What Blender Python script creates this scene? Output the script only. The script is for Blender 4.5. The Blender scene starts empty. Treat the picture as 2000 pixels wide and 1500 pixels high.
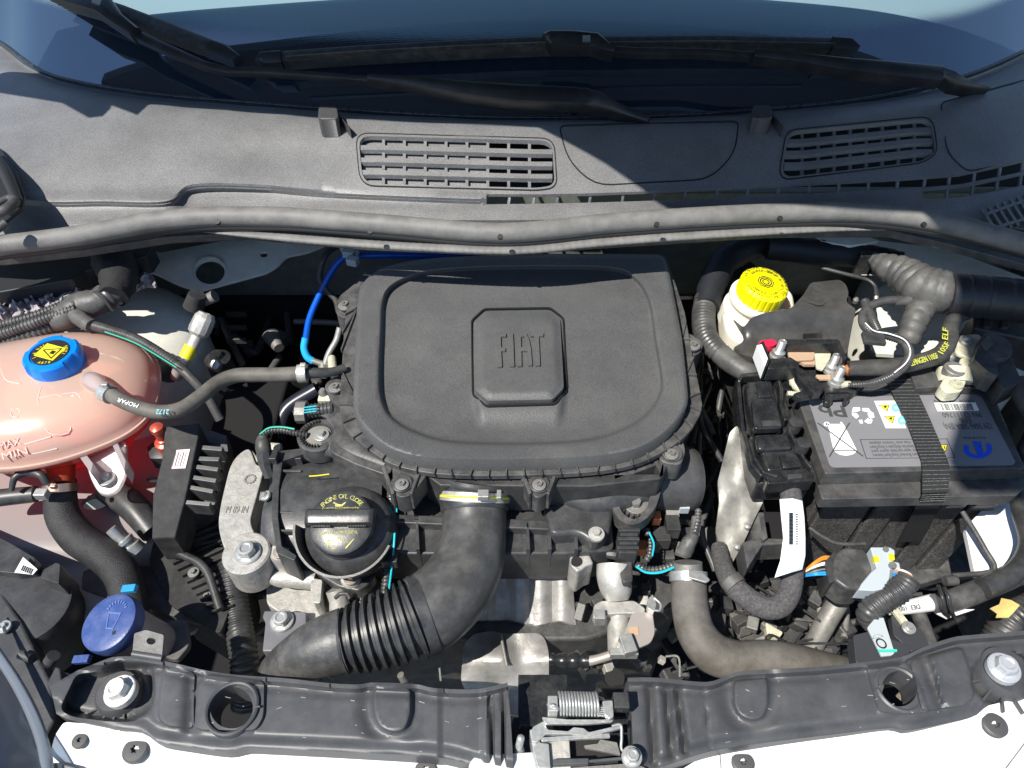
import bpy, bmesh, math, random
import numpy as np
from mathutils import Vector, Matrix
from mathutils.geometry import delaunay_2d_cdt
random.seed(7)
R = math.radians
scene = bpy.context.scene
COL = scene.collection
# ------------------------------------------------------------ camera, world, sun, exposure
PITCH = R(47); CAMZ = 0.6; FPX = 1400.0
cam_d = bpy.data.cameras.new('camera'); cam = bpy.data.objects.new('camera', cam_d); COL.objects.link(cam)
cam.location = (0, 0, CAMZ); cam.rotation_euler = (R(90) - PITCH, 0, 0)
cam_d.sensor_width = 36; cam_d.lens = 36 * FPX / 2000; cam_d.clip_start = 0.02; cam_d.clip_end = 200
scene.camera = cam
SUN = Vector((-0.40, -0.33, 0.855)).normalized()
w = bpy.data.worlds.new('World'); scene.world = w; w.use_nodes = True
nt = w.node_tree; nt.nodes.clear()
sky = nt.nodes.new('ShaderNodeTexSky'); sky.sky_type = 'NISHITA'; sky.sun_disc = False
sky.sun_elevation = math.asin(SUN.z); sky.sun_rotation = math.atan2(SUN.x, SUN.y)
sky.dust_density = 0.25; sky.ozone_density = 2.5; sky.air_density = 1.0
bg = nt.nodes.new('ShaderNodeBackground'); bg.inputs[1].default_value = 0.105
wo = nt.nodes.new('ShaderNodeOutputWorld')
nt.links.new(sky.outputs[0], bg.inputs[0]); nt.links.new(bg.outputs[0], wo.inputs[0])
sd = bpy.data.lights.new('sun', 'SUN'); sd.energy = 5.0; sd.angle = R(0.53); sd.color = (1, 0.95, 0.86)
so = bpy.data.objects.new('sun', sd); COL.objects.link(so)
so.rotation_euler = SUN.to_track_quat('Z', 'Y').to_euler(); so.location = (-2, 0.5, 3)
vs = scene.view_settings; vs.view_transform = 'Standard'; vs.look = 'None'; vs.exposure = 0.5; vs.gamma = 1
# ------------------------------------------------------------ picture-plane measuring helpers
CP = np.array([0, 0, CAMZ]); FW = np.array([0, math.cos(PITCH), -math.sin(PITCH)])
UP = np.array([0, math.sin(PITCH), math.cos(PITCH)]); RT = np.array([1.0, 0, 0])
def PP(X, Y, Z):
    X = np.asarray(X, float); Y = np.asarray(Y, float); Z = np.broadcast_to(np.asarray(Z, float), X.shape)
    d = FW[None] + ((X - 1000) / FPX)[:, None] * RT + ((750 - Y) / FPX)[:, None] * UP
    t = (Z - CAMZ) / d[:, 2]
    return CP + d * t[:, None]
def P(x, y, z): return Vector(PP([x], [y], [z])[0])
def ppm(v): return FPX / float(np.dot(np.array(v) - CP, FW))      # pixels per metre at a point
# ------------------------------------------------------------ materials
MATS = {}
def mat(name, col, rough=.5, metal=0, bump=0, bscale=400, dust=0, dcol=(.38, .37, .35), dscale=30, spec=.5, coat=0,
        mott=0, mscale=60, sss=0, rvar=0, grain=0, gscale=650):
    if name in MATS: return MATS[name]
    m = bpy.data.materials.new(name); m.use_nodes = True; n = m.node_tree; N = n.nodes; L = n.links
    b = N['Principled BSDF']
    b.inputs['Roughness'].default_value = rough; b.inputs['Metallic'].default_value = metal
    b.inputs['Specular IOR Level'].default_value = spec; b.inputs['Coat Weight'].default_value = coat
    if sss:
        b.inputs['Subsurface Weight'].default_value = sss; b.inputs['Subsurface Radius'].default_value = (.02, .008, .005)
        b.inputs['Subsurface Scale'].default_value = 1
    tc = N.new('ShaderNodeTexCoord')
    def noise(sc, det=4, ro=.55):
        t = N.new('ShaderNodeTexNoise'); t.inputs['Scale'].default_value = sc; t.inputs['Detail'].default_value = det
        t.inputs['Roughness'].default_value = ro; L.new(tc.outputs['Object'], t.inputs['Vector']); return t
    c = None
    if mott:
        t = noise(mscale); rp = N.new('ShaderNodeValToRGB')
        rp.color_ramp.elements[0].position = .3; rp.color_ramp.elements[1].position = .7
        lo = [max(0, x * (1 - mott)) for x in col]; hi = [min(1, x * (1 + mott)) for x in col]
        rp.color_ramp.elements[0].color = (*lo, 1); rp.color_ramp.elements[1].color = (*hi, 1)
        L.new(t.outputs[0], rp.inputs[0]); c = rp.outputs[0]
    if dust:
        t = noise(dscale, 8, .7); mr = N.new('ShaderNodeMapRange')
        mr.inputs['From Min'].default_value = .42; mr.inputs['From Max'].default_value = .78; mr.inputs['To Max'].default_value = dust
        L.new(t.outputs[0], mr.inputs[0])
        t2 = noise(900, 2); mr2 = N.new('ShaderNodeMapRange'); mr2.inputs['From Min'].default_value = .66; mr2.inputs['From Max'].default_value = .74
        mr2.inputs['To Max'].default_value = dust; L.new(t2.outputs[0], mr2.inputs[0])
        ad = N.new('ShaderNodeMath'); ad.operation = 'MAXIMUM'; L.new(mr.outputs[0], ad.inputs[0]); L.new(mr2.outputs[0], ad.inputs[1])
        mx = N.new('ShaderNodeMix'); mx.data_type = 'RGBA'
        L.new(ad.outputs[0], mx.inputs['Factor'])
        if c: L.new(c, mx.inputs['A'])
        else: mx.inputs['A'].default_value = (*col, 1)
        mx.inputs['B'].default_value = (*dcol, 1); c = mx.outputs['Result']
        ra = N.new('ShaderNodeMath'); ra.operation = 'MULTIPLY_ADD'; L.new(ad.outputs[0], ra.inputs[0]); ra.inputs[1].default_value = .5; ra.inputs[2].default_value = rough
        L.new(ra.outputs[0], b.inputs['Roughness'])
    elif rvar:
        t = noise(mscale, 5); mr = N.new('ShaderNodeMapRange'); mr.inputs['From Min'].default_value = .3; mr.inputs['From Max'].default_value = .7
        mr.inputs['To Min'].default_value = max(0, rough - rvar); mr.inputs['To Max'].default_value = min(1, rough + rvar)
        L.new(t.outputs[0], mr.inputs[0]); L.new(mr.outputs[0], b.inputs['Roughness'])
    if grain:
        t = noise(gscale, 2, .8); mr = N.new('ShaderNodeMapRange'); mr.inputs['From Min'].default_value = .35; mr.inputs['From Max'].default_value = .65
        mr.inputs['To Min'].default_value = 1 - grain; mr.inputs['To Max'].default_value = 1 + grain; L.new(t.outputs[0], mr.inputs[0])
        vm = N.new('ShaderNodeVectorMath'); vm.operation = 'SCALE'
        if c: L.new(c, vm.inputs[0])
        else: vm.inputs[0].default_value = col
        L.new(mr.outputs[0], vm.inputs['Scale']); c = vm.outputs[0]
    if c: L.new(c, b.inputs['Base Color'])
    else: b.inputs['Base Color'].default_value = (*col, 1)
    if bump:
        t = noise(bscale, 3); bp = N.new('ShaderNodeBump'); bp.inputs['Strength'].default_value = bump; bp.inputs['Distance'].default_value = .001
        L.new(t.outputs[0], bp.inputs['Height']); L.new(bp.outputs[0], b.inputs['Normal'])
    MATS[name] = m; return m
GRAIN = mat('grained black plastic', (.078, .079, .081), .46, bump=.5, bscale=700, dust=.14, dscale=6, mott=.08, mscale=5, grain=.22)
COWL = mat('weathered cowl plastic', (.135, .136, .14), .42, bump=.5, bscale=600, dcol=(.4, .4, .4), dust=.2, dscale=7, mott=.15, mscale=9, grain=.28, spec=.7)
BLK = mat('black plastic', (.030, .031, .033), .40, bump=.1, bscale=300, dust=.14, dscale=40, mott=.2)
BLKD = mat('dusty black plastic', (.050, .050, .051), .43, bump=.2, bscale=350, dust=.28, dscale=45, mott=.2)
GLOSS = mat('satin black plastic', (.014, .015, .017), .27, bump=.06, bscale=200, dust=.10, dscale=70)
SUPP = mat('scuffed support plastic', (.056, .058, .064), .44, bump=.12, bscale=120, dust=.12, dscale=28, mott=.12, mscale=25, dcol=(.36, .35, .34))
RUB = mat('rubber hose', (.045, .044, .042), .5, bump=.2, bscale=500, dust=.16, dscale=60)
RUBG = mat('dusty grey rubber', (.085, .077, .066), .6, bump=.2, bscale=500, dust=.3, dscale=35)
SEALM = mat('rubber seal', (.14, .138, .134), .58, bump=.3, bscale=500, dust=.35, dscale=25, mott=.15)
TAPE = mat('fabric tape', (.07, .069, .067), .5, bump=.5, bscale=140, dust=.22, dscale=40, mott=.15)
FELT = mat('felt sleeve', (.06, .058, .062), .95, bump=1, bscale=900, dust=.3, dscale=300)
WEB = mat('black webbing', (.02, .021, .022), .55, bump=.7, bscale=1200)
LOOM = mat('loom tube', (.045, .045, .046), .36, dust=.22, dscale=40)
ALU = mat('cast aluminium', (.43, .42, .39), .5, .35, bump=.5, bscale=500, dust=.4, dscale=70, dcol=(.2, .18, .15), mott=.22, mscale=120)
ALUB = mat('bright aluminium', (.5, .49, .46), .42, .45, bump=.5, bscale=200, mott=.3, mscale=60, dust=.4, dscale=60, dcol=(.3, .26, .2))
SHIELD = mat('heat shield', (.38, .37, .36), .40, .5, bump=.8, bscale=90, dust=.6, dscale=45, dcol=(.16, .145, .13), mott=.35, mscale=30)
ZINC = mat('zinc plated steel', (.46, .47, .46), .36, .6, bump=.2, bscale=300, dust=.25, dscale=150, dcol=(.5, .46, .38), mott=.15, mscale=200)
GREYM = mat('dusty steel', (.2, .195, .185), .5, .4, dust=.45, dscale=90, bump=.3, bscale=400)
DARKM = mat('dark steel', (.07, .07, .07), .5, .4, dust=.25, dscale=60, bump=.3)
BODY = mat('cream body paint', (.72, .72, .65), .35, dust=.25, dscale=12, dcol=(.38, .34, .28), coat=.3, mott=.08)
WHITE = mat('white car paint', (.78, .78, .77), .22, coat=.6, dust=.3, dscale=22, dcol=(.5, .47, .42))
UNDER = mat('underbody grey', (.04, .04, .042), .6, dust=.35, dscale=20, bump=.2, bscale=80)
DEEP = mat('deep shade black', (.006, .006, .007), .9)  # near-black colour holds the shade of the deep gaps
BLUE = mat('blue cap plastic', (.0, .2, .75), .35, bump=.08, sss=.1)
BLUEH = mat('blue hose', (.0, .09, .55), .3)
BLUESUN = mat('sunlit blue hose', (.02, .4, .85), .3)  # same hose as the darker blue, sunlight put into the colour
WASH = mat('washer cap plastic', (.03, .065, .22), .4, bump=.2, bscale=500, dust=.12, dscale=60, dcol=(.6, .6, .7))
CYAN = mat('cyan stripe', (.02, .5, .62), .4)
GREEN = mat('green stripe', (.03, .45, .3), .4)
YEL = mat('yellow cap plastic', (.86, .78, .0), .35, bump=.05)
YELP = mat('yellow print', (.75, .66, .02), .5)
YELF = mat('faded yellow print', (.42, .42, .10), .6, mott=.5, mscale=300)
RED = mat('red plastic', (.65, .02, .07), .35)
WPR = mat('white print', (.85, .86, .85), .5)
GPR = mat('grey print', (.055, .06, .06), .5)
KPR = mat('black print', (.015, .015, .015), .5)
BPR = mat('blue print', (.0, .09, .75), .35)
CPR = mat('pale cyan print', (.2, .6, .68), .45)
LAB = mat('grey battery label', (.2, .2, .215), .3, coat=.2, dust=.08, dscale=20)
PAPER = mat('white paper label', (.75, .76, .78), .55, bump=.3, bscale=60, mott=.06)
PINK = mat('pink sticker', (.8, .55, .6), .5)
COPPER = mat('copper', (.85, .3, .12), .4, .6)
TAN = mat('tan fuse plate', (.45, .30, .19), .6, bump=.3, dust=.3, dscale=90)
LEAD = mat('oxidised terminal', (.62, .6, .45), .6, .3, bump=.9, bscale=250, dust=.5, dcol=(.75, .74, .62), dscale=90, mott=.2)
LGREY = mat('light grey plastic', (.42, .47, .5), .45, bump=.1)
ORG = mat('orange wire', (.8, .25, .03), .4)
WIREB = mat('blue wire', (.02, .3, .75), .4)
MUD = mat('dry mud', (.33, .28, .21), .9, bump=1, bscale=120, mott=.4, mscale=60)
POLY = mat('milky plastic', (.78, .74, .62), .45, sss=.4, mott=.05)
LEAF = mat('dry leaf', (.6, .45, .16), .8, bump=.6, bscale=120, mott=.25)
# translucent tank plastic: diffuse + translucent + tinted see-through
def trans_mat(name, dif, trl, tint, f_tr, f_see, coat_r=.25):
    m = bpy.data.materials.new(name); m.use_nodes = True; n = m.node_tree; N = n.nodes; L = n.links; N.clear()
    o = N.new('ShaderNodeOutputMaterial'); d = N.new('ShaderNodeBsdfDiffuse'); t = N.new('ShaderNodeBsdfTranslucent'); s = N.new('ShaderNodeBsdfTransparent')
    g = N.new('ShaderNodeBsdfGlossy'); fr = N.new('ShaderNodeFresnel'); fr.inputs[0].default_value = 1.45
    tc = N.new('ShaderNodeTexCoord'); nz = N.new('ShaderNodeTexNoise'); nz.inputs['Scale'].default_value = 18; nz.inputs['Detail'].default_value = 6
    L.new(tc.outputs['Object'], nz.inputs['Vector'])
    bp = N.new('ShaderNodeBump'); bp.inputs['Strength'].default_value = .25; bp.inputs['Distance'].default_value = .002
    L.new(nz.outputs[0], bp.inputs['Height']); L.new(bp.outputs[0], g.inputs['Normal']); L.new(bp.outputs[0], d.inputs['Normal'])
    d.inputs[0].default_value = (*dif, 1); t.inputs[0].default_value = (*trl, 1); s.inputs[0].default_value = (*tint, 1)
    g.inputs['Roughness'].default_value = coat_r
    a = N.new('ShaderNodeMixShader'); b = N.new('ShaderNodeMixShader'); c = N.new('ShaderNodeMixShader')
    a.inputs[0].default_value = f_tr; b.inputs[0].default_value = f_see
    L.new(d.outputs[0], a.inputs[1]); L.new(t.outputs[0], a.inputs[2]); L.new(a.outputs[0], b.inputs[1]); L.new(s.outputs[0], b.inputs[2])
    L.new(fr.outputs[0], c.inputs[0]); L.new(b.outputs[0], c.inputs[1]); L.new(g.outputs[0], c.inputs[2]); L.new(c.outputs[0], o.inputs[0])
    MATS[name] = m; return m
TANKU = trans_mat('translucent tank plastic', (.97, .73, .60), (1, .52, .36), (1, .52, .38), .32, .36, .24)
TANKL = trans_mat('coolant filled plastic', (.95, .16, .08), (1, .14, .07), (1, .25, .18), .4, .5)
MILK = trans_mat('clear milky plastic', (.75, .68, .68), (.9, .8, .8), (.95, .9, .9), .4, .4)
LENS = trans_mat('scuffed clear lens', (.40, .45, .52), (.5, .55, .6), (.8, .87, .95), .3, .55, .10)
# ------------------------------------------------------------ building helpers
ROOTLOC = {}
def thing(name, label, cat, px=None, group=None, loc=None):
    o = bpy.data.objects.new(name, None); COL.objects.link(o)
    o.location = P(*px) if px else (loc or (0, 0, 0)); o.empty_display_size = .03
    o['label'] = label; o['category'] = cat
    if group: o['group'] = group
    return o
def tag(o, label, cat, group=None):
    o['label'] = label; o['category'] = cat
    if group: o['group'] = group
    return o
def attach(o, parent, m=None):
    COL.objects.link(o)
    if parent is not None:
        o.parent = parent
        if parent.type == 'EMPTY': o.location = Vector(o.location) - Vector(parent.location)
    return o
def mk(name, V, F, m, parent=None, bevel=0, ang=38, recalc=True, seg=2, label=None):
    me = bpy.data.meshes.new(name); me.from_pydata([tuple(v) for v in V], [], F)
    if recalc:
        bm = bmesh.new(); bm.from_mesh(me); bmesh.ops.recalc_face_normals(bm, faces=bm.faces); bm.to_mesh(me); bm.free()
    me.materials.append(m)
    me.polygons.foreach_set('use_smooth', [True] * len(me.polygons))
    if not bevel: me.set_sharp_from_angle(angle=R(ang))
    o = bpy.data.objects.new(name, me)
    if bevel:
        b = o.modifiers.new('bevel', 'BEVEL'); b.width = bevel; b.segments = seg; b.limit_method = 'ANGLE'; b.angle_limit = R(32); b.harden_normals = True
    if label: o['label'] = label
    return attach(o, parent)
def catmull(pts, n=8, closed=False):
    pts = [np.array(p, float) for p in pts]; out = []; N = len(pts)
    rng = range(N) if closed else range(N - 1)
    for i in rng:
        p0 = pts[(i - 1) % N] if closed or i > 0 else 2 * pts[0] - pts[1]
        p1 = pts[i]; p2 = pts[(i + 1) % N]
        p3 = pts[(i + 2) % N] if closed or i < N - 2 else 2 * pts[-1] - pts[-2]
        for k in range(n):
            t = k / n; out.append(.5 * ((2 * p1) + (-p0 + p2) * t + (2 * p0 - 5 * p1 + 4 * p2 - p3) * t * t + (-p0 + 3 * p1 - 3 * p2 + p3) * t ** 3))
    if not closed: out.append(pts[-1])
    return out
def sm(pts, n=5): return [tuple(p) for p in catmull(pts, n, True)]
def rnd(pts, r=8, n=4):
    """polygon with rounded corners; a point may carry its own radius as third value"""
    out = []; N = len(pts)
    for i in range(N):
        p = np.array(pts[i][:2], float); a = np.array(pts[i - 1][:2], float); b = np.array(pts[(i + 1) % N][:2], float)
        rr = pts[i][2] if len(pts[i]) > 2 else r
        la = np.linalg.norm(a - p); lb = np.linalg.norm(b - p); q = min(rr, la * .48, lb * .48)
        if q < .3: out.append(tuple(p)); continue
        s = p + (a - p) / la * q; e = p + (b - p) / lb * q
        for k in range(n + 1):
            t = k / n; out.append(tuple((1 - t) ** 2 * s + 2 * t * (1 - t) * p + t * t * e))
    return out
def inpoly(X, Y, poly):
    X = np.asarray(X); Y = np.asarray(Y); c = np.zeros(X.shape, bool); n = len(poly); j = n - 1
    for i in range(n):
        xi, yi = poly[i][:2]; xj, yj = poly[j][:2]
        if yi != yj:
            m = ((yi > Y) != (yj > Y)) & (X < (xj - xi) * (Y - yi) / (yj - yi) + xi); c ^= m
        j = i
    return c
def sdist(X, Y, poly, closed=True):
    """signed distance in pixels, negative inside"""
    X = np.asarray(X, float); Y = np.asarray(Y, float); d = np.full(X.shape, 1e9); n = len(poly)
    for i in range(n if closed else n - 1):
        ax, ay = poly[i][:2]; bx, by = poly[(i + 1) % n][:2]; ex, ey = bx - ax, by - ay; l = ex * ex + ey * ey + 1e-9
        t = np.clip(((X - ax) * ex + (Y - ay) * ey) / l, 0, 1); d = np.minimum(d, np.hypot(X - ax - t * ex, Y - ay - t * ey))
    if closed: d = np.where(inpoly(X, Y, poly), -d, d)
    return d
def sst(a, b, x):
    t = np.clip((x - a) / (b - a), 0, 1); return t * t * (3 - 2 * t)
def offs(poly, d):
    n = len(poly); out = []
    A = sum(poly[i][0] * poly[(i + 1) % n][1] - poly[(i + 1) % n][0] * poly[i][1] for i in range(n)); s = 1 if A > 0 else -1
    for i in range(n):
        a = np.array(poly[i - 1][:2], float); b = np.array(poly[(i + 1) % n][:2], float); t = b - a; t /= np.linalg.norm(t) + 1e-9
        out.append((poly[i][0] + s * t[1] * d, poly[i][1] - s * t[0] * d))
    return out
def resamp(poly, st, closed=True):
    q = np.array([p[:2] for p in poly] + ([poly[0][:2]] if closed else []), float); d = np.r_[0, np.cumsum(np.hypot(*np.diff(q, axis=0).T))]
    s = np.linspace(0, d[-1], max(4, int(d[-1] / st)) + 1)[:-1 if closed else None]
    return list(zip(np.interp(s, d, q[:, 0]), np.interp(s, d, q[:, 1])))
def plate(name, outline, z, h, m, parent=None, holes=(), lines=(), grid=None, bevel=0, ang=38, label=None, seg=2):
    outline = [(float(p[0]), float(p[1])) for p in outline]
    def zz(X, Y): return z(np.asarray(X, float), np.asarray(Y, float)) if callable(z) else np.full(len(X), float(z))
    if not holes and not grid:
        X = [p[0] for p in outline]; Y = [p[1] for p in outline]; T = PP(X, Y, zz(X, Y)); n = len(T)
        V = list(T) + [t - np.array([0, 0, h]) for t in T]
        F = [list(range(n)), list(range(2 * n - 1, n - 1, -1))] + [[i, (i + 1) % n, n + (i + 1) % n, n + i] for i in range(n)]
        return mk(name, V, F, m, parent, bevel, ang, label=label, seg=seg)
    pts = list(outline); edges = [(i, (i + 1) % len(outline)) for i in range(len(outline))]
    for hl in holes:
        s = len(pts); pts += [(float(a[0]), float(a[1])) for a in hl]; edges += [(s + i, s + (i + 1) % len(hl)) for i in range(len(hl))]
    if grid:
        def densify():
            P2, E2 = list(pts), []
            for a, b in edges:
                pa, pb = np.array(P2[a]), np.array(P2[b]); k = int(np.linalg.norm(pa - pb) // (grid * 1.3)); prev = a
                for q in range(1, k + 1):
                    P2.append(tuple(pa + (pb - pa) * q / (k + 1))); E2.append((prev, len(P2) - 1)); prev = len(P2) - 1
                E2.append((prev, b))
            return P2, E2
        pts, edges = densify()
        xs = [p[0] for p in outline]; ys = [p[1] for p in outline]
        gx, gy = np.meshgrid(np.arange(min(xs), max(xs), grid), np.arange(min(ys), max(ys), grid)); gx = gx.ravel(); gy = gy.ravel()
        gx = gx + (np.sin(gy * 12.9) * .02 * grid)
        ok = sdist(gx, gy, outline) < -grid * .4
        for hl in holes: ok &= sdist(gx, gy, hl) > grid * .4
        for ln, cl in lines:
            ok &= np.abs(sdist(gx, gy, ln, cl)) > grid * .45
        pts += list(zip(gx[ok].tolist(), gy[ok].tolist()))
        for ln, cl in lines:
            L2 = np.array(ln); keep = sdist(L2[:, 0], L2[:, 1], outline) < -1
            for hl in holes: keep &= sdist(L2[:, 0], L2[:, 1], hl) > 1
            s0 = len(pts); idx = {}
            for i, k in enumerate(keep):
                if k: idx[i] = len(pts); pts.append((float(L2[i, 0]), float(L2[i, 1])))
            for i in idx:
                j = (i + 1) % len(L2)
                if j in idx and (cl or j > i): edges.append((idx[i], idx[j]))
    r = delaunay_2d_cdt([Vector(p) for p in pts], edges, [], 0, 1e-4)
    vv = np.array([(v.x, v.y) for v in r[0]]); tr = np.array([t for t in r[2] if len(t) == 3])
    c = vv[tr].mean(axis=1); ok = inpoly(c[:, 0], c[:, 1], outline)
    for hl in holes: ok &= ~inpoly(c[:, 0], c[:, 1], hl)
    tr = tr[ok]; T = PP(vv[:, 0], vv[:, 1], zz(vv[:, 0], vv[:, 1])); n = len(T)
    V = np.vstack([T, T - np.array([0, 0, h])])
    cnt = {}
    for t in tr.tolist():
        for a, b in ((t[0], t[1]), (t[1], t[2]), (t[2], t[0])):
            k = (min(a, b), max(a, b)); cnt[k] = None if k in cnt else (a, b)
    F = tr.tolist() + [[n + t[2], n + t[1], n + t[0]] for t in tr.tolist()]
    for k, e in cnt.items():
        if e: F.append([e[1], e[0], n + e[0], n + e[1]])
    return mk(name, V.tolist(), F, m, parent, bevel, ang, label=label, seg=seg)
def frames(C):
    C = [Vector(c) for c in C]; n = len(C); T = []
    for i in range(n):
        a = C[max(0, i - 1)]; b = C[min(n - 1, i + 1)]; T.append((b - a).normalized())
    u = T[0].orthogonal().normalized(); Us = []
    for i in range(n):
        u = (u - T[i] * u.dot(T[i])).normalized(); Us.append(u.copy())
    return C, T, Us
def tube(name, pts, m, parent=None, r=10, ring=None, seg=16, n=6, flat=1, cap=True, label=None, world=False, noise=0, ang=50, up=None):
    """pts (px, py, z[, radius px]); ring=(pitch m, depth m, shape)"""
    ctrl = []
    for p in pts:
        if world: v = Vector(p[:3]); rr = (p[3] if len(p) > 3 else r)
        else: v = P(*p[:3]); rr = (p[3] if len(p) > 3 else r) / ppm(v)
        ctrl.append((v.x, v.y, v.z, rr))
    C = catmull(ctrl, n) if len(ctrl) > 2 or ring else [np.array(c) for c in ctrl]
    if ring:
        C = np.array(C); d = np.r_[0, np.cumsum(np.linalg.norm(np.diff(C[:, :3], axis=0), axis=1))]
        pat = ring[2] if len(ring) > 2 else [0, 0, 1, 1]
        st = ring[0] / len(pat); k = max(4, int(d[-1] / st)); s = np.linspace(0, d[-1], k)
        C2 = np.stack([np.interp(s, d, C[:, j]) for j in range(4)], 1)
        for i in range(k): C2[i, 3] -= ring[1] * pat[i % len(pat)]
        C = list(C2)
    cs, T, Us = frames([c[:3] for c in C]); V = []; F = []
    for i, c in enumerate(cs):
        w_ = T[i].cross(Us[i])
        for k in range(seg):
            a = 2 * math.pi * k / seg; rr = C[i][3]
            if noise: rr *= 1 + noise * (math.sin(i * 1.7 + k * 2.1) * .5 + random.uniform(-.5, .5))
            d_ = Us[i] * math.cos(a) * rr + w_ * math.sin(a) * rr
            if flat != 1: d_.z *= flat
            V.append(c + d_)
    for i in range(len(cs) - 1):
        for k in range(seg): F.append([i * seg + k, i * seg + (k + 1) % seg, (i + 1) * seg + (k + 1) % seg, (i + 1) * seg + k])
    if cap: F.append(list(range(seg))[::-1]); F.append([(len(cs) - 1) * seg + k for k in range(seg)])
    return mk(name, V, F, m, parent, ang=ang, recalc=False, label=label)
def basis(nrm, xd=None):
    z = Vector(nrm).normalized(); x = Vector(xd) if xd is not None else (Vector((1, 0, 0)) if abs(z.x) < .9 else Vector((0, 1, 0)))
    x = (x - z * x.dot(z)).normalized(); return x, z.cross(x), z
def lathe(name, c, prof, m, parent=None, nrm=(0, 0, 1), seg=32, lobes=None, bevel=0, close=True, label=None, ang=35, sx=1, sy=1, xd=None):
    """prof [(radius, height)] metres from bottom to top about centre c"""
    x, y, z = basis(nrm, xd); c = Vector(c); V = []; F = []
    for j, (r_, h_) in enumerate(prof):
        for k in range(seg):
            a = 2 * math.pi * k / seg; rr = r_ * (lobes(a, j) if lobes else 1)
            V.append(c + x * math.cos(a) * rr * sx + y * math.sin(a) * rr * sy + z * h_)
    for j in range(len(prof) - 1):
        for k in range(seg): F.append([j * seg + k, j * seg + (k + 1) % seg, (j + 1) * seg + (k + 1) % seg, (j + 1) * seg + k])
    if close:
        F.append(list(range(seg))[::-1]); F.append([(len(prof) - 1) * seg + k for k in range(seg)])
    return mk(name, V, F, m, parent, bevel, ang, recalc=False, label=label)
def box(name, c, size, m, parent=None, nrm=(0, 0, 1), xd=None, bevel=.001, label=None, taper=1):
    x, y, z = basis(nrm, xd); c = Vector(c); V = []
    for k in (-1, 1):
        t = taper if k == 1 else 1
        for i, j in ((-1, -1), (1, -1), (1, 1), (-1, 1)): V.append(c + x * i * size[0] / 2 * t + y * j * size[1] / 2 * t + z * k * size[2] / 2)
    F = [[3, 2, 1, 0], [4, 5, 6, 7]] + [[i, (i + 1) % 4, 4 + (i + 1) % 4, 4 + i] for i in range(4)]
    return mk(name, V, F, m, parent, bevel, recalc=False, label=label)
def bar(name, pts, wpx, z, h, m, parent=None, bevel=.0006, label=None, closed=False):
    """flat strip of constant picture width along a pixel line, extruded down"""
    q = [np.array(p[:2], float) for p in pts]; L_, R_ = [], []
    for i, p in enumerate(q):
        a = q[max(0, i - 1)]; b = q[min(len(q) - 1, i + 1)]; d = (b - a) / np.linalg.norm(b - a); nn = np.array([-d[1], d[0]]) * wpx / 2
        L_.append(tuple(p + nn)); R_.append(tuple(p - nn))
    return plate(name, L_ + R_[::-1], z, h, m, parent, bevel=bevel, label=label)
SHARED = {}
def shared(key, fn):
    if key not in SHARED: SHARED[key] = fn()
    return SHARED[key]
def ringmesh(name, loops, m):
    V = []; F = []; n = len(loops[0])
    for l in loops: V += l
    for j in range(len(loops) - 1):
        for k in range(n): F.append([j * n + k, j * n + (k + 1) % n, (j + 1) * n + (k + 1) % n, (j + 1) * n + k])
    F.append([(len(loops) - 1) * n + k for k in range(n)])
    me = bpy.data.meshes.new(name); me.from_pydata(V, [], F); me.materials.append(m)
    me.polygons.foreach_set('use_smooth', [True] * len(me.polygons)); me.set_sharp_from_angle(angle=R(30)); return me
def circ(r, z, n=24, f=None): return [(r * (f(2 * math.pi * k / n) if f else 1) * math.cos(2 * math.pi * k / n), r * (f(2 * math.pi * k / n) if f else 1) * math.sin(2 * math.pi * k / n), z) for k in range(n)]
def hexf(a):
    a = (a % (math.pi / 3)) - math.pi / 6; return math.cos(math.pi / 6) / math.cos(a)
def fast(kind, parent, px, py, z, rpx, m=None, nrm=(0, 0, 1), name=None, rot=0):
    """a bolt or screw of outer radius rpx"""
    m = m or ZINC
    def hexb(): return ringmesh('hex_bolt', [circ(1, -.35), circ(1, .1), circ(.94, .16), circ(.68, .16), circ(.68, .2, f=hexf), circ(.68, .66, f=hexf), circ(.58, .76), circ(.4, .78), circ(.3, .7)], m)
    def smallhex(): return ringmesh('hex_bolt', [circ(1, -.3), circ(1, .1), circ(.95, .14), circ(.5, .14), circ(.48, .16, f=hexf), circ(.48, .6, f=hexf), circ(.4, .68)], m)
    def star(): return ringmesh('star_screw', [circ(1, -.3), circ(1, .05), circ(.86, .16), circ(.5, .2), circ(.3, .2, f=lambda a: 1 + .18 * math.cos(6 * a)), circ(.28, -.15, f=lambda a: 1 + .18 * math.cos(6 * a))], m)
    def wash(): return ringmesh('washer_screw', [circ(1, -.2), circ(1, .08), circ(.9, .12), circ(.52, .12), circ(.5, .18, f=hexf), circ(.5, .5, f=hexf), circ(.44, .56), circ(.26, .55), circ(.22, .53, f=lambda a: 1 + .3 * math.cos(4 * a)), circ(.2, .3, f=lambda a: 1 + .3 * math.cos(4 * a))], m)
    fn = dict(hex=hexb, small=smallhex, star=star, wash=wash)[kind]
    me = shared((kind, m.name), fn); v = P(px, py, z); s = rpx / ppm(v)
    o = bpy.data.objects.new(name or me.name.split('.')[0], me); x, y, zz = basis(nrm)
    o.matrix_world = Matrix.Translation(v) @ Matrix((x, y, zz)).transposed().to_4x4() @ Matrix.Rotation(rot, 4, 'Z') @ Matrix.Scale(s, 4)
    loc = o.location.copy(); COL.objects.link(o)
    if parent is not None:
        o.parent = parent
        o.location = loc - Vector(parent.location) if parent.type == 'EMPTY' else loc
    return o
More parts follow.
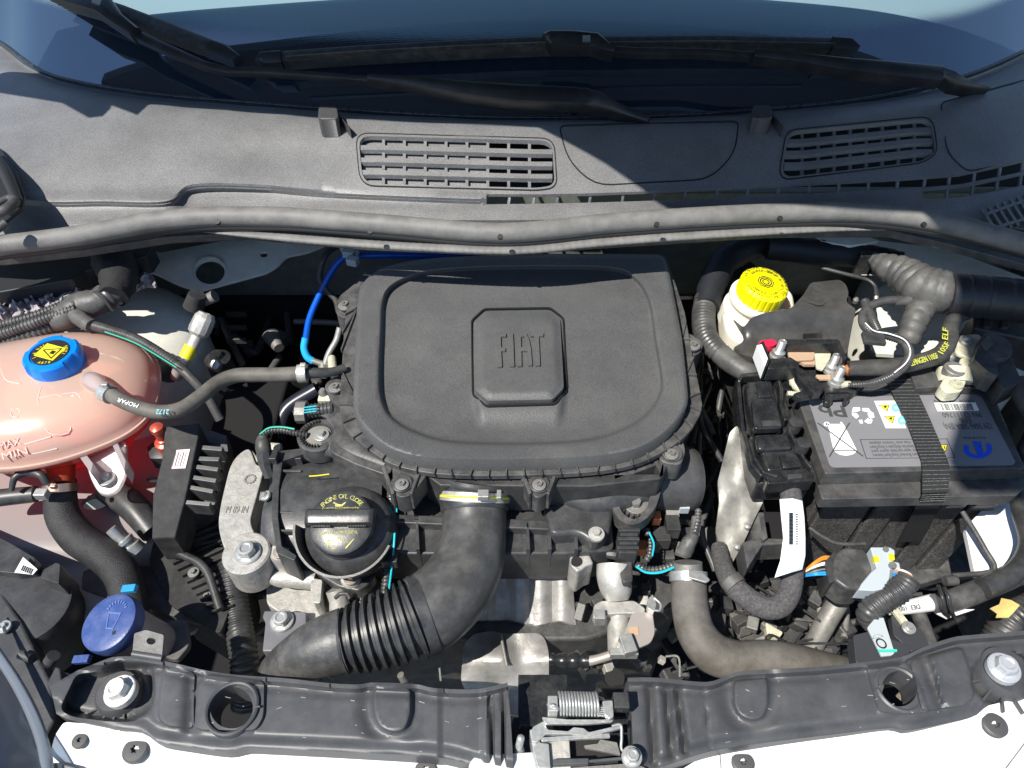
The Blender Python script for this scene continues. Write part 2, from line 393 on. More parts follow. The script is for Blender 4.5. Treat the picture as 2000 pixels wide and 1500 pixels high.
def text(s, a, b, z, m, parent, hr=None, nrm=(0, 0, 1), ext=.0003, name='lettering', lift=.0004, bold=0, world=False):
    """a, b: pixels of baseline start and end (or world points); z height"""
    A = Vector(a) if world else P(a[0], a[1], z); B = Vector(b) if world else P(b[0], b[1], z)
    cu = bpy.data.curves.new('t', 'FONT'); cu.body = s; cu.size = 1; cu.extrude = 0; cu.offset = bold; cu.resolution_u = 2
    to = bpy.data.objects.new('t', cu); COL.objects.link(to)
    dg = bpy.context.evaluated_depsgraph_get(); me0 = to.evaluated_get(dg).to_mesh()
    V0 = [v.co.copy() for v in me0.vertices]; F0 = [list(p.vertices) for p in me0.polygons]
    to.to_mesh_clear(); bpy.data.objects.remove(to); bpy.data.curves.remove(cu)
    if not V0: return None
    x0 = min(v.x for v in V0); x1 = max(v.x for v in V0); L_ = (B - A).length; sc = L_ / (x1 - x0)
    sy = sc if hr is None else hr / .73
    x = (B - A).normalized(); n_ = Vector(nrm).normalized(); n_ = (n_ - x * n_.dot(x)).normalized(); y = n_.cross(x)
    V = [A + x * (v.x - x0) * sc + y * v.y * sy + n_ * lift for v in V0]
    if ext:
        k = len(V); V = V + [v - n_ * (lift + ext) for v in V]
        ec = {}
        for f in F0:
            for i in range(len(f)):
                e = (f[i], f[(i + 1) % len(f)]); q = (min(e), max(e)); ec[q] = None if q in ec else e
        F0 = F0 + [[i + k for i in f[::-1]] for f in F0] + [[e[1], e[0], e[0] + k, e[1] + k] for e in ec.values() if e]
    return mk(name, V, F0, m, parent, recalc=False)
def glyphs(s):
    cu = bpy.data.curves.new('t', 'FONT'); cu.body = s; cu.size = 1; cu.resolution_u = 2
    to = bpy.data.objects.new('t', cu); COL.objects.link(to)
    me0 = to.evaluated_get(bpy.context.evaluated_depsgraph_get()).to_mesh()
    V0 = [v.co.copy() for v in me0.vertices]; F0 = [list(p.vertices) for p in me0.polygons]
    to.to_mesh_clear(); bpy.data.objects.remove(to); bpy.data.curves.remove(cu); return V0, F0
def arctext(s, c, r, a0, step, m, parent, size, nrm=(0, 0, 1), name='lettering', xd=None):
    """letters round a circle; step < 0 runs clockwise with letter tops outward, step > 0 with tops inward"""
    x, y, z = basis(nrm, xd); V = []; F = []; sg = 1 if step < 0 else -1
    for i, ch in enumerate(s):
        if ch == ' ': continue
        a = R(a0 + step * i); o_ = x * math.cos(a) + y * math.sin(a); t = (x * math.sin(a) - y * math.cos(a)) * sg
        g, f = shared(('glyph', ch), lambda: glyphs(ch)); k = len(V); mw = (min(v.x for v in g) + max(v.x for v in g)) / 2
        V += [c + o_ * r + t * (v.x - mw) * size + o_ * sg * (v.y - .36) * size for v in g]; F += [[q + k for q in ff] for ff in f]
    return mk(name, V, F, m, parent, recalc=False)
# ============================================================ cowl, windscreen, wipers, seal, hood
def interp_fn(pts):
    xs = [p[0] for p in pts]; ys = [p[1] for p in pts]
    q = catmull([(x, y) for x, y in pts], 6); qx = [a[0] for a in q]; qy = [a[1] for a in q]
    return lambda X: np.interp(X, qx, qy)
rA = interp_fn([(-300, -60), (-120, 20), (0, 82), (60, 128), (150, 158), (300, 182), (500, 200), (750, 218), (1000, 228), (1300, 224), (1500, 211), (1700, 190), (1850, 158), (1950, 122), (2000, 98), (2150, 20), (2300, -80)])
rB = interp_fn([(-300, 20), (0, 140), (100, 176), (200, 194), (290, 206), (640, 230), (1050, 243), (1450, 235), (1840, 198), (2000, 160), (2300, 40)])
rC = interp_fn([(-300, 340), (40, 385), (200, 388), (325, 388), (375, 360), (500, 360), (650, 372), (950, 384), (1100, 383), (1300, 376), (1600, 362), (1800, 348), (1900, 330), (2000, 308), (2300, 230)])
rCs = interp_fn([(-300, 350), (40, 372), (200, 374), (500, 372), (950, 380), (1300, 376), (1600, 362), (1800, 348), (1900, 330), (2000, 308), (2300, 230)])
rD = interp_fn([(-300, 450), (0, 446), (250, 420), (640, 404), (1000, 404), (1400, 398), (1700, 392), (2000, 420), (2300, 460)])
ZR = .105
def cowlz(X, Y):
    a, b, c, d = rA(X), rB(X), rC(X), rD(X)
    zb = ZR + .004; zc = .068
    cs = rCs(X); t = np.clip((Y - b) / (cs - b), 0, 1)
    z = np.where(Y < b, ZR - .012 + (zb - ZR + .012) * sst(0, 1, (Y - a) / (b - a + .1)) ** 1.5, zb + (zc - zb) * (t ** 1.25))
    z = np.where(Y > c, z - .012 * sst(0, 20, Y - c) - .012 * np.clip((Y - c - 20) / 40, 0, 1.6), z)
    # shallow dish in the middle of the left face, little step lines on the ledge
    z = z - .004 * np.exp(-(((X - 560) / 170) ** 2 + ((Y - 300) / 40) ** 2))
    z = z + .0015 * (sst(-1, 1, Y - (rD(X) - 2)))
    return z
VL = rnd([(694, 259, 26), (1082, 270, 24), (1088, 366, 30), (1050, 371, 10), (703, 362, 30)], 14, 5)
VR = rnd([(1536, 254, 22), (1822, 226, 26), (1832, 300, 24), (1800, 318, 14), (1520, 352, 26)], 14, 5)
PANELS = [rnd([(1092, 245), (1443, 236), (1436, 300, 40), (1385, 350, 30), (1160, 362, 40), (1108, 310, 30)], 12),
          rnd([(1838, 200), (2060, 140), (2060, 300), (1890, 335, 16), (1850, 300, 30)], 10)]
def slotrow(x0, x1, ytop, ybot): return [(x, ytop(x)) for x in np.linspace(x0, x1, 12)] + [(x, ybot(x)) for x in np.linspace(x1, x0, 12)]
st_t = interp_fn([(950, 379), (1100, 379), (1300, 372), (1500, 362), (1700, 352), (1800, 346), (1900, 336), (2080, 292)])
st_b = interp_fn([(950, 399), (1100, 397), (1300, 391), (1500, 382), (1700, 372), (1800, 366), (1900, 356), (2080, 316)])
s2_t = interp_fn([(1800, 369), (1900, 359), (2080, 320)]); s2_b = interp_fn([(1800, 388), (1870, 386), (2000, 362), (2080, 345)])
SLOT1 = slotrow(950, 2080, st_t, st_b); SLOT2 = slotrow(1802, 2080, s2_t, s2_b)
xs = list(range(-200, 2201, 40))
cowl = thing('cowl_panel', 'wide dark grey plastic cowl panel with two grilles below the windscreen', 'cowl', (1000, 300, .06))
out = [(x, float(rA(x)) - 3) for x in xs] + [(x, float(rD(x)) + 26) for x in xs[::-1]]
plate('panel', out, cowlz, .004, COWL, cowl, holes=[VL, VR, SLOT1, SLOT2], grid=9, lines=[([(x, float(rC(x)) + o) for x in range(-150, 940, 8)], False) for o in (0, 5, 10, 15, 20)])
def cz(off): return lambda X, Y: cowlz(X, Y) + off
def ringplate(name, poly, inner, off, h, m, par, **k): return plate(name, poly, cz(off), h, m, par, holes=[inner], **k)
def shrink(poly, d):
    c = np.mean([p[:2] for p in poly], 0); w_ = max(p[0] for p in poly) - min(p[0] for p in poly); h_ = max(p[1] for p in poly) - min(p[1] for p in poly)
    return [(c[0] + (p[0] - c[0]) * (1 - 2 * d / w_), c[1] + (p[1] - c[1]) * (1 - 2 * d / h_)) for p in poly]
def grille(VP, rows, nv, label):
    g = ringplate('grille', VP, shrink(VP, 5), .0005, .006, COWL, cowl, grid=10, label=label)
    bar('grille_gap', resamp(VP, 8) + [resamp(VP, 8)[0]], 1.8, cz(.0008), .001, KPR, g, bevel=0)
    xa = min(p[0] for p in VP); xb = max(p[0] for p in VP)
    inner = shrink(VP, 3)
    def span(x):  # top and bottom of the opening at x
        ys = []
        n = len(inner)
        for i in range(n):
            (x0, y0), (x1, y1) = inner[i], inner[(i + 1) % n]
            if (x0 - x) * (x1 - x) <= 0 and x0 != x1: ys.append(y0 + (y1 - y0) * (x - x0) / (x1 - x0))
        return min(ys), max(ys)
    for k in range(1, rows):
        pts = []
        for x in np.linspace(xa + 8, xb - 8, 14):
            xm = min(max(x, xa + 40), xb - 40); t, b = span(xm); pts.append((x, t + (b - t) * k / rows))
        bar('slat', pts, 9, cz(-.0005), .006, COWL, g, bevel=0)
    for k in range(1, nv + 1):
        x = xa + 12 + (xb - xa - 24) * k / (nv + 1); t, b = span(x)
        bar('slat', [(x, t), (x, b)], 5.5, cz(-.0025), .005, COWL, g, bevel=0)
    return g
for pk in PANELS:
    bar('panel_gap', pk + [pk[0]], 2.2, cz(.0004), .001, KPR, cowl, bevel=0)
gl = grille(VL, 4, 8, 'long grille with its left two thirds closed by a plate')
plate('backing_plate', [(690, 258), (952, 264), (952, 373), (694, 366)], cz(-.0068), .003, COWL, gl, grid=10)
gr_ = grille(VR, 4, 8, 'fully open grille near the right wiper pivot')
for i, x in enumerate([996, 1044, 1090, 1154, 1218, 1280, 1340, 1402, 1462, 1522, 1582, 1640, 1698, 1755, 1808, 1856, 1905, 1955, 2000]):
    bar('slot_rib', [(x, float(st_t(x)) - 1), (x - 3, float(st_b(x)) + 1)], 5, cz(-.002), .006, COWL, cowl, bevel=0)
for x in [1852, 1902, 1950, 1996]:
    bar('slot_rib', [(x, float(s2_t(x)) - 1), (x - 3, float(s2_b(x)) + 1)], 5, cz(-.002), .006, COWL, cowl, bevel=0)
# lower right louvre on the fender side of the cowl
for k in range(9):
    bar('louvre_bar', [(1918 + k * 14, 408 - k * 5), (1948 + k * 14, 452 - k * 4)], 5, .048, .004, COWL, cowl, bevel=0)
bar('louvre_bar', [(1925, 418), (2040, 378)], 5, .0485, .004, COWL, cowl, bevel=0)
bar('louvre_bar', [(1945, 444), (2050, 412)], 5, .0485, .004, COWL, cowl, bevel=0)
POSTM = mat('bump stop plastic', (.06, .06, .06), .5, bump=.4, bscale=700, grain=.3)
for px_, lb in ((641, 'left'), (1489, 'right')):
    yy = 205 if px_ < 1000 else 204
    t = plate('bump_stop', rnd([(px_ - 19, yy), (px_ + 17, yy), (px_ + 21, yy + 26), (px_ - 21, yy + 26)], 8), .128, .030, POSTM, cowl, bevel=.006, seg=3)
    plate('stop_web', [(px_ + 16, yy + 8), (px_ + 20, yy + 22), (px_ + 42, yy + 42), (px_ + 30, yy + 30)], .118, .03, POSTM, t)
# windscreen
def zg(X, Y):
    a = rA(X); base = PP(X, a, ZR - .004); Yb = base[:, 1]
    ty = FW[1] + (750 - Y) / FPX * UP[1]; tz = FW[2] + (750 - Y) / FPX * UP[2]
    s = .60
    t = (ZR - .004 - CAMZ - s * Yb) / (tz - s * ty)
    return CAMZ + tz * t
scr = thing('windscreen', 'dark windscreen glass with a dotted black border across the top', 'windscreen', (1000, 120, .12))
out = [(x, -190) for x in range(-240, 2241, 60)] + [(x, float(rA(x)) + 3) for x in xs[::-1]]
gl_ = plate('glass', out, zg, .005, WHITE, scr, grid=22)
fr_curve = interp_fn([(-300, -190), (0, -60), (200, -5), (320, 22), (600, 40), (1000, 52), (1350, 52), (1600, 36), (1800, 8), (1950, -30), (2300, -190)])
at = gl_.data.attributes.new('print_edge', 'FLOAT', 'POINT')
co = np.array([v.co[:] for v in gl_.data.vertices]); rel = co - CP; dep = rel @ FW
pxx = 1000 + FPX * rel[:, 0] / dep; pyy = 750 - FPX * (rel @ UP) / dep
at.data.foreach_set('value', ((pyy - fr_curve(pxx)) / 60).astype(np.float32))
gm = bpy.data.materials.new('windscreen glass'); gm.use_nodes = True; n_ = gm.node_tree; N = n_.nodes; L = n_.links; N.clear()
o_ = N.new('ShaderNodeOutputMaterial'); pb = N.new('ShaderNodeBsdfPrincipled'); pb.inputs['Base Color'].default_value = (.016, .026, .042, 1); pb.inputs['Roughness'].default_value = .03  # black frit given a blue base that stands in for sky reflection
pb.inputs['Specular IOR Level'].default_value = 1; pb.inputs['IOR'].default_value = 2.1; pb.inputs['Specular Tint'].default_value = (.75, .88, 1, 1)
cl = N.new('ShaderNodeMixShader'); tr_ = N.new('ShaderNodeBsdfTransparent'); tr_.inputs[0].default_value = (.55, .72, .74, 1)
gb = N.new('ShaderNodeBsdfGlossy'); gb.inputs[1].default_value = .03; fr = N.new('ShaderNodeFresnel'); fr.inputs[0].default_value = 1.9
L.new(fr.outputs[0], cl.inputs[0]); L.new(tr_.outputs[0], cl.inputs[1]); L.new(gb.outputs[0], cl.inputs[2])
haze_mix = N.new('ShaderNodeMixShader'); sky_haze = N.new('ShaderNodeBsdfDiffuse'); sky_haze.inputs[0].default_value = (.22, .33, .38, 1)  # teal diffuse stands in for sky reflection; noise adds dust specks
tc = N.new('ShaderNodeTexCoord'); nz = N.new('ShaderNodeTexNoise'); nz.inputs['Scale'].default_value = 700; L.new(tc.outputs['Object'], nz.inputs[0])
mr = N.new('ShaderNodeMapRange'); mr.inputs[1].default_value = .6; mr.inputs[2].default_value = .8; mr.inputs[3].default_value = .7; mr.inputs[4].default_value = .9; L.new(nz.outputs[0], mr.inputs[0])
L.new(mr.outputs[0], haze_mix.inputs[0]); L.new(cl.outputs[0], haze_mix.inputs[1]); L.new(sky_haze.outputs[0], haze_mix.inputs[2])
av = N.new('ShaderNodeAttribute'); av.attribute_name = 'print_edge'
vo = N.new('ShaderNodeTexVoronoi'); vo.inputs['Scale'].default_value = 620; vo.inputs['Randomness'].default_value = 0; L.new(tc.outputs['Object'], vo.inputs['Vector'])
m1 = N.new('ShaderNodeMapRange'); m1.inputs[1].default_value = .0; m1.inputs[2].default_value = .8; m1.inputs[3].default_value = 0; m1.inputs[4].default_value = .8; L.new(av.outputs['Fac'], m1.inputs[0])
lt = N.new('ShaderNodeMath'); lt.operation = 'LESS_THAN'; L.new(vo.outputs['Distance'], lt.inputs[0]); L.new(m1.outputs[0], lt.inputs[1])
gt = N.new('ShaderNodeMath'); gt.operation = 'GREATER_THAN'; L.new(av.outputs['Fac'], gt.inputs[0]); gt.inputs[1].default_value = .78
mxm = N.new('ShaderNodeMath'); mxm.operation = 'MAXIMUM'; L.new(lt.outputs[0], mxm.inputs[0]); L.new(gt.outputs[0], mxm.inputs[1])
fm = N.new('ShaderNodeMixShader'); L.new(mxm.outputs[0], fm.inputs[0]); L.new(haze_mix.outputs[0], fm.inputs[1]); L.new(pb.outputs[0], fm.inputs[2]); L.new(fm.outputs[0], o_.inputs[0])
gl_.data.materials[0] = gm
dash = thing('dashboard', 'pale grey dashboard top seen through the windscreen glass', 'dashboard', loc=(0, 1.45, .1))
mk('dashboard_top', [(-.76, 1.18, .03), (.76, 1.18, .03), (.85, 2.0, .12), (-.85, 2.0, .12), (-.76, 1.18, .0), (.76, 1.18, .0), (.85, 2.0, .09), (-.85, 2.0, .09)],
   [[0, 1, 2, 3], [7, 6, 5, 4], [0, 4, 5, 1], [1, 5, 6, 2], [2, 6, 7, 3], [3, 7, 4, 0]], mat('dashboard plastic', (.14, .16, .17), .6, bump=.3, bscale=200), dash)
# rubber strip along the glass edge
tube('edge_trim', [(x, float(rA(x)) + 1, ZR - .001) for x in range(-160, 2161, 80)], GLOSS, scr, r=3.2, seg=8, n=3)
# wipers -------------------------------------------------------------
def gz(x, y, o): return float(zg(np.array([float(x)]), np.array([float(y)]))[0]) + o
def gl3(pts, off): return [(p[0], p[1], gz(p[0], min(p[1], float(rA(p[0]))), off if len(p) < 4 else p[3]), p[2]) for p in pts]
WIP = mat('wiper satin black', (.016, .017, .02), .36, bump=.12, bscale=400, dust=.08, dscale=30)
WIPR = mat('wiper blade rubber', (.028, .027, .026), .55, dust=.2, dscale=60)
def arm(par, up, lo, off, h, name='arm', grd=None):
    """arm outline: upper and lower pixel edges, rising off the glass"""
    def z(X, Y): return zg(X, np.minimum(Y, rA(X))) + off(X)
    return plate(name, up + lo[::-1], z, h, WIP, par, bevel=.0025, seg=2)
wr = thing('wiper', 'long parked wiper whose blade lies across the middle of the windscreen', 'wiper', (1880, 170, .1), 'windscreen wipers')
def wedge(name, par, centre, wids, off, m=None, hgt=.009, pk=.35):
    """ridged bar: section with a rounded top, widths in pixels"""
    m = m or WIP
    V = []; F = []; prof = [(-1, -1.0), (-1, .35), (-.88, .8), (-.3, 1), (.55, .96), (.93, .6), (1, .1), (1, -1.0)]; k = len(prof)
    for i, (p, w_) in enumerate(zip(centre, wids)):
        a = centre[max(0, i - 1)]; b = centre[min(len(centre) - 1, i + 1)]
        zc = gz(p[0], min(p[1], float(rA(p[0]))), 0) + (off[i] if isinstance(off, (list, tuple, np.ndarray)) else off)
        c = P(p[0], p[1], zc); d = (P(b[0], b[1], zc) - P(a[0], a[1], zc)).normalized(); n = Vector((0, -.5, .86)); s = n.cross(d).normalized()
        ww = w_ / ppm(c) / 2 * .88; 
        for q in prof: V.append(c + s * q[0] * ww + n * q[1] * hgt)
    for i in range(len(centre) - 1):
        for j in range(k): F.append([i * k + j, i * k + (j + 1) % k, (i + 1) * k + (j + 1) % k, (i + 1) * k + j])
    F += [list(range(k)), [(len(centre) - 1) * k + j for j in range(k)][::-1]]
    return mk(name, V, F, m, par, ang=40)
def seg_(a, b, n): return [(a[0] + (b[0] - a[0]) * i / n, a[1] + (b[1] - a[1]) * i / n) for i in range(n + 1)]
bl = [(515, 120), (560, 116), (700, 106), (900, 95), (1075, 88), (1200, 88), (1400, 86), (1600, 90), (1630, 90), (1660, 95)]
b1 = wedge('blade', wr, bl, [18, 32, 33, 34, 34, 34, 34, 33, 33, 20], .012, WIPR, .010)
wedge('spoiler_lip', b1, [(x, y - 4) for x, y in bl[1:-1]], [5] * 8, .0245, WIPR, .004)
wedge('end_cap', b1, [(508, 124), (515, 119), (552, 117)], [22, 36, 37], .0135, WIP, .0115)
wedge('end_cap', b1, [(1622, 90), (1655, 92), (1668, 100)], [38, 37, 22], .0135, WIP, .0115)
wedge('arm', wr, [(1160, 97), (1250, 103), (1370, 104), (1470, 111), (1475, 112)], [20, 18, 18, 18, 18], [.03, .03, .03, .033, .033], None, .006)
wedge('arm_cover', wr, [(1470, 111), (1560, 119), (1640, 130), (1740, 140), (1835, 149)], [20, 26, 36, 42, 44], [.034, .034, .036, .036, .036], None, .011)
hd = wedge('head', wr, [(1066, 84), (1075, 82), (1120, 82), (1160, 84), (1185, 100), (1200, 103)], [36, 46, 46, 44, 26, 20], [.026, .028, .028, .028, .03, .03], None, .012)
bar('release_tab', [(1138, 75), (1153, 75)], 13, gz(1145, 75, .041), .002, GLOSS, hd)
wedge('knuckle', wr, [(1833, 149), (1850, 153), (1868, 166), (1900, 176), (1925, 180)], [40, 40, 40, 18, 8], [.036, .036, .03, .014, .008], None, .011)
wl = thing('wiper', 'parked wiper running up the left edge of the windscreen', 'wiper', (1230, 215, .1), 'windscreen wipers')
wedge('knuckle', wl, [(1118, 193), (1140, 194), (1165, 200), (1200, 214), (1265, 240)], [46, 48, 46, 32, 14], [.026, .026, .022, .014, .004], None, .011)
wedge('arm_cover', wl, [(720, 156), (800, 162), (900, 176), (1000, 186), (1124, 192)], [16, 24, 38, 46, 46], [.024, .025, .026, .026, .026], None, .011)
wedge('arm', wl, [(262, 66), (330, 98), (400, 128), (445, 139), (520, 141), (600, 147), (722, 157)], [22, 22, 18, 16, 15, 15, 15], [.024, .024, .024, .024, .024, .024, .024], None, .006)
h2 = wedge('head', wl, [(90, -28), (150, 0), (205, 15), (230, 40), (268, 68)], [40, 46, 48, 32, 26], [.028, .028, .028, .028, .026], None, .012)
bar('release_tab', [(180, -2), (196, 4)], 12, gz(188, 2, .0405), .002, GLOSS, h2)
b2 = wedge('blade', wl, [(60, -45), (150, -2), (235, 26), (330, 62), (420, 97), (458, 114)], [30, 34, 36, 36, 34, 26], .014, WIPR, .010)
wedge('end_cap', b2, [(412, 94), (440, 104), (466, 121)], [34, 34, 24], .0155, WIP, .0115)
# bonnet seal ---------------------------------------------------------
seal = thing('bonnet_seal', 'long rubber bonnet seal curving across the back of the engine bay', 'seal', (1000, 450, .03))
sc_ = [(-160, 530), (-60, 506), (0, 488), (80, 478), (160, 467), (240, 452), (300, 441), (380, 433), (450, 431), (550, 432), (640, 438), (760, 447), (860, 456), (940, 462), (1010, 462), (1090, 455), (1180, 445), (1300, 436), (1420, 429), (1540, 424), (1640, 422), (1740, 428), (1840, 443), (1920, 462), (2000, 484), (2100, 515)]
tube('bulb', [(x, y - 8, .066, 19.5) for x, y in sc_], SEALM, seal, seg=20, n=5)
tube('bulb_lip', [(x, y + 10, .054, 11) for x, y in sc_], mat('seal skirt', (.03, .03, .033), .5), seal, seg=12, n=5)
tube('carrier', [(400, 452, .046, 3), (480, 458, .046, 8), (600, 468, .048, 11), (720, 477, .048, 11), (860, 485, .048, 11), (980, 489, .048, 11), (1060, 486, .048, 11), (1150, 476, .048, 11), (1300, 464, .048, 11), (1500, 452, .048, 10), (1640, 447, .046, 7), (1730, 448, .044, 3)],
     SEALM, seal, ring=(.009, .0003), seg=12, n=5, flat=.6)
for x, y in ((425, 425), (723, 444), (977, 454), (1283, 430), (1524, 418), (1805, 430)):
    v = P(x, y + 8, .0825); lathe('vent_hole', v, [(.0034, -.003), (.0034, .0006)], KPR, seal, nrm=(0, -.45, .9), seg=10)
# unseen open bonnet hinged at the back; outline cut to the shade it casts ----------------------
HB = Vector((0, 1.13, .275)); ha = R(40); hv = Vector((0, -math.cos(ha), math.sin(ha))); hn = Vector((1, 0, 0)).cross(hv)
def hood_pt(px_, py_, z_):
    q = P(px_, py_, z_); t = (HB - q).dot(hn) / SUN.dot(hn); return q + SUN * t
edge = [(-60, 168, .108), (120, 200, .108), (170, 228, .105), (200, 226, .105), (210, 205, .105), (270, 226, .105), (292, 203, .108), (640, 230, .109), (1050, 247, .11), (1180, 318, .09), (1300, 398, .065), (1560, 404, .075), (1800, 418, .075), (1850, 540, -.02), (1868, 640, -.04), (1893, 770, -.06), (1852, 905, -.06), (1885, 965, -.09), (1990, 990, -.15), (2040, 1100, -.13), (2010, 1370, -.1)]
E3 = [hood_pt(*e) for e in edge]
topv = E3[-1]; H = E3 + [topv + hv * .15 + Vector((.1, 0, 0)), topv + hv * .1 + Vector((1.3, 0, 0)), HB + Vector((.95, 0, 0)) + hv * .0, HB + Vector((.9, 0, 0)) - hv * .01, HB + Vector((-.0, 0, 0)) - hv * .01, HB + Vector((-.8, 0, 0)) - hv * .01]
H = [v for v in H]
hood = thing('bonnet', 'unseen open bonnet over the engine bay, outline shaped to cast its shade', 'bonnet', loc=tuple(HB))
nH = len(H); Vh = H + [v + hn.normalized() * -.02 for v in H]
r_ = delaunay_2d_cdt([Vector((v.x, (v - HB).dot(hv))) for v in H], [(i, (i + 1) % nH) for i in range(nH)], [], 1, 1e-5)
Fh = [list(t) for t in r_[2]]
mk('bonnet_panel', Vh, Fh + [[i + nH for i in f[::-1]] for f in Fh] + [[i, (i + 1) % nH, nH + (i + 1) % nH, nH + i] for i in range(nH)], mat('bonnet underside', (.02, .02, .022), .6), hood)
# ============================================================ ground and body shell
g = mk('ground', [(-6, -5, -.75), (6, -5, -.75), (6, 7, -.75), (-6, 7, -.75)], [[0, 1, 2, 3]], mat('asphalt', (.06, .06, .06), .9, bump=1, bscale=200, mott=.3, dust=.2), recalc=False)
g['kind'] = 'structure'
body = thing('car_body', 'white painted car body shell around the engine bay', 'car body', loc=(0, .8, -.3))
def wbox(name, a, b, m, par, bevel=.004, label=None):
    c = [(a[i] + b[i]) / 2 for i in range(3)]; s = [abs(b[i] - a[i]) for i in range(3)]; return box(name, c, s, m, par, bevel=bevel, label=label)
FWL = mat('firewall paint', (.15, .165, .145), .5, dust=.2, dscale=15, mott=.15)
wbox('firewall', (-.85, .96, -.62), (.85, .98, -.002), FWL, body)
wbox('firewall_shade', (-.62, .935, -.6), (.85, .958, -.20), DEEP, body)  # added black sheet standing in for the shade on the lower firewall
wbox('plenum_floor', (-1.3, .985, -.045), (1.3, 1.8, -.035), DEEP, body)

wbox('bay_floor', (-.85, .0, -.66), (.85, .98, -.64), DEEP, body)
wbox('side_wall', (-.95, .05, -.64), (-.80, .92, -.03), UNDER, body)
wbox('side_wall', (.80, .05, -.64), (.95, .92, -.08), UNDER, body)
# closing channel under the seal
plate('seal_channel', [(-80, 500), (0, 505), (160, 488), (330, 462), (480, 455), (720, 476), (980, 487), (1150, 474), (1500, 452), (1740, 450), (1850, 475), (2000, 515), (2080, 540), (2080, 450), (1600, 400), (1000, 430), (400, 410), (0, 460), (-80, 480)], .036, .012, DARKM, body, bevel=.002)
plate('side_gusset', [(-60, 500), (0, 518), (120, 500), (300, 478), (285, 500), (165, 528), (140, 545), (0, 570), (-60, 580)], -.01, .03, mat('black underpaint', (.02, .021, .024), .5), body, bevel=.002)
# left suspension tower: cream dome rising behind the tank
def dome(name, cx, cy, rx, ry, z0, hgt, m, par, n=9, label=None):
    c = P(cx, cy, z0); k = ppm(c); V = []; F = []; S = 40
    for j in range(n + 1):
        t = j / n * math.pi / 2
        for i in range(S):
            a = 2 * math.pi * i / S; V.append(c + Vector((math.cos(a) * rx / k * math.cos(t), math.sin(a) * ry / k * math.cos(t), hgt * math.sin(t))))
    V += [v - Vector((0, 0, .35)) for v in V[:S]]
    for j in range(n):
        for i in range(S): F.append([j * S + i, j * S + (i + 1) % S, (j + 1) * S + (i + 1) % S, (j + 1) * S + i])
    b0 = (n + 1) * S
    for i in range(S): F.append([b0 + i, b0 + (i + 1) % S, (i + 1) % S, i])
    return mk(name, V, F, m, par, recalc=False)
dome('suspension_tower', 205, 690, 190, 190, -.138, .06, BODY, body)
dome('suspension_tower', 1830, 640, 150, 190, -.15, .055, BODY, body)
# cross rail with the big hole
rail = lambda X, Y: -.07 - .00035 * np.clip(Y - (520 - (X - 300) * .25), 0, 200)
hole = [(410 + 29 * math.cos(a), 531 + 24 * math.sin(a)) for a in np.linspace(0, 2 * math.pi, 25)[:-1]]
hol2 = [(515 + 8 * math.cos(a), 497 + 6 * math.sin(a)) for a in np.linspace(0, 2 * math.pi, 13)[:-1]]
plate('cross_rail', rnd([(268, 500), (300, 487), (310, 494), (480, 462), (560, 466), (640, 476), (600, 492), (560, 500), (540, 520), (520, 532), (388, 568), (350, 556), (300, 532), (265, 530)], 6), rail, .004, BODY, body, holes=[hole, hol2], grid=14)
tube('hole_collar', [(410, 531, -.082), (412, 534, -.09)], BODY, body, r=31, cap=False, seg=28)
plate('rail_lip', [(145, 548), (255, 521), (262, 530), (268, 560), (200, 580), (150, 575)], -.075, .004, BODY, body, bevel=.001)
# crinkled foil-like seam sealer near left edge
SLR = mat('seam sealer', (.36, .33, .35), .5, bump=.9, bscale=70, mott=.2)
def slz(X, Y): return -.03 + .007 * np.sin(X * .19 + np.sin(Y * .13) * 2) * np.sin(Y * .16) + .003 * np.sin(X * .6 + Y * .3)
plate('seam_sealer', rnd([(-60, 578), (20, 575), (90, 562), (150, 560), (175, 580), (120, 600), (60, 612), (0, 622), (-60, 640)], 8), slz, .006, SLR, body, grid=6)
plate('seam_sealer', rnd([(262, 540), (280, 530), (298, 536), (305, 556), (280, 556), (255, 568)], 6), slz, .006, SLR, body, grid=6)
# bare cream sheet with cut-outs behind the battery
ph = [(x, y) for x, y in rnd([(1760, 640), (1790, 612), (1842, 590), (1850, 600), (1800, 650), (1770, 655)], 8)]
plate('tower_bracket', rnd([(1715, 560), (1800, 545), (1900, 560), (1990, 620), (1990, 700), (1880, 700), (1700, 690), (1690, 620)], 14), -.1, .006, BODY, body, holes=[ph], bevel=0)
plate('cowl_flange', rnd([(1660, 463), (1850, 485), (2050, 560), (2050, 600), (1860, 545), (1690, 500)], 10), -.02, .005, BODY, body, bevel=.001)
plate('cowl_flange', rnd([(1590, 455), (1690, 460), (1720, 470), (1660, 480), (1600, 470)], 6), -.01, .006, BODY, body, bevel=.001)
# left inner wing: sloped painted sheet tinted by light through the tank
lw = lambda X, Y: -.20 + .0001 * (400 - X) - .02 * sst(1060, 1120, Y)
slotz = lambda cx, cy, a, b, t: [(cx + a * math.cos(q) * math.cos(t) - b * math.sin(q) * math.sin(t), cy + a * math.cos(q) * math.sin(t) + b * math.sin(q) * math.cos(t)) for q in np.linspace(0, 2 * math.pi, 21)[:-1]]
WING = mat('inner wing paint', (.31, .27, .27), .45, dust=.3, dscale=18, coat=.2, dcol=(.25, .22, .2))  # white body paint darkened in the colour for shade in this corner
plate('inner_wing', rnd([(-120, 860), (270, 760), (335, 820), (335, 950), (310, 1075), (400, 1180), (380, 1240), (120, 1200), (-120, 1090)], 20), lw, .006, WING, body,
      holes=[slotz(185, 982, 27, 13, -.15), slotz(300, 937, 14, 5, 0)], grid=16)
tube('wing_swage', [(240, 1080, -.196, 7), (235, 1030, -.194, 9), (250, 985, -.194, 9)], WING, body, seg=10)
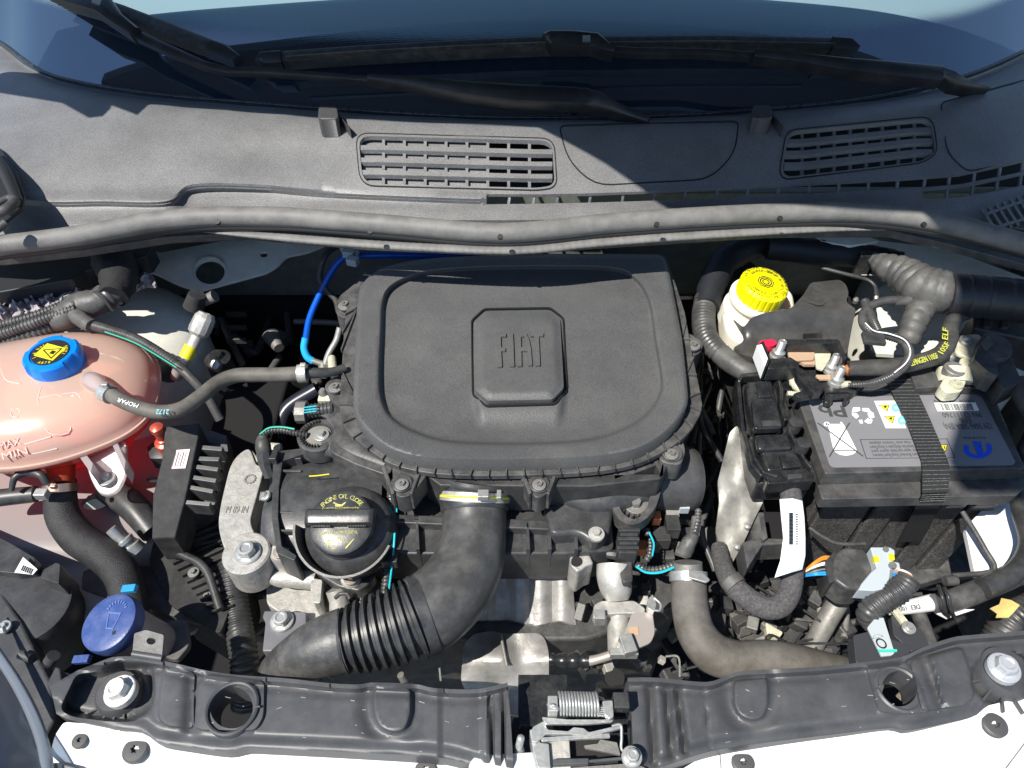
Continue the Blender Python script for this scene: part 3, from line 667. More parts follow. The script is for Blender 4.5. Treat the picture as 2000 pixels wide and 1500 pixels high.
tube('wing_swage', [(300, 900, -.196, 9), (265, 915, -.193, 10), (262, 935, -.193, 7)], WING, body, seg=10)
plate('wing_flange', rnd([(110, 1095), (320, 1108), (420, 1180), (430, 1230), (120, 1140)], 8), -.196, .01, UNDER, body, bevel=.002)
plate('wing_flange', rnd([(330, 1210), (365, 1208), (370, 1260), (345, 1290), (310, 1280)], 10), -.17, .01, UNDER, body, bevel=.002)
# right wing bits
plate('wing_edge', rnd([(1885, 1030), (1945, 968), (2060, 930), (2060, 1200), (1985, 1110), (1905, 1125)], 8), -.16, .008, WHITE, body, bevel=.002, label='white painted wing edge beside the battery')
plate('wing_rim', [(1905, 1040), (1950, 1005), (1958, 1012), (1915, 1048)], -.157, .003, WHITE, body, bevel=.001)
# hinge pocket at the far left
plate('hinge_pocket', rnd([(-80, 240), (0, 290), (30, 330), (48, 385), (45, 405), (0, 440), (-80, 460)], 6), .092, .004, KPR, body)
hg = body
hg = tube('bonnet_hinge', [(-40, 425, .105, 9), (5, 412, .11, 10), (28, 395, .11, 10), (18, 388, .11, 8), (-10, 402, .11, 7)], DARKM, body, seg=12)
tube('hinge_pin', [(-10, 450, .102, 8), (12, 436, .104, 9)], DARKM, hg, seg=12)
tube('hinge_link', [(-20, 300, .1, 12), (8, 335, .102, 12), (35, 395, .1, 10)], KPR, hg, seg=12)

# ============================================================ coolant tank
tank = thing('coolant_tank', 'translucent peach coolant tank with bright blue cap, holding red coolant', 'coolant tank', (110, 800, -.15))
seam = catmull([(311, 735), (303, 790), (272, 832), (215, 866), (110, 902), (0, 918), (-110, 905), (-190, 850), (-190, 770), (-110, 715), (30, 690), (160, 668), (255, 675), (299, 700)], 5, True)
ZT = -.075
sw = PP([p[0] for p in seam], [p[1] for p in seam], ZT); cen = sw.mean(0) + np.array([-.005, .0, 0])
def loft(name, prof, m, par, shift=(0, 0), ang=60, cap=True):
    V = []; F = []; n = len(sw)
    for s, dz, f in prof:
        for q in sw:
            d = q - cen; V.append(cen + d * s + np.array([shift[0] * f, shift[1] * f, dz]))
    for j in range(len(prof) - 1):
        for i in range(n): F.append([j * n + i, j * n + (i + 1) % n, (j + 1) * n + (i + 1) % n, (j + 1) * n + i])
    if cap: F.append([(len(prof) - 1) * n + i for i in range(n)])
    return mk(name, V, F, m, par, ang=ang)
up_ = [(math.cos(t) ** .8 if t < 1.5 else .05, .052 * math.sin(t), 0) for t in np.linspace(0, 1.5, 11)]
lo_ = [(1 - .42 * sst(0, 1, t), -.075 * t, t) for t in np.linspace(0, 1, 8)]
loft('upper_shell', [(1, .002, 0)] + [(a * .985, b + .004, 0) for a, b, c in up_], TANKU, tank)
loft('lower_shell', [(1, -.002, 0)] + [(a * .985, b - .004, c) for a, b, c in lo_], TANKL, tank, (.0, .01))
loft('seam_flange', [(.97, .003, 0), (1.012, .003, 0), (1.02, 0, 0), (1.012, -.003, 0), (.97, -.003, 0)], TANKU, tank, cap=False)
RC = trans_mat('red coolant', (.9, .06, .03), (1, .1, .05), (1, .10, .06), .4, .5)
loft('coolant', [(.70, .012, 0), (.88, .0115, 0), (.93, .004, 0), (.95, -.010, 0)] + [(a * .95, b * .93 - .006, c) for a, b, c in lo_[1:]], RC, tank, (.0, .01))
# mould marks and letters on the dome
def domeZ(x, y):
    """height of the dome surface under a pixel"""
    best = None
    for z in np.linspace(-.02, -.075, 56):
        q = PP([x], [y], z)[0]; d = q - cen
        ang = math.atan2(d[1], d[0]); a2 = np.arctan2((sw - cen)[:, 1], (sw - cen)[:, 0]); i = int(np.argmin(np.abs((a2 - ang + math.pi) % (2 * math.pi) - math.pi)))
        rr = np.hypot(*d[:2]) / np.hypot(*(sw - cen)[i][:2]) / .985
        if rr < 1:
            t = math.acos(min(1, rr ** 1.25)); h = ZT + .004 + .052 * math.sin(t)
            if h >= z: return z
    return -.07
def onDome(pts, off=.0006): return [(x, y, domeZ(x, y) + off) for x, y in pts]
MK = trans_mat('moulded tank mark', (.98, .86, .78), (.9, .6, .5), (1, .6, .5), .3, .15)
for ln in ([(80, 755), (75, 790), (95, 845), (138, 840), (120, 775), (76, 778)], [(120, 770), (150, 768), (160, 790), (165, 822)], [(-5, 700), (10, 740), (40, 750)], [(195, 690), (240, 705), (285, 745)]):
    tube('mould_line', onDome(ln, .0002), MK, tank, r=1.1, seg=6, n=4)
tube('level_mark', onDome([(48, 868), (100, 853)], .0004), MK, tank, r=1.6, seg=6)
tube('level_mark', onDome([(62, 887), (112, 876)], .0004), MK, tank, r=1.6, seg=6)
tube('mould_ring', onDome([(30 + 9 * math.cos(a), 806 + 9 * math.sin(a)) for a in np.linspace(0, 6.4, 14)], .0002), MK, tank, r=1.1, seg=6, n=2)
for s_, a, b in (('MAX', (0, 878), (42, 868)), ('MIN', (6, 898), (55, 886))):
    z_ = domeZ((a[0] + b[0]) / 2, (a[1] + b[1]) / 2) + (.0012 if s_ == 'MAX' else .0035); text(s_, a, b, z_, MK, tank, hr=.0085, nrm=(0, -.75, .66), ext=.0008)
# ear with bolt
ear = plate('mounting_ear', rnd([(158, 868), (215, 850), (246, 862), (247, 925, 25), (228, 962, 25), (195, 968, 20), (176, 935, 20)], 6), lambda X, Y: -.083 - .0003 * (Y - 860), .006, MILK, tank, bevel=.002)
for q in ([(216, 862), (226, 856), (246, 900), (243, 922)], [(150, 885), (160, 876), (182, 905), (178, 925)]):
    plate('ear_web', q, -.078, .026, MILK, ear, bevel=.001)
fast('small', tank, 208, 935, -.103, 17)
# filler cap
capc = P(98, 688, -.002); kk = ppm(capc)
lathe('filler_neck', capc, [(46 / kk, -.05), (46 / kk, -.02)], TANKU, tank)
lob = lambda a, j: 1 + (.10 if j in (2, 3, 4) and (a % (math.pi / 2)) < .95 else 0) * (1 if j != 4 else .9)
rr = 45 / kk
cap_ = lathe('screw_cap', capc, [(rr * 1.13, -.026), (rr * 1.14, -.018), (rr * 1.08, -.012), (rr * 1.04, -.002), (rr * .98, .0005), (rr * .84, .001), (rr * .80, -.001), (rr * .2, -.001)], BLUE, tank, seg=72, lobes=lob, ang=30, label='bright blue screw cap with yellow warning print')
lathe('cap_label', capc, [(rr * .77, -.0012), (rr * .77, .0002)], KPR, cap_, seg=40)
def decal(name, c, pts, m, par, lift, xd=(1, 0, 0), s=1.0, nrm=(0, 0, 1), th=.0003):
    x, y, z = basis(nrm, xd); V = [Vector(c) + x * p[0] * s + y * p[1] * s + z * lift for p in pts]; n = len(V)
    return mk(name, V + [v - z * th for v in V], [list(range(n)), list(range(2 * n - 1, n - 1, -1))] + [[i, (i + 1) % n, n + (i + 1) % n, n + i] for i in range(n)], m, par, ang=30)
xd_ = (math.cos(R(-18)), math.sin(R(-18)), 0)
q_ = rr * .5
decal('warning_square', capc, [(-1, -.8), (1, -.8), (1, .8), (-1, .8)], YELP, cap_, .0008, xd_, q_)
def ringpoly(name, c, pts, wd, m, par, lift, xd, s, nrm=(0, 0, 1), closed=True):
    """outline drawn as a flat band"""
    n = len(pts); cx = sum(p[0] for p in pts) / n; cy = sum(p[1] for p in pts) / n; x, y, z = basis(nrm, xd); V = []; F = []
    inn = [(cx + (p[0] - cx) * (1 - wd), cy + (p[1] - cy) * (1 - wd)) for p in pts]
    for p in list(pts) + inn: V.append(Vector(c) + x * p[0] * s + y * p[1] * s + z * lift)
    for i in range(n): F.append([i, (i + 1) % n, n + (i + 1) % n, n + i])
    return mk(name, V, F, m, par, recalc=False)
ringpoly('warning_triangle', capc, [(-.8, 0), (.75, .7), (.75, -.7)], .22, KPR, cap_, .0012, xd_, q_)
decal('warning_mark', capc, [(.1, -.2), (.5, -.2), (.5, .2), (.1, .2)], KPR, cap_, .0013, xd_, q_)
arctext('A878', capc + Vector((0, 0, .0006)), rr * .66, -105, 12, YELP, cap_, rr * .2)
arctext('1.4 bar', capc + Vector((0, 0, .0006)), rr * .64, 215, -13, YELP, cap_, rr * .22)
arctext('NOZI', capc + Vector((0, 0, .0006)), rr * .64, 30, -13, YELP, cap_, rr * .22)
# small outlet elbow
nz_ = tube('outlet', [(175, 742, -.032, 17), (186, 747, -.024, 18), (203, 762, -.022, 12), (218, 772, -.022, 11)], MILK, tank, seg=18)
# breather hose to the throttle side
vh = thing('coolant_hose', 'thin grey rubber hose running from the coolant tank towards the air box', 'hose', (400, 765, -.04))
tube('hose', [(214, 769, -.020), (250, 788, -.018), (300, 804, -.018), (350, 800, -.02), (392, 774, -.024), (425, 748, -.028), (460, 734, -.03), (500, 732, -.03), (545, 732, -.03), (598, 729, -.03)], RUBG, vh, r=14.5, seg=20)
def clamp(par, a, b, r, m=None, ear_=None):
    t = tube('hose_clamp', [a, b], m or ALUB, par, r=r, seg=24)
    if ear_: box('clamp_ear', P(*ear_), (.007, .005, .006), m or ALUB, t)
    return t
clamp(vh, (203, 765, -.021), (217, 772, -.020), 18, ZINC, (206, 752, -.006))
clamp(vh, (582, 730, -.03), (599, 729, -.03), 18, ALUB, (592, 714, -.018))
text('2172', (331, 800), (306, 800), -.0075, CPR, vh, hr=.006, nrm=(0, -.3, .95), ext=.0001, name='print')
text('MOPAR', (272, 790), (232, 777), -.0085, WPR, vh, hr=.005, nrm=(0, -.3, .95), ext=.0001, name='print')
# lower coolant hose
lh = thing('radiator_hose', 'thick black braided hose curving down from under the coolant tank', 'hose', (170, 1070, -.15))
tube('hose', [(118, 940, -.125, 28), (118, 970, -.13, 29), (124, 1010, -.14, 31), (155, 1052, -.15, 33), (200, 1082, -.155, 33), (235, 1118, -.16, 33), (252, 1170, -.165, 32), (262, 1220, -.18, 32), (300, 1290, -.22, 32)], mat('braided hose', (.014, .014, .016), .6, bump=1, bscale=700, dust=.08), lh, seg=24)
clamp(lh, (117, 946, -.12), (118, 962, -.126), 31, mat('coppery clamp', (.5, .36, .28), .35, .8), (105, 950, -.09))
tube('hose_spout', [(118, 905, -.11, 26), (118, 946, -.12, 25)], TANKL, tank, seg=20)
tj = thing('quick_connector', 'small black pipe connector joined to the hose under the coolant tank', 'connector', (50, 960, -.12))
tube('tube', [(-20, 975, -.12, 17), (20, 970, -.12, 17), (70, 965, -.12, 16)], BLK, tj)
tube('clip', [(22, 958, -.10, 5), (30, 932, -.09, 7), (55, 922, -.09, 9), (80, 928, -.09, 8), (92, 945, -.1, 8)], BLK, tj, seg=10)
box('clip_tab', P(82, 965, -.1), (.014, .01, .01), ZINC, tj)
# ============================================================ left looms, service port, washer, side housings
loom = thing('wiring_loom', 'taped wiring loom with corrugated tubes crossing above the blue capped tank', 'wiring loom', (160, 600, -.03))
RG = (.0042, .0011)
tube('corrugated_tube', [(-60, 652, -.03), (0, 636, -.03), (60, 620, -.028), (110, 602, -.026), (150, 585, -.022)], LOOM, loom, r=10.5, ring=RG, seg=14)
tube('corrugated_tube', [(-60, 668, -.028), (0, 653, -.028), (50, 637, -.026), (100, 619, -.024), (150, 603, -.02)], LOOM, loom, r=11, ring=RG, seg=14)
tube('corrugated_tube', [(-60, 690, -.045), (0, 672, -.045), (60, 652, -.042), (110, 630, -.04), (140, 617, -.036)], LOOM, loom, r=21, ring=(.0055, .0014), seg=18)
tube('corrugated_tube', [(176, 634, -.03), (215, 645, -.03), (260, 660, -.032), (300, 682, -.036), (345, 712, -.045)], LOOM, loom, r=10.5, ring=RG, seg=14)
tube('corrugated_tube', [(200, 590, -.02), (225, 570, -.018), (240, 540, -.015)], LOOM, loom, r=26, ring=(.007, .0016), seg=18)
tube('taped_joint', [(102, 628, -.034, 20), (130, 618, -.032, 26), (158, 598, -.028, 28), (190, 590, -.024, 25), (212, 574, -.02, 24)], TAPE, loom, seg=18, noise=.07)
tube('taped_joint', [(140, 606, -.026, 17), (160, 625, -.028, 15), (180, 637, -.029, 14)], TAPE, loom, seg=14, noise=.06)
tube('taped_joint', [(222, 580, -.014, 27), (232, 545, -.01, 34), (222, 510, -.006, 38), (215, 480, 0, 36)], mat('black fabric tape', (.012, .012, .014), .8, bump=.8, bscale=160), loom, seg=18, noise=.08)
tube('taped_branch', [(345, 712, -.045, 10), (375, 740, -.055, 9), (405, 775, -.075, 9), (430, 820, -.1, 9)], RUB, loom, seg=12)
tube('green_stripe', [(205, 648, -.023, 1.3), (260, 668, -.024, 1.3), (300, 690, -.028, 1.3), (345, 718, -.036, 1.3)], GREEN, loom, seg=6)
port = thing('service_port', 'silver service port cap with a yellow tag behind the coolant tank', 'service port', (385, 650, -.07))
pa = P(372, 684, -.06); pb_ = P(402, 618, -.03); ax = (pb_ - pa).normalized()
tube('pipe', [(345, 735, -.10, 12), (355, 712, -.075, 12), (372, 684, -.06, 12), (388, 650, -.045, 12)], ALUB, port, seg=16)
lathe('port_cap', pb_ - ax * .018, [(.009, -.01), (.0135, -.006), (.0145, 0), (.0135, .016), (.010, .022), (.004, .0225), (.0035, .018)], ALUB, port, nrm=ax, seg=12, ang=20)
tube('yellow_tag', [(362, 700, -.066), (374, 676, -.056)], YELP, port, r=13, seg=16)
tube('bracket_pipe', [(310, 715, -.12, 24), (332, 722, -.10, 26)], BLK, port, seg=18)
# fan shroud / relay housing with ribs
SHADEBLK = mat('shade darkened plastic', (.014, .014, .015), .75, bump=.2, bscale=300, dust=.12, dscale=50)  # black plastic made darker to carry the shade on the housing
box_ = thing('relay_housing', 'ribbed black plastic housing with a small pink sticker beside the engine mount', 'housing', (360, 920, -.12))
plate('cover', [(322, 832), (390, 826), (388, 850), (362, 975), (342, 1050), (296, 1052), (298, 968), (315, 900)], lambda X, Y: -.075 - .00025 * (Y - 830), .05, SHADEBLK, box_, bevel=.002)
plate('sticker', [(345, 879), (371, 877), (362, 914), (335, 915)], lambda X, Y: -.0745 - .00025 * (Y - 830), .001, PINK, box_)
for i in range(5):
    bar('sticker_print', [(341 + i * 5 + 3, 883), (335 + i * 5 + 1, 911)], 2.2 if i % 2 else 1.2, lambda X, Y: -.0742 - .00025 * (Y - 830), .0004, GPR, box_, bevel=0)
ribp = [((386, 868), (436, 872)), ((380, 890), (430, 892)), ((374, 905), (428, 912)), ((370, 926), (424, 934)), ((364, 945), (418, 955)), ((358, 975), (412, 980))]
for k, (a, b) in enumerate(ribp):
    plate('rib', [a, b, (b[0] - 3, b[1] + 9), (a[0] - 3, a[1] + 9)], lambda X, Y: -.085 - .0002 * (Y - 830), .02, BLK, box_, bevel=.001)
plate('rib_back', [(388, 832), (442, 850), (446, 880), (420, 985), (350, 1010), (360, 965)], lambda X, Y: -.105 - .0002 * (Y - 830), .03, BLK, box_, bevel=.001)
for k in range(7):
    bar('fin', [(360 + k * 4, 1030 + k * 9), (445, 985 + k * 16)], 5, -.17 - .004 * k, .02, BLK, box_, bevel=.0006)
plate('lower_body', rnd([(300, 1052), (440, 990), (470, 1130), (430, 1240), (330, 1180), (290, 1100)], 14), -.19, .1, SHADEBLK, box_, bevel=.004)
for k in range(11): bar('shroud_rib', [(318 + k * 9, 1075 + k * 12), (455, 1010 + k * 17)], 3.5, -.184, .01, SHADEBLK, box_, bevel=.0006)
tube('shroud_pipe', [(350, 1080, -.17, 8), (400, 1110, -.17, 8), (430, 1190, -.18, 8)], BLK, box_)
rb = thing('red_stud', 'red topped stud between coolant tank and relay housing', 'stud', (321, 850, -.1))
lathe('stud', P(321, 862, -.10), [(.012, -.02), (.012, 0), (.008, .002), (.008, .006), (.0065, .007), (.0065, .02), (.008, .021), (.008, .028), (.003, .031)], mat('red stud metal', (.65, .12, .08), .3, .5), rb, seg=16)
lathe('rubber_base', P(318, 874, -.115), [(.02, -.02), (.02, 0), (.012, .004)], BLK, rb, seg=6)
st2 = thing('stud_bolt', 'pale bolt standing beside the braided radiator hose', 'bolt', (248, 1060, -.16))
lathe('bolt', P(252, 1068, -.16), [(.014, -.01), (.014, 0), (.009, .002), (.009, .006), (.012, .007), (.012, .011), (.0065, .012), (.0065, .03)], ZINC, st2, nrm=(-.55, .35, .75), seg=18)
fast('small', box_, 378, 1118, -.18, 11, GREYM); fast('small', box_, 404, 1162, -.19, 7, GREYM)
tube('inner_tube', [(210, 955, -.17, 26), (260, 990, -.17, 28), (300, 1040, -.18, 24)], BLK, box_)
# corrugated drain tube in the dark left of the engine
dt = thing('corrugated_hose', 'dark corrugated hose dropping in front of the engine mount at the left', 'hose', (470, 1200, -.2))
tube('hose', [(450, 1100, -.19, 25), (458, 1170, -.20, 26), (468, 1230, -.21, 27), (478, 1300, -.22, 28), (480, 1380, -.26, 28)], BLK, dt, ring=(.0055, .0016), seg=20)
# washer filler
wf = thing('washer_filler', 'blue violet washer fluid cap on a milky filler neck at the lower left', 'washer cap', (225, 1225, -.16))
wc = P(212, 1215, -.10); wk = ppm(wc); wn = Vector((-.22, -.10, .97)).normalized()
lathe('filler_neck', wc, [(46 / wk, -.09), (50 / wk, -.02), (52 / wk, -.014)], MILK, wf, nrm=wn)
lathe('cap', wc, [(56 / wk, -.016), (58 / wk, -.013), (58 / wk, -.004), (56 / wk, 0), (50 / wk, .0015), (20 / wk, .0015)], WASH, wf, nrm=wn, seg=48)
bx, by, bz = basis(wn)
box('cap_tab', wc + bx * .012 + by * .034, (.016, .008, .006), mat('blue tab', (.02, .25, .5), .4), wf, nrm=wn)
box('cap_hinge', wc - by * .036 - bx * .016, (.018, .008, .006), WASH, wf, nrm=wn)
WM = mat('washer cap moulding', (.10, .16, .42), .5)
for k in range(9):
    a = R(20 + k * 17.5); c = wc + bx * (.006 + .011 * math.cos(a)) + by * (.010 + .010 * math.sin(a)) + wn * .0021
    box('spray_mark', c, (.003, .0012, .0007), WM, wf, nrm=wn, xd=bx * math.cos(a) + by * math.sin(a), bevel=0)
ringpoly('windscreen_mark', wc, [(-.2, .9), (1.2, .7), (.9, -.8), (.1, -.7)], .16, WM, wf, .0022, bx, .011, nrm=wn)
lathe('cap_hole', wc + bx * .012 - by * .012, [(.0022, .001), (.0022, .0019)], KPR, wf, nrm=wn, seg=12)
# headlamp and its housing at the lower left edge
hl = thing('headlamp', 'scuffed clear headlamp lens edge at the lower left corner', 'headlamp', (30, 1400, -.12))
HSG = mat('headlamp housing', (.034, .036, .041), .5, bump=.2, bscale=300, dust=.12, dscale=30)  # base colour darkened in place of the shade over the lamp corner
plate('housing', [(-80, 1090), (0, 1150), (40, 1210), (100, 1330), (110, 1400), (60, 1500), (40, 1600), (-80, 1600)], -.145, .03, HSG, hl, bevel=.004)
hz = lambda X, Y: -.10 + .02 * sst(0, 70, (X - 0) * -1 + 40) - .0001 * (X + 50)
plate('lens', [(-60, 1200), (0, 1285), (40, 1340), (80, 1430), (100, 1520), (90, 1600), (-60, 1600)], lambda X, Y: -.105 - .00035 * np.clip(X + .45 * (1500 - Y) * 1 - 60, -200, 200), .003, LENS, hl, grid=20)
tube('lens_rim', [(-20, 1255, -.103, 9), (30, 1330, -.108, 10), (66, 1400, -.11, 11), (88, 1470, -.115, 11), (98, 1560, -.12, 12)], LENS, hl, seg=12)
plate('reflector', [(-60, 1300), (0, 1330), (50, 1420), (60, 1520), (-60, 1560)], -.17, .01, mat('lamp chrome', (.6, .62, .66), .15, .9, bump=.6, bscale=25), hl, bevel=.002)
lathe('motor_drum', P(40, 1180, -.15), [(.055, -.08), (.055, -.01), (.05, 0), (.046, .001)], HSG, hl, nrm=(.15, .05, .98), seg=40)
plate('drum_bracket', rnd([(-60, 1020), (20, 1060), (70, 1090), (66, 1112), (30, 1120), (-60, 1110)], 6), -.135, .03, BLK, hl, bevel=.003)
plate('drum_tag', [(45, 1088), (73, 1112), (64, 1122), (28, 1118)], -.128, .001, PAPER, hl)
for i in range(6): bar('tag_print', [(46 + i * 3.6, 1104 + i * 1.4), (41 + i * 3.6, 1114 + i * 1.4)], 1.8, -.1272, .0004, KPR, hl, bevel=0)
plate('bracket_finger', rnd([(85, 1112), (110, 1098), (118, 1102), (115, 1140), (78, 1128)], 4), -.13, .05, BLK, hl, bevel=.002)
plate('front_shield', [(100, 1335), (120, 1310), (230, 1340), (205, 1440), (105, 1395)], -.155, .006, HSG, hl, bevel=.001)
plate('front_web', [(90, 1335), (108, 1300), (118, 1305), (130, 1395), (118, 1395)], -.12, .05, HSG, hl, bevel=.002)
fast('small', hl, 8, 1224, -.138, 13, ZINC)
tube('harness_stub', [(95, 1295, -.14, 12), (105, 1280, -.13, 12)], HSG, hl)
tube('stay', [(40, 1278, -.14, 9), (62, 1286, -.14, 9)], HSG, hl)

# ============================================================ air filter box
air = thing('air_filter_box', 'large grained black air filter box with a raised square badge, on top of the engine', 'air filter box', (1020, 720, -.12))
lid = catmull([(697, 600), (706, 556), (735, 528), (785, 512), (860, 502), (1050, 495), (1240, 495)], 5)[:-1] + rnd([(1293, 499), (1308, 525)], 2)[:0]
lid = [tuple(p) for p in catmull([(697, 600), (705, 560), (735, 530), (785, 513), (860, 503), (1050, 496), (1240, 496)], 4)] + [(1288, 497), (1298, 504), (1306, 525), (1319, 590), (1332, 660), (1340, 730)] + \
      [tuple(p) for p in catmull([(1344, 775), (1340, 796), (1318, 830), (1280, 862), (1230, 884), (1150, 896), (1020, 901), (900, 901), (815, 895), (768, 882), (733, 860), (706, 832), (692, 806), (690, 770)], 4)]
INN = [tuple(p) for p in catmull([(742, 640), (745, 590), (760, 560), (800, 538), (860, 525), (1000, 519), (1190, 521), (1245, 545), (1272, 590), (1283, 660), (1296, 740), (1291, 775), (1262, 815), (1200, 850), (1100, 868), (900, 868), (812, 848), (762, 818), (742, 780), (738, 730)], 4, True)]
PAD = rnd([(946, 604), (1074, 602), (1098, 620), (1106, 758), (1084, 786), (950, 790), (924, 768), (922, 626)], 5, 3)
def lidz(X, Y):
    z = -.022 - .00002 * np.abs(X - 1020) * 0
    z = z - .011 * (1 - sst(-7, 0, sdist(X, Y, INN)))              # inner field steps down inside the rim
    z = z + .0035 * np.exp(-(((X - 1010) / 420) ** 2 + ((Y - 690) / 200) ** 2))
    z = z - .010 * sst(560, 900, Y) * sst(0, 90, -sdist(X, Y, lid))  # field falls gently to the front
    e = sdist(X, Y, lid)
    z = z - .004 * (1 - sst(0, 6, -e))
    # badge pedestal: flush at the back, proud at the front, running out down the slope
    fl = np.interp(Y, [786, 850], [0, 22]); wx = np.abs(X - 1015) - 92 + fl * .3
    ped = (1 - sst(-14 - fl * .3, 0, wx)) * sst(640, 785, Y) * (1 - sst(790, 850, Y))
    return z + .0085 * ped
INR = resamp(INN, 6)
plate('lid', lid, lidz, .02, GRAIN, air, grid=6, ang=60, lines=[(offs(INR, o), True) for o in (.6, -1.8, -3.6, -5.4, -7.2)] + [(resamp(offs(lid, o), 6), True) for o in (-2, -4, -6)])
def fz(X, Y): return -.042 + 0 * X
FL = [tuple(p) for p in catmull([(672, 640), (680, 580), (696, 555)], 3)] + [(720, 520), (1300, 498), (1322, 560), (1338, 610), (1352, 690), (1366, 755)] + \
     [tuple(p) for p in catmull([(1372, 790), (1366, 812), (1338, 852), (1290, 885), (1235, 908), (1150, 922), (1020, 928), (900, 928), (828, 922), (770, 908), (735, 888), (700, 862), (672, 832), (664, 800), (666, 740)], 4)]
fl_ = plate('flange', FL, fz, .008, BLKD, air, bevel=.0012)
plate('lower_body', shrink(FL, 10), -.05, .11, BLK, air, bevel=.003)
# ribs round the flange
fc = np.array([1015., 700.])
path = [p for p in FL if p[1] > 560]; path = [tuple(p) for p in catmull([(676, 600), (668, 650), (665, 710), (662, 770), (672, 830), (700, 862), (735, 888), (770, 908), (828, 922), (900, 928), (1020, 928), (1150, 922), (1235, 908), (1290, 885), (1338, 852), (1366, 812), (1370, 780), (1360, 725), (1350, 670), (1338, 620)], 12)]
pl = np.array(path); dd_ = np.r_[0, np.cumsum(np.hypot(*np.diff(pl, axis=0).T))]
lidp = np.array(lid)
for s in np.arange(12, dd_[-1], 35.5):
    x = np.interp(s, dd_, pl[:, 0]); y = np.interp(s, dd_, pl[:, 1])
    j = int(np.argmin(np.hypot(lidp[:, 0] - x, lidp[:, 1] - y))); lx, ly = lidp[j]
    bar('rib', [(x, y), (lx, ly + 0)], 2.4, -.0385, .006, BLKD, fl_, bevel=0)
# lugs with screws
for (x, y, s) in ((674, 597, ((660, 580), (700, 548), (712, 560), (700, 610), (672, 622), (655, 612))), (655, 757, ((640, 742), (690, 708), (690, 800), (676, 806), (640, 775))),
                  (785, 946, ((766, 905), (836, 925), (802, 968), (782, 972), (768, 962))), (1053, 947, ((1012, 926), (1094, 926), (1072, 962), (1050, 974), (1036, 962))),
                  (1312, 887, ((1285, 895), (1330, 845), (1340, 880), (1330, 908), (1300, 905))), (1354, 675, ((1335, 650), (1352, 652), (1372, 672), (1368, 690), (1342, 700)))):
    lg = plate('lug', rnd(list(s), 10), -.05, .03, BLKD, air, bevel=.002)
    lathe('screw_boss', P(x, y, -.05), [(19 / 1600, -.03), (19 / 1600, .003), (17 / 1600, .004)], BLKD, lg)
    fast('wash', air, x, y, -.044, 13.5, GREYM)
    for sx in (-1, 1):
        if y > 930: plate('lug_web', [(x + sx * 34, 905), (x + sx * 40, 912), (x + sx * 20, 965), (x + sx * 14, 962)], -.046, .03, BLKD, lg, bevel=.001)
# badge
bar('badge_gap', offs(PAD, 1.5) + [offs(PAD, 1.5)[0]], 2.4, lambda X, Y: lidz(X, Y) + .0035, .003, KPR, air, bevel=0)
bd = plate('badge', rnd([(950, 607), (1072, 605), (1094, 623), (1101, 757), (1080, 780), (953, 783), (929, 763), (926, 628)], 5, 3),
           lambda X, Y: np.minimum(-.0235 + .0068 * sst(600, 790, Y) * 1 - .0045, 1) + .0045 * sst(0, 17, -sdist(X, Y, [(950, 607), (1072, 605), (1094, 623), (1101, 757), (1080, 780), (953, 783), (929, 763), (926, 628)])) , .006, GRAIN, air, grid=5, ang=50)
def badgeZ(X, Y): return -.0235 + .0068 * sst(600, 790, Y) + .0030 + 0 * X
def EM(pts): return [(900 + p[0] / 6, 580 + p[1] / 6) for p in pts]
LETF = [[(410, 420), (530, 420), (530, 462), (470, 465), (472, 590), (522, 590), (522, 632), (474, 634), (484, 815), (430, 820)],
        [(552, 420), (612, 420), (628, 810), (572, 812)],
        [(645, 420), (768, 420), (800, 500), (822, 600), (838, 800), (788, 803), (775, 632), (710, 632), (714, 808), (662, 810)],
        [(800, 420), (968, 416), (968, 458), (915, 460), (930, 802), (876, 806), (862, 460), (822, 462)]]
for k, L_ in enumerate(LETF):
    hl_ = [EM([(705, 465), (742, 465), (764, 590), (708, 590)])] if k == 2 else []
    plate('raised_letter', EM(L_), badgeZ, .003, GRAIN, bd, holes=hl_)
# front outlet, mounts
tube('outlet_neck', [(935, 905, -.075, 66), (930, 945, -.085, 66)], BLK, air, seg=32)
mt = plate('mount_bracket', rnd([(1180, 918, 4), (1290, 880, 4), (1296, 900, 4), (1292, 960, 20), (1275, 1005, 25), (1235, 1030, 25), (1200, 1008, 25), (1190, 960, 20)], 8, 5), -.088, .02, BLKD, air, bevel=.003,
           holes=[rnd([(1202, 935), (1280, 912), (1272, 960, 20), (1262, 1000, 20), (1238, 1018, 20), (1212, 1000, 20), (1204, 965)], 8)])
plate('mount_pocket', rnd([(1196, 930), (1288, 900), (1280, 1000, 25), (1238, 1026, 25), (1202, 1000, 25)], 10), -.105, .02, BLKD, air, bevel=.002)
plate('mount_wall', [(1196, 922), (1286, 890), (1288, 905), (1198, 940)], -.055, .06, BLKD, air, bevel=.002)
gc_ = P(1241, 985, -.10)
for i in range(20):
    a = 2 * math.pi * i / 20; box('grommet_tooth', gc_ + Vector((math.cos(a) * .0165, math.sin(a) * .0165, .002)), (.006, .002, .006), BLKD, mt, xd=(math.cos(a), math.sin(a), 0), bevel=0)
lathe('grommet', gc_, [(.0155, -.01), (.0155, .004), (.0145, .005)], GREYM, mt)
fast('small', air, 1241, 986, -.096, 22, GREYM)
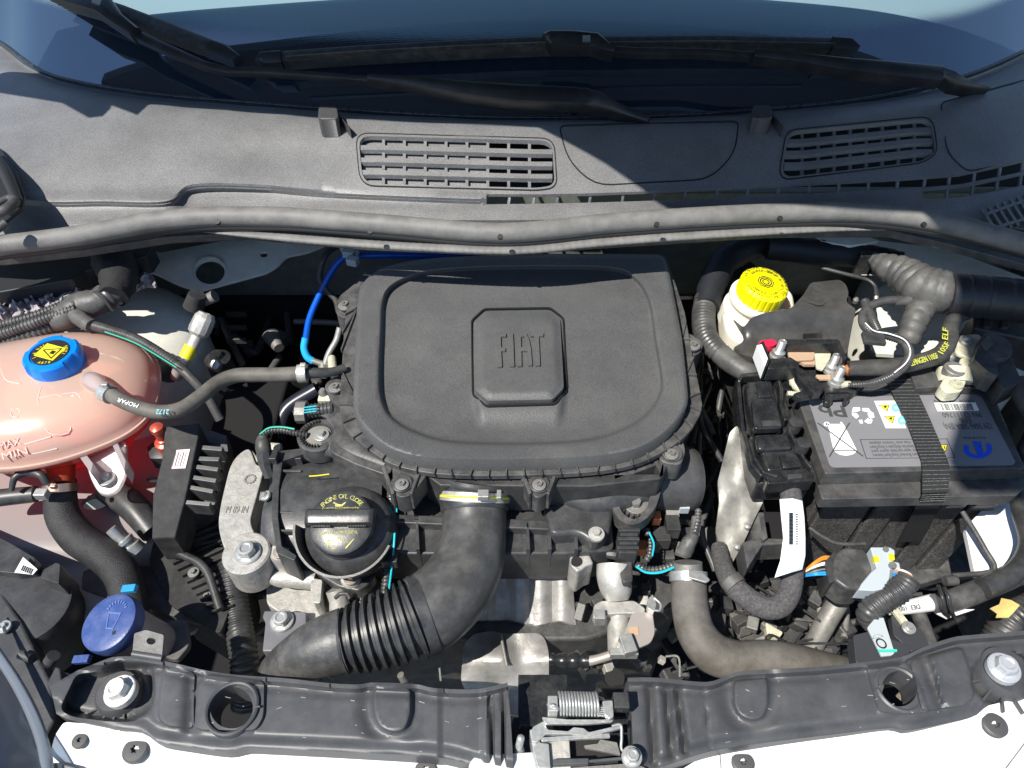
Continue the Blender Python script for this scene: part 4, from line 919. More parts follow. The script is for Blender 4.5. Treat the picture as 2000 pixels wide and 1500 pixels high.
# left snorkel mount
tube('side_arm', [(610, 872, -.085, 20), (640, 868, -.08, 26), (690, 880, -.075, 26), (760, 905, -.07, 18)], BLKD, air, seg=18, flat=.7)
mc = P(622, 852, -.072)
lathe('grommet_ring', mc, [(.025, -.02), (.025, .002), (.023, .004), (.0175, .004), (.0165, .0), (.0165, -.006)], BLKD, air, seg=40)
for i in range(18):
    a = R(95 + i * 11); box('grommet_tooth', mc + Vector((math.cos(a) * .019, math.sin(a) * .019, .005)), (.004, .0015, .003), KPR, air, xd=(math.cos(a), math.sin(a), 0), bevel=0)
lathe('grommet', mc, [(.0155, -.01), (.0155, .001), (.01, .003)], mat('dusty rubber ring', (.17, .16, .14), .8, bump=.5, dust=.4), air)
fast('small', air, 628, 850, -.068, 15, ZINC)
plate('side_shell', rnd([(628, 806), (665, 782), (700, 850), (770, 905), (760, 930), (690, 905), (640, 880), (655, 840)], 14), -.066, .06, BLKD, air, bevel=.005)
tube('side_duct', [(655, 800, -.075, 24), (640, 825, -.08, 26)], BLKD, air)
plate('front_wall', [(828, 925), (1290, 925), (1280, 905), (1296, 890), (1310, 900), (1290, 935), (1150, 950), (860, 948)], -.055, .05, BLK, air, bevel=.002)
# ============================================================ intake hose
ih = thing('intake_hose', 'fat black intake hose with a bellows section curving forward from the air box', 'intake hose', (900, 1100, -.1))
tube('cuff', [(930, 938, -.075, 66), (928, 956, -.082, 67), (927, 975, -.088, 66), (927, 1000, -.094, 67)], BLK, ih, ring=(.012, .0016, [0, 0, 0, 1]), seg=40)
tube('hose_clamp', [(928, 961, -.083), (927, 979, -.089)], ALUB, ih, r=68.5, seg=40)
tube('yellow_paint_line', [(928, 969, -.0855), (927.8, 973, -.0868)], YELP, ih, r=69.4, seg=40, cap=False)
box('clamp_screw', P(944, 967, -.047), (.012, .01, .008), ZINC, ih); box('clamp_screw', P(975, 968, -.053), (.005, .011, .008), ZINC, ih)
hp = [(927, 995, -.093, 62), (926, 1030, -.10, 63), (922, 1070, -.105, 66), (910, 1110, -.108, 70), (885, 1152, -.11, 74), (850, 1185, -.112, 77), (822, 1202, -.113, 78)]
tube('elbow', hp, mat('smooth intake rubber', (.05, .05, .05), .38, bump=.1, bscale=200, dust=.2, dscale=45, mott=.1), ih, seg=44)
tube('bellows', [(826, 1200, -.113, 80), (790, 1216, -.114, 78), (740, 1233, -.116, 74), (690, 1247, -.118, 66), (668, 1252, -.119, 60)], BLK, ih, ring=(.0088, .0058, [0, 0, 0, 1, 1, 1]), seg=44, ang=35)
tube('bellows_collar', [(838, 1196, -.1125, 79), (818, 1204, -.113, 80)], BLK, ih, seg=40)
tube('snout', [(674, 1250, -.119, 62), (650, 1257, -.12, 60), (610, 1272, -.125, 54), (575, 1290, -.135, 46), (545, 1310, -.15, 38), (530, 1325, -.17, 30)], BLKD, ih, seg=40)
# ============================================================ engine
eng = thing('engine', 'engine block with black valve cover and dull aluminium castings under the air box', 'engine', (950, 1050, -.3))
plate('block', rnd([(520, 900), (1330, 900), (1330, 1180), (1150, 1250), (640, 1250), (520, 1150)], 20), -.22, .3, DARKM, eng, bevel=.01)
ENGB = mat('valve cover plastic', (.038, .039, .041), .36, bump=.12, bscale=400, dust=.16, dscale=50, mott=.15)
# valve cover: front hump
cyl = P(620, 990, -.14); 
tube('cover_barrel', [(560, 1010, -.135, 110), (600, 1006, -.13, 118), (700, 1000, -.13, 118), (745, 998, -.132, 112)], ENGB, eng, seg=48, flat=.62)
def vcz(X, Y): return -.112 - .0035 * sst(0, 40, np.abs(Y - 960) - 60)
plate('cover_deck', rnd([(690, 905), (1190, 925), (1200, 1075), (1100, 1082), (700, 1082)], 14), -.112, .06, ENGB, eng, bevel=.004)
for y in (918, 940, 961, 984):
    o = plate('embossed_slot', rnd([(712, y - 7), (755, y - 6), (755, y + 7), (710, y + 8)], 6), -.1095, .004, ENGB, eng, bevel=.0012)
for y0 in (893, 918, 957, 999, 1035):
    bar('cover_rib', [(541, y0), (588, y0 + 1)], 4, -.088, .03, ENGB, eng, bevel=.0006)
plate('cover_edge', rnd([(533, 900), (548, 880), (600, 874), (600, 884), (552, 900), (545, 950), (543, 1010), (550, 1066), (580, 1085), (575, 1095), (540, 1080), (530, 1010)], 4), -.085, .05, ENGB, eng, bevel=.001)
plate('cover_step', [(760, 1003), (1185, 1020), (1185, 1040), (760, 1020)], -.10, .03, ENGB, eng, bevel=.002)
plate('front_rail', rnd([(770, 1050), (1190, 1052), (1188, 1084), (780, 1080)], 4), -.125, .03, ENGB, eng, bevel=.002)
for x in (812, 1028, 1070, 1122):
    plate('front_fin', [(x, 1020), (x + 5, 1020), (x + 8, 1072), (x, 1072)], -.1, .04, ENGB, eng, bevel=.0008)
plate('cover_saddle', rnd([(1060, 985), (1120, 975), (1200, 990), (1190, 1045), (1160, 1060), (1128, 1040), (1075, 1045)], 14), -.092, .05, ENGB, eng, bevel=.006, seg=4)
tube('breather_pipe', [(1085, 940, -.075, 22), (1110, 965, -.09, 25), (1150, 980, -.095, 27), (1200, 975, -.095, 28), (1260, 962, -.1, 26)], ENGB, eng, seg=22)
fast('small', eng, 1165, 1043, -.085, 16, ALUB)
tube('right_cover', [(1270, 935, -.115, 62), (1330, 935, -.12, 66), (1352, 935, -.122, 60)], mat('grey cast cover', (.05, .05, .052), .5, bump=.3, dust=.15), eng, seg=32)
# oil filler collar and cap
oc = P(666, 1021, -.060); ok_ = ppm(oc); on = Vector((-.03, -.33, .94)).normalized()
lathe('filler_collar', oc, [(.052, -.055), (.050, -.036), (.046, -.028), (.036, -.022), (.033, -.014)], ENGB, eng, nrm=on, seg=48)
ox, oy, oz = basis(on)
V = []; F = []
for j, (r_c, h_) in enumerate(((.0475, -.05), (.0535, -.014), (.056, -.014), (.0505, -.052))):
    for i in range(31):
        a = R(178 + i * 5.3); V.append(oc + ox * math.cos(a) * r_c + oy * math.sin(a) * r_c + oz * h_)
for j in range(3):
    for i in range(30): F.append([j * 31 + i, j * 31 + i + 1, (j + 1) * 31 + i + 1, (j + 1) * 31 + i])
mk('splash_wall', V, F, ENGB, eng, ang=30)
oil = thing('oil_filler_cap', 'round black oil filler cap with faded yellow print and a raised grip bar', 'oil cap', (661, 1040, -.08))
r0 = 64 / ok_
OILM = mat('oil cap plastic', (.027, .028, .03), .33, bump=.12, bscale=300, dust=.12, dscale=60, mott=.12)
lathe('cap_disc', oc, [(r0 * .97, -.022), (r0 * .99, -.004), (r0 * .97, 0), (r0 * .90, .0015), (r0 * .3, .0015)], OILM, oil, nrm=on, seg=64)
gb_ = oc + oy * .0045
V = []; k = 24; yy = .0095; half = r0 * 1.06
prof = [(-1, 0), (-.96, .55), (-.7, .92), (-.2, 1), (.2, 1), (.7, .92), (.96, .55), (1, 0)]
xs_ = [-1, -.985, -.95, -.85, -.5, 0, .5, .85, .95, .985, 1]; hs = [.45, .8, .95, 1, 1, 1, 1, 1, .95, .8, .45]
F = []
for i, (x, h_) in enumerate(zip(xs_, hs)):
    for q in prof: V.append(gb_ + ox * x * half + oy * q[0] * yy + oz * (q[1] * .0125 * h_ + .0))
for i in range(len(xs_) - 1):
    for j in range(7): F.append([i * 8 + j, i * 8 + j + 1, (i + 1) * 8 + j + 1, (i + 1) * 8 + j])
F += [list(range(8)), [(len(xs_) - 1) * 8 + j for j in range(8)]]
grip = mk('grip_bar', V, F, OILM, oil, ang=45)
for s in (-1, 1):
    for i in range(12):
        box('grip_rib', gb_ - oy * (yy + .0004) + ox * s * (.0095 + i * .0017) + oz * .0055, (.0007, .0012, .007), OILM, grip, nrm=on, bevel=0)
T0 = .0019
arctext('ENGINE OIL CLOSE', oc + oz * T0, r0 * .82, 138, -6.2, YELF, oil, r0 * .2, nrm=on)
def cw(a, b): return oc + ox * a * r0 + oy * b * r0 + oz * T0
text('CLOSED IN HORIZONTAL', cw(-.62, .36), cw(.56, .38), 0, YELF, oil, hr=r0 * .1, nrm=on, world=True, ext=0)
text('CLOSED IN HORIZONTAL', cw(-.66, -.38), cw(.56, -.34), 0, YELF, oil, hr=r0 * .1, nrm=on, world=True, ext=0)
text('Pievus', cw(-.05, -.52), cw(.30, -.62), 0, YELF, oil, hr=r0 * .09, nrm=on, world=True, ext=0)
can = [(p[0], p[1] + .02) for p in [(-.30, .58), (-.26, .62), (-.2, .58), (-.1, .54), (-.02, .54), (.06, .6), (.12, .62), (.08, .56), (.0, .47), (-.22, .47), (-.22, .54)]]
decal('oil_can_mark', oc, can, YELF, oil, T0, ox, r0, nrm=on)
decal('tick_mark', oc, [(.2, -.78), (.24, -.8), (.47, -.5), (.44, -.5)], YELF, oil, T0, ox, r0, nrm=on)
for q in ([(-.36, -.52), (-.15, -.53), (-.15, -.56), (-.36, -.55)], [(-.33, -.52), (-.29, -.52), (-.30, -.76), (-.34, -.76)], [(-.3, -.62), (-.2, -.62), (-.2, -.65), (-.3, -.65)], [(-.2, -.78), (-.05, -.76), (-.05, -.79), (-.2, -.81)]):
    decal('scribble_mark', oc, q, YELF, oil, T0, ox, r0, nrm=on)
tube('paint_line', [(604, 930, -.075), (620, 929, -.072), (643, 926, -.071)], YELP, eng, r=1.2, seg=6)
# aluminium mount at the left of the engine
am = thing('engine_mount', 'pale cast aluminium engine mount arm at the left end of the engine', 'engine mount', (470, 980, -.15))
plate('mount_arm', [tuple(p) for p in catmull([(487, 877), (500, 905), (513, 912), (512, 930), (500, 975), (490, 1015), (497, 1040), (508, 1062), (512, 1085), (492, 1102), (465, 1100), (440, 1075), (427, 1030), (430, 990), (440, 945), (450, 910), (465, 888)], 4, True)], -.105, .035, ALU, am, bevel=.003)
plate('mount_side', [(490, 875), (520, 915), (545, 930), (552, 1000), (545, 1060), (515, 1085), (495, 1020), (512, 930)], -.135, .09, ALU, am, bevel=.003)
lathe('bolt_pad', P(482, 1082, -.105), [(.026, -.04), (.026, .002), (.024, .004)], ALU, am)
fast('hex', am, 484, 1080, -.10, 26, ZINC)
ringpoly('cast_symbol', P(488, 936, -.1044), [(math.cos(a) * (1 + .2 * (i % 2)), math.sin(a) * (1 + .2 * (i % 2))) for i, a in enumerate(np.linspace(0, 2 * math.pi, 25)[:-1])], .3, mat('cast relief', (.33, .32, .29), .5, .5), am, .0008, (1, 0, 0), .0065)
text('M 89 IN', (440, 1002), (482, 1002), -.1046, MATS['cast relief'], am, hr=.010, ext=.0004, name='cast_letters')
fast('small', eng, 519, 968, -.085, 11, ZINC, nrm=(-.5, 0, .86))
tube('bolt_post', [(517, 970, -.09, 9), (508, 969, -.088, 9)], ZINC, eng)
for (x, y, r_, zz) in ((547, 1080, 15, -.105), (686, 1130, 17, -.125)):
    lathe('bolt_sleeve', P(x, y, zz - .004), [(.0115, -.02), (.0115, .002), (.0105, .004)], ALUB, eng); fast('small', eng, x, y - 2, zz + .003, r_ * .9, mat('brass tinted bolt', (.5, .42, .34), .4, .7))
plate('cover_foot', rnd([(530, 1085), (575, 1060), (600, 1098), (660, 1122), (710, 1100), (735, 1120), (720, 1140), (700, 1155), (660, 1146), (600, 1110), (545, 1108)], 8), -.13, .02, ENGB, eng, bevel=.003)
plate('head_casting', rnd([(520, 1100), (640, 1110), (745, 1130), (740, 1230), (600, 1230), (520, 1180)], 10), -.165, .1, ALU, eng, bevel=.005)
tube('cast_cylinder', [(528, 1126, -.14, 12), (545, 1128, -.14, 18), (580, 1130, -.14, 19), (618, 1134, -.14, 19)], ALU, eng, seg=20, ang=30)
plate('cast_flange', rnd([(608, 1128), (630, 1132), (626, 1178), (612, 1178), (606, 1150)], 5), -.13, .03, ALU, eng, bevel=.003)
tube('water_elbow', [(655, 1150, -.14, 20), (662, 1175, -.15, 20), (664, 1200, -.16, 20)], ALUB, eng, seg=20)
tube('pipe_clip', [(655, 1168, -.125, 4), (665, 1160, -.12, 4), (678, 1160, -.12, 4), (684, 1170, -.12, 4)], DARKM, eng, seg=8)
bk = thing('front_bracket', 'grey steel bracket with a blue grey hex bolt in front of the engine', 'bracket', (550, 1220, -.16))
plate('bracket_plate', rnd([(516, 1192), (598, 1194), (600, 1260), (590, 1272), (512, 1272), (518, 1215), (512, 1205)], 4), -.15, .02, mat('grey bracket paint', (.13, .13, .145), .45, dust=.2, bump=.1), bk, bevel=.002)
fast('hex', bk, 551, 1213, -.148, 23, ZINC)
# loom on the oil cap right side, with cyan stripe
lo = thing('wiring_loom', 'thin corrugated loom with a cyan stripe running forward beside the oil cap', 'wiring loom', (760, 1030, -.1))
tube('corrugated_tube', [(765, 935, -.10, 9), (764, 970, -.10, 9), (766, 992, -.10, 9), (768, 1010, -.10, 6)], LOOM, lo, ring=(.0042, .0013), seg=14)
tube('taped_joint', [(768, 1005, -.1, 6), (765, 1022, -.1, 9), (764, 1035, -.1, 9)], TAPE, lo, noise=.15)
tube('corrugated_tube', [(763, 1035, -.10, 9), (760, 1070, -.105, 9), (756, 1110, -.12, 9), (752, 1160, -.14, 9)], LOOM, lo, ring=(.0042, .0013), seg=14)
tube('cyan_stripe', [(771, 1040, -.094, 2.2), (769, 1070, -.099, 2.2), (765, 1110, -.114, 2.2), (760, 1150, -.134, 2.2)], CYAN, lo, seg=8)
tube('cyan_stripe', [(774, 975, -.094, 1.6), (775, 1000, -.094, 1.6)], CYAN, lo, seg=8)
box('loom_clip', P(762, 1093, -.11), (.018, .014, .014), BLK, lo)
for k in range(9): box('zip_tooth', P(812, 975 + k * 5, -.1), (.004, .001, .004), BLK, lo, bevel=0)
tube('zip_strip', [(811, 970, -.103, 3), (813, 1020, -.103, 3)], BLK, lo, seg=8)
# sensor plug with blue striped loom, upper left of the engine
sp = thing('sensor_connector', 'black sensor plug with a cyan striped loom beside the aluminium mount', 'connector', (512, 880, -.07))
tube('corrugated_tube', [(510, 852, -.065), (525, 842, -.062), (550, 840, -.062), (575, 845, -.064), (600, 850, -.068)], LOOM, sp, r=7, ring=(.0036, .0012), seg=12)
tube('cyan_stripe', [(508, 848, -.060), (525, 836, -.057), (550, 834, -.057), (575, 838, -.059)], GREEN, sp, r=1.8, seg=6)
tube('boot', [(514, 850, -.062, 8), (513, 860, -.066, 13), (514, 873, -.07, 15), (516, 884, -.075, 14)], RUB, sp)
tube('plug_body', [(516, 884, -.075, 16), (518, 895, -.08, 16), (520, 908, -.088, 14), (528, 930, -.1, 12)], BLK, sp, ang=20, seg=8)
box('plug_clip', P(536, 893, -.08), (.009, .014, .012), BLK, sp)
tube('white_flange', [(530, 878, -.1, 14), (550, 876, -.1, 10)], LEAD, sp)
s2 = thing('striped_hose', 'short corrugated hose with cyan stripes entering the left side of the air box', 'hose', (610, 800, -.06))
tube('corrugated_tube', [(588, 806, -.065), (610, 803, -.065), (650, 798, -.065)], LOOM, s2, r=15, ring=(.0042, .0013), seg=18)
for k in (0, 1, 2): tube('cyan_stripe', [(594, 796 + k * 5, -.052 + k * .0 - k * .001), (618, 793 + k * 5, -.052 - k * .001)], CYAN, s2, r=1.3, seg=6)
lathe('hose_clip', P(590, 805, -.065), [(.014, -.006), (.014, .006)], GREYM, s2, nrm=(1, 0, 0), seg=10)
tube('plug', [(574, 812, -.07, 11), (585, 808, -.07, 13)], BLK, s2)
# blue and black hoses upper left
bh = thing('brake_vacuum_hose', 'bright blue hose looping down at the left of the air box', 'hose', (620, 600, -.03))
tube('blue_hose', [(1010, 505, -0.058), (900, 501, -0.056), (800, 499, -0.055), (700, 499, -0.055), (670, 504, -0.057), (645, 535, -0.076), (620, 585, -0.106), (604, 625, -0.130), (597, 665, -0.154)], BLUEH, bh, r=6.5, seg=14)
tube('sunlit_end', [(597, 660, -0.151), (594, 680, -0.163), (600, 697, -0.173), (612, 706, -0.179)], BLUESUN, bh, r=7.2, seg=14)  # sunlit stretch of the same blue hose, painted lighter
tube('tip', [(608, 704, -0.177), (640, 714, -0.183)], GREYM, bh, r=6)
kh = thing('fuel_hose', 'thin black hose crossing the blue hose behind the air box', 'hose', (635, 540, -.02))
tube('hose', [(690, 478, -0.055), (660, 480, -0.055), (635, 500, -0.055), (624, 540, -0.079), (636, 565, -0.094), (655, 585, -0.106), (662, 610, -0.121)], RUB, kh, r=6, seg=12)
tube('steel_pipe', [(664, 640, -0.139), (657, 665, -0.154), (643, 690, -0.169), (635, 715, -0.184), (633, 738, -0.198)], ZINC, kh, r=6.5, seg=12)
hc = thing('hose_clip', 'white plastic clip holding the blue and black hoses', 'clip', (682, 495, 0))
for k, (x, y, s) in enumerate(((676, 482, 19), (682, 495, 21), (689, 510, 19))):
    box('clip_bar', P(x, y, -.045 + .001 * k), (s / 1150, .012, .012), LGREY, hc, xd=(1, -.3, 0), bevel=.0015)
tube('clip_ring', [(693, 485, -.043), (698, 490, -.043), (697, 498, -.043)], LGREY, hc, r=4, seg=8)
ms = thing('hose_joint', 'black pipe joint with pale fittings at the left corner of the air box', 'pipe joint', (640, 728, -.05))
tube('pipe', [(600, 729, -.032, 11), (625, 728, -.034, 10), (650, 726, -.036, 9), (675, 718, -.036, 8)], BLK, ms)
tube('fitting', [(648, 700, -.05, 8), (650, 722, -.045, 9), (655, 738, -.05, 8)], LEAD, ms)
tube('fitting', [(630, 735, -.05, 9), (632, 715, -.045, 10)], GREYM, ms)
box('fitting_block', P(640, 782, -.065), (.02, .014, .016), LEAD, ms)
lathe('ball', P(631, 767, -.055), [(.003, -.006), (.0055, -.002), (.0055, .002), (.003, .006)], GREYM, ms, seg=12)
# things half lost in the dark behind: pipes and boxes
dk = thing('steering_parts', 'dark steel pipes and boxes deep in the shade behind the engine mount', 'machinery', (500, 700, -.3))
tube('steel_pipe', [(575, 628, -.22, 6), (620, 629, -.22, 6), (680, 632, -.22, 6)], GREYM, dk)
wbox('dark_box', (-.42, .56, -.45), (-.33, .74, -.17), DEEP, dk, .006); wbox('dark_box', (-.37, .50, -.42), (-.25, .60, -.25), DEEP, dk, .006)  # boxes coloured near-black to hold the shade of the gap
tube('dark_pipe', [(540, 860, -.2, 16), (560, 800, -.18, 15), (620, 760, -.16, 15)], mat('dark blue rubber', (.02, .022, .035), .3), dk)
for k in range(3): bar('box_rib', [(440, 610 + k * 26), (480, 609 + k * 26)], 3, -.165, .01, BLK, dk)
tube('shock_cap', [(378, 600, -.08, 20), (385, 575, -.06, 16)], BLK, dk); tube('pale_tube', [(395, 590, -.08, 10), (420, 578, -.07, 12)], GREYM, dk)
rv = random.Random(11)
for k in range(46):
    x = rv.uniform(395, 690); y = rv.uniform(590, 880); z = rv.uniform(-.42, -.22); q = rv.uniform(.012, .045)
    m_ = rv.choice([BLK, DARKM, BLK, GREYM, BLKD, DARKM])
    if k % 3: box('dark_part', P(x, y, z), (q, q * rv.uniform(.4, 1.3), q), m_, dk, nrm=(rv.uniform(-.3, .3), rv.uniform(-.3, .3), 1), xd=(1, rv.uniform(-.8, .8), 0), bevel=.003)
    else: tube('dark_line', [(x, y, z, rv.uniform(4, 10)), (x + rv.uniform(-60, 60), y + rv.uniform(-50, 50), z + rv.uniform(-.03, .03), 7), (x + rv.uniform(-80, 80), y + rv.uniform(-90, 90), z, 7)], m_, dk, seg=10, n=4)
dr = thing('side_wiring', 'dark looms and brackets in the gap between air box and lever connector', 'wiring', (1400, 850, -.3))
for k in range(34):
    x = rv.uniform(1350, 1450); y = rv.uniform(680, 1060); z = rv.uniform(-.34, -.16); q = rv.uniform(.008, .028)
    m_ = rv.choice([BLK, DARKM, BLKD, GREYM, BLK])
    if k % 3 == 0: box('bracket', P(x, y, z), (q, q * rv.uniform(.4, 1.6), q), m_, dr, nrm=(rv.uniform(-.3, .3), rv.uniform(-.3, .3), 1), xd=(1, rv.uniform(-.8, .8), 0), bevel=.002)
    else: tube('loom', [(x, y - 70, z, rv.uniform(3, 8)), (x + rv.uniform(-20, 20), y, z + rv.uniform(-.02, .03), 6), (x + rv.uniform(-40, 40), y + 80, z, 6)], m_, dr, seg=10, ring=(.0042, .0012) if k % 2 else None)
lathe('knob', P(425, 700, -.12), [(.018, -.06), (.018, 0), (.010, .004), (.008, .010)], GLOSS, dk); lathe('nut', P(423, 712, -.11), [(.007, -.004), (.007, .006), (.004, .007)], ZINC, dk, nrm=(0, -.7, .7), seg=6)
tube('grey_cone', [(530, 655, -.2, 18), (545, 680, -.2, 10)], GREYM, dk)

# ============================================================ heat shields, thermostat housing, front clutter
hs_ = thing('heat_shield', 'fluted silver heat shield in front of the engine, under the intake hose', 'heat shield', (1020, 1160, -.2))
def flz(X, Y): return -.175 + .006 * np.abs(np.sin((X - 905 - (Y - 1100) * .02) / 43 * math.pi)) - .00035 * (Y - 1090)
plate('fluted_sheet', rnd([(800, 1090), (1065, 1082), (1075, 1086), (1125, 1092), (1150, 1110), (1120, 1155), (1125, 1222), (1095, 1212), (1045, 1222), (990, 1210), (900, 1212), (790, 1230)], 5), flz, .004, SHIELD, hs_, grid=9,
      holes=[rnd([(1078, 1094), (1112, 1092), (1108, 1118), (1085, 1116)], 6)])
plate('sheet_tab', rnd([(1030, 1100), (1060, 1098), (1066, 1108), (1046, 1120), (1040, 1112), (1032, 1118)], 3), -.165, .002, ALUB, hs_)
lug = plate('cast_lug', rnd([(1112, 1085), (1150, 1078), (1160, 1100), (1145, 1105), (1128, 1118), (1115, 1105)], 6), -.12, .05, ALU, eng, bevel=.003)
lathe('lug_hole', P(1126, 1096, -.118), [(.006, -.004), (.006, .0005)], KPR, lug, seg=20)
def flz2(X, Y): return -.215 - .0009 * np.clip(Y - 1290, 0, 60) * .6 + .004 * np.sin(X * .06) * np.sin(Y * .05) + .003 * np.exp(-((X - 985) / 10) ** 2)
plate('lower_sheet', rnd([(925, 1238), (960, 1232), (990, 1238), (1060, 1236, 20), (1072, 1270, 16), (1072, 1330), (1040, 1400), (930, 1390), (900, 1330), (905, 1260)], 10), flz2, .004, SHIELD, hs_, grid=10)
tube('sheet_seam', [(978, 1240, -.206, 3), (985, 1275, -.207, 3), (990, 1300, -.21, 3)], GREYM, hs_, seg=8)
th = thing('thermostat_housing', 'bright metal pipe neck with flanged clamp and bracket right of the heat shield', 'pipe fitting', (1205, 1190, -.2))
tube('neck_cone', [(1200, 1105, -.135, 35), (1200, 1130, -.14, 34), (1204, 1155, -.148, 30), (1206, 1172, -.153, 22)], ALUB, th, seg=28)
plate('neck_flange', rnd([(1160, 1180), (1175, 1172), (1240, 1172), (1262, 1188), (1258, 1200), (1230, 1198), (1185, 1200), (1178, 1212), (1158, 1208)], 6), -.15, .012, ALUB, th, bevel=.002)
tube('neck_tube', [(1207, 1195, -.162, 22), (1208, 1230, -.175, 22), (1210, 1270, -.19, 23)], ALUB, th, seg=26)
box('flange_bolt', P(1171, 1206, -.15), (.011, .011, .018), ZINC, th)
plate('bracket', rnd([(1235, 1195), (1275, 1195), (1280, 1235), (1272, 1255), (1225, 1275), (1200, 1262), (1220, 1235)], 8), -.15, .004, mat('pale bracket', (.42, .38, .35), .45, .4, dust=.3, dscale=60), th, bevel=.001)
plate('bracket_mark', [(1228, 1225), (1246, 1224), (1248, 1240), (1230, 1242)], -.149, .0005, TAN, th)
tube('oil_pipe', [(1275, 1225, -.155, 9), (1262, 1248, -.16, 10), (1235, 1262, -.162, 9), (1205, 1275, -.165, 9), (1165, 1288, -.17, 9), (1140, 1292, -.175, 11)], mat('pale pipe', (.45, .4, .35), .4, .5, dust=.2), th, seg=16)
tube('pipe_joint', [(1150, 1290, -.172, 14), (1120, 1290, -.175, 15), (1095, 1290, -.178, 14), (1075, 1288, -.18, 12)], GLOSS, th, ring=(.012, .0018, [0, 0, 0, 1]))
box('pipe_clip', P(1226, 1260, -.145), (.014, .02, .012), ZINC, th, xd=(1, .25, 0)); box('pipe_clip', P(1218, 1276, -.155), (.03, .008, .012), ZINC, th)
plate('clip_ear', rnd([(1265, 1170), (1275, 1160), (1282, 1180), (1278, 1196), (1264, 1186)], 3), -.14, .01, ZINC, th, bevel=.001)
tube('clip_wire', [(1278, 1168, -.14, 2.5), (1290, 1180, -.14, 2.5), (1288, 1192, -.14, 2.5), (1278, 1192, -.14, 2.5)], ZINC, th, seg=8)
tube('drain_ring', [(1198, 1335, -.20, 35), (1200, 1350, -.205, 36)], BLK, th, seg=28); lathe('drain_bore', P(1200, 1325, -.196), [(.011, -.04), (.011, .002)], KPR, th)
# loom connector stack above the neck
cs_ = thing('loom_bracket', 'stacked black loom clip with cyan striped wires hanging below the right mount', 'loom clip', (1225, 1085, -.12))
for k in range(6): box('clip_tier', P(1226 - k * .5, 1048 + k * 8.5, -.10 - k * .003), (.020 if k % 2 else .024, .004, .03), BLK, cs_, bevel=.001)
plate('clip_tail', rnd([(1211, 1095), (1235, 1095), (1236, 1135), (1218, 1138), (1210, 1120)], 4), -.12, .02, BLK, cs_, bevel=.002)
tube('side_peg', [(1184, 1082, -.12, 8), (1200, 1084, -.12, 10), (1212, 1084, -.12, 9)], BLK, cs_, ang=20, seg=8)
tube('corrugated_tube', [(1240, 1100, -.13, 8), (1262, 1112, -.135, 8), (1290, 1112, -.135, 8), (1318, 1102, -.135, 8)], LOOM, cs_, ring=(.0042, .0013), seg=12)
tube('cyan_stripe', [(1242, 1106, -.124, 2.4), (1262, 1118, -.129, 2.4), (1290, 1118, -.129, 2.4), (1316, 1108, -.129, 2.4)], CYAN, cs_, seg=6)
tube('corrugated_tube', [(1262, 1035, -.13, 7), (1270, 1060, -.13, 7), (1268, 1085, -.13, 7), (1258, 1098, -.13, 7)], LOOM, cs_, ring=(.0042, .0013), seg=12)
tube('cyan_stripe', [(1268, 1040, -.122, 1.8), (1277, 1062, -.122, 1.8), (1274, 1086, -.122, 1.8)], CYAN, cs_, seg=6)
tube('taped_joint', [(1335, 1080, -.13, 16), (1345, 1062, -.12, 14), (1355, 1045, -.115, 10), (1358, 1010, -.11, 7)], TAPE, cs_, noise=.15)
tube('corrugated_tube', [(1356, 1045, -.112, 7), (1362, 1020, -.11, 7), (1364, 995, -.11, 7)], LOOM, cs_, ring=(.0042, .0013), seg=12)
box('copper_nut', P(1281, 1012, -.13), (.010, .012, .014), COPPER, cs_)
for k in range(3): lathe('plug_ring', P(1313, 1000 + k * 7, -.13 - k * .003), [(.008, -.002), (.008, .002)], GREYM, cs_, nrm=(0, -.5, .86), seg=16)
box('plug', P(1312, 1028, -.14), (.016, .022, .02), BLK, cs_); box('plug', P(1335, 990, -.125), (.012, .012, .012), LGREY, cs_)
box('plug', P(1290, 1050, -.15), (.02, .02, .02), BLK, cs_); box('wire_block', P(1252, 1070, -.15), (.012, .014, .014), COPPER, cs_)
for k in range(14):
    x = 1255 + (k * 37) % 105; y = 1000 + (k * 53) % 95
    box('sensor_lump', P(x, y, -.165 - .004 * (k % 4)), (.012 + .003 * (k % 3), .014, .012), [BLK, GREYM, DARKM, BLKD][k % 4], cs_, xd=(1, .2 * (k % 5) - .4, 0), bevel=.0015)
# coolant hose, right of centre
rh = thing('radiator_hose', 'wide dusty brown grey hose curving to the right behind the radiator support', 'hose', (1380, 1230, -.16))
tube('hose', [(1345, 1125, -.14, 34), (1346, 1160, -.145, 35), (1350, 1200, -.15, 36), (1362, 1240, -.155, 38), (1392, 1275, -.16, 40), (1440, 1290, -.165, 38), (1490, 1288, -.165, 37), (1540, 1292, -.17, 36), (1620, 1310, -.18, 34), (1700, 1330, -.2, 34)], RUBG, rh, seg=28)
tube('hose_clamp', [(1344, 1118, -.138), (1345, 1136, -.142)], ZINC, rh, r=37, seg=28)
plate('clamp_tongue', rnd([(1345, 1112), (1375, 1120), (1388, 1132), (1380, 1138), (1345, 1128)], 4), -.105, .003, ZINC, rh, bevel=.001)
tube('hose_spigot', [(1343, 1098, -.13, 28), (1344, 1120, -.138, 29)], GREYM, rh, seg=24)
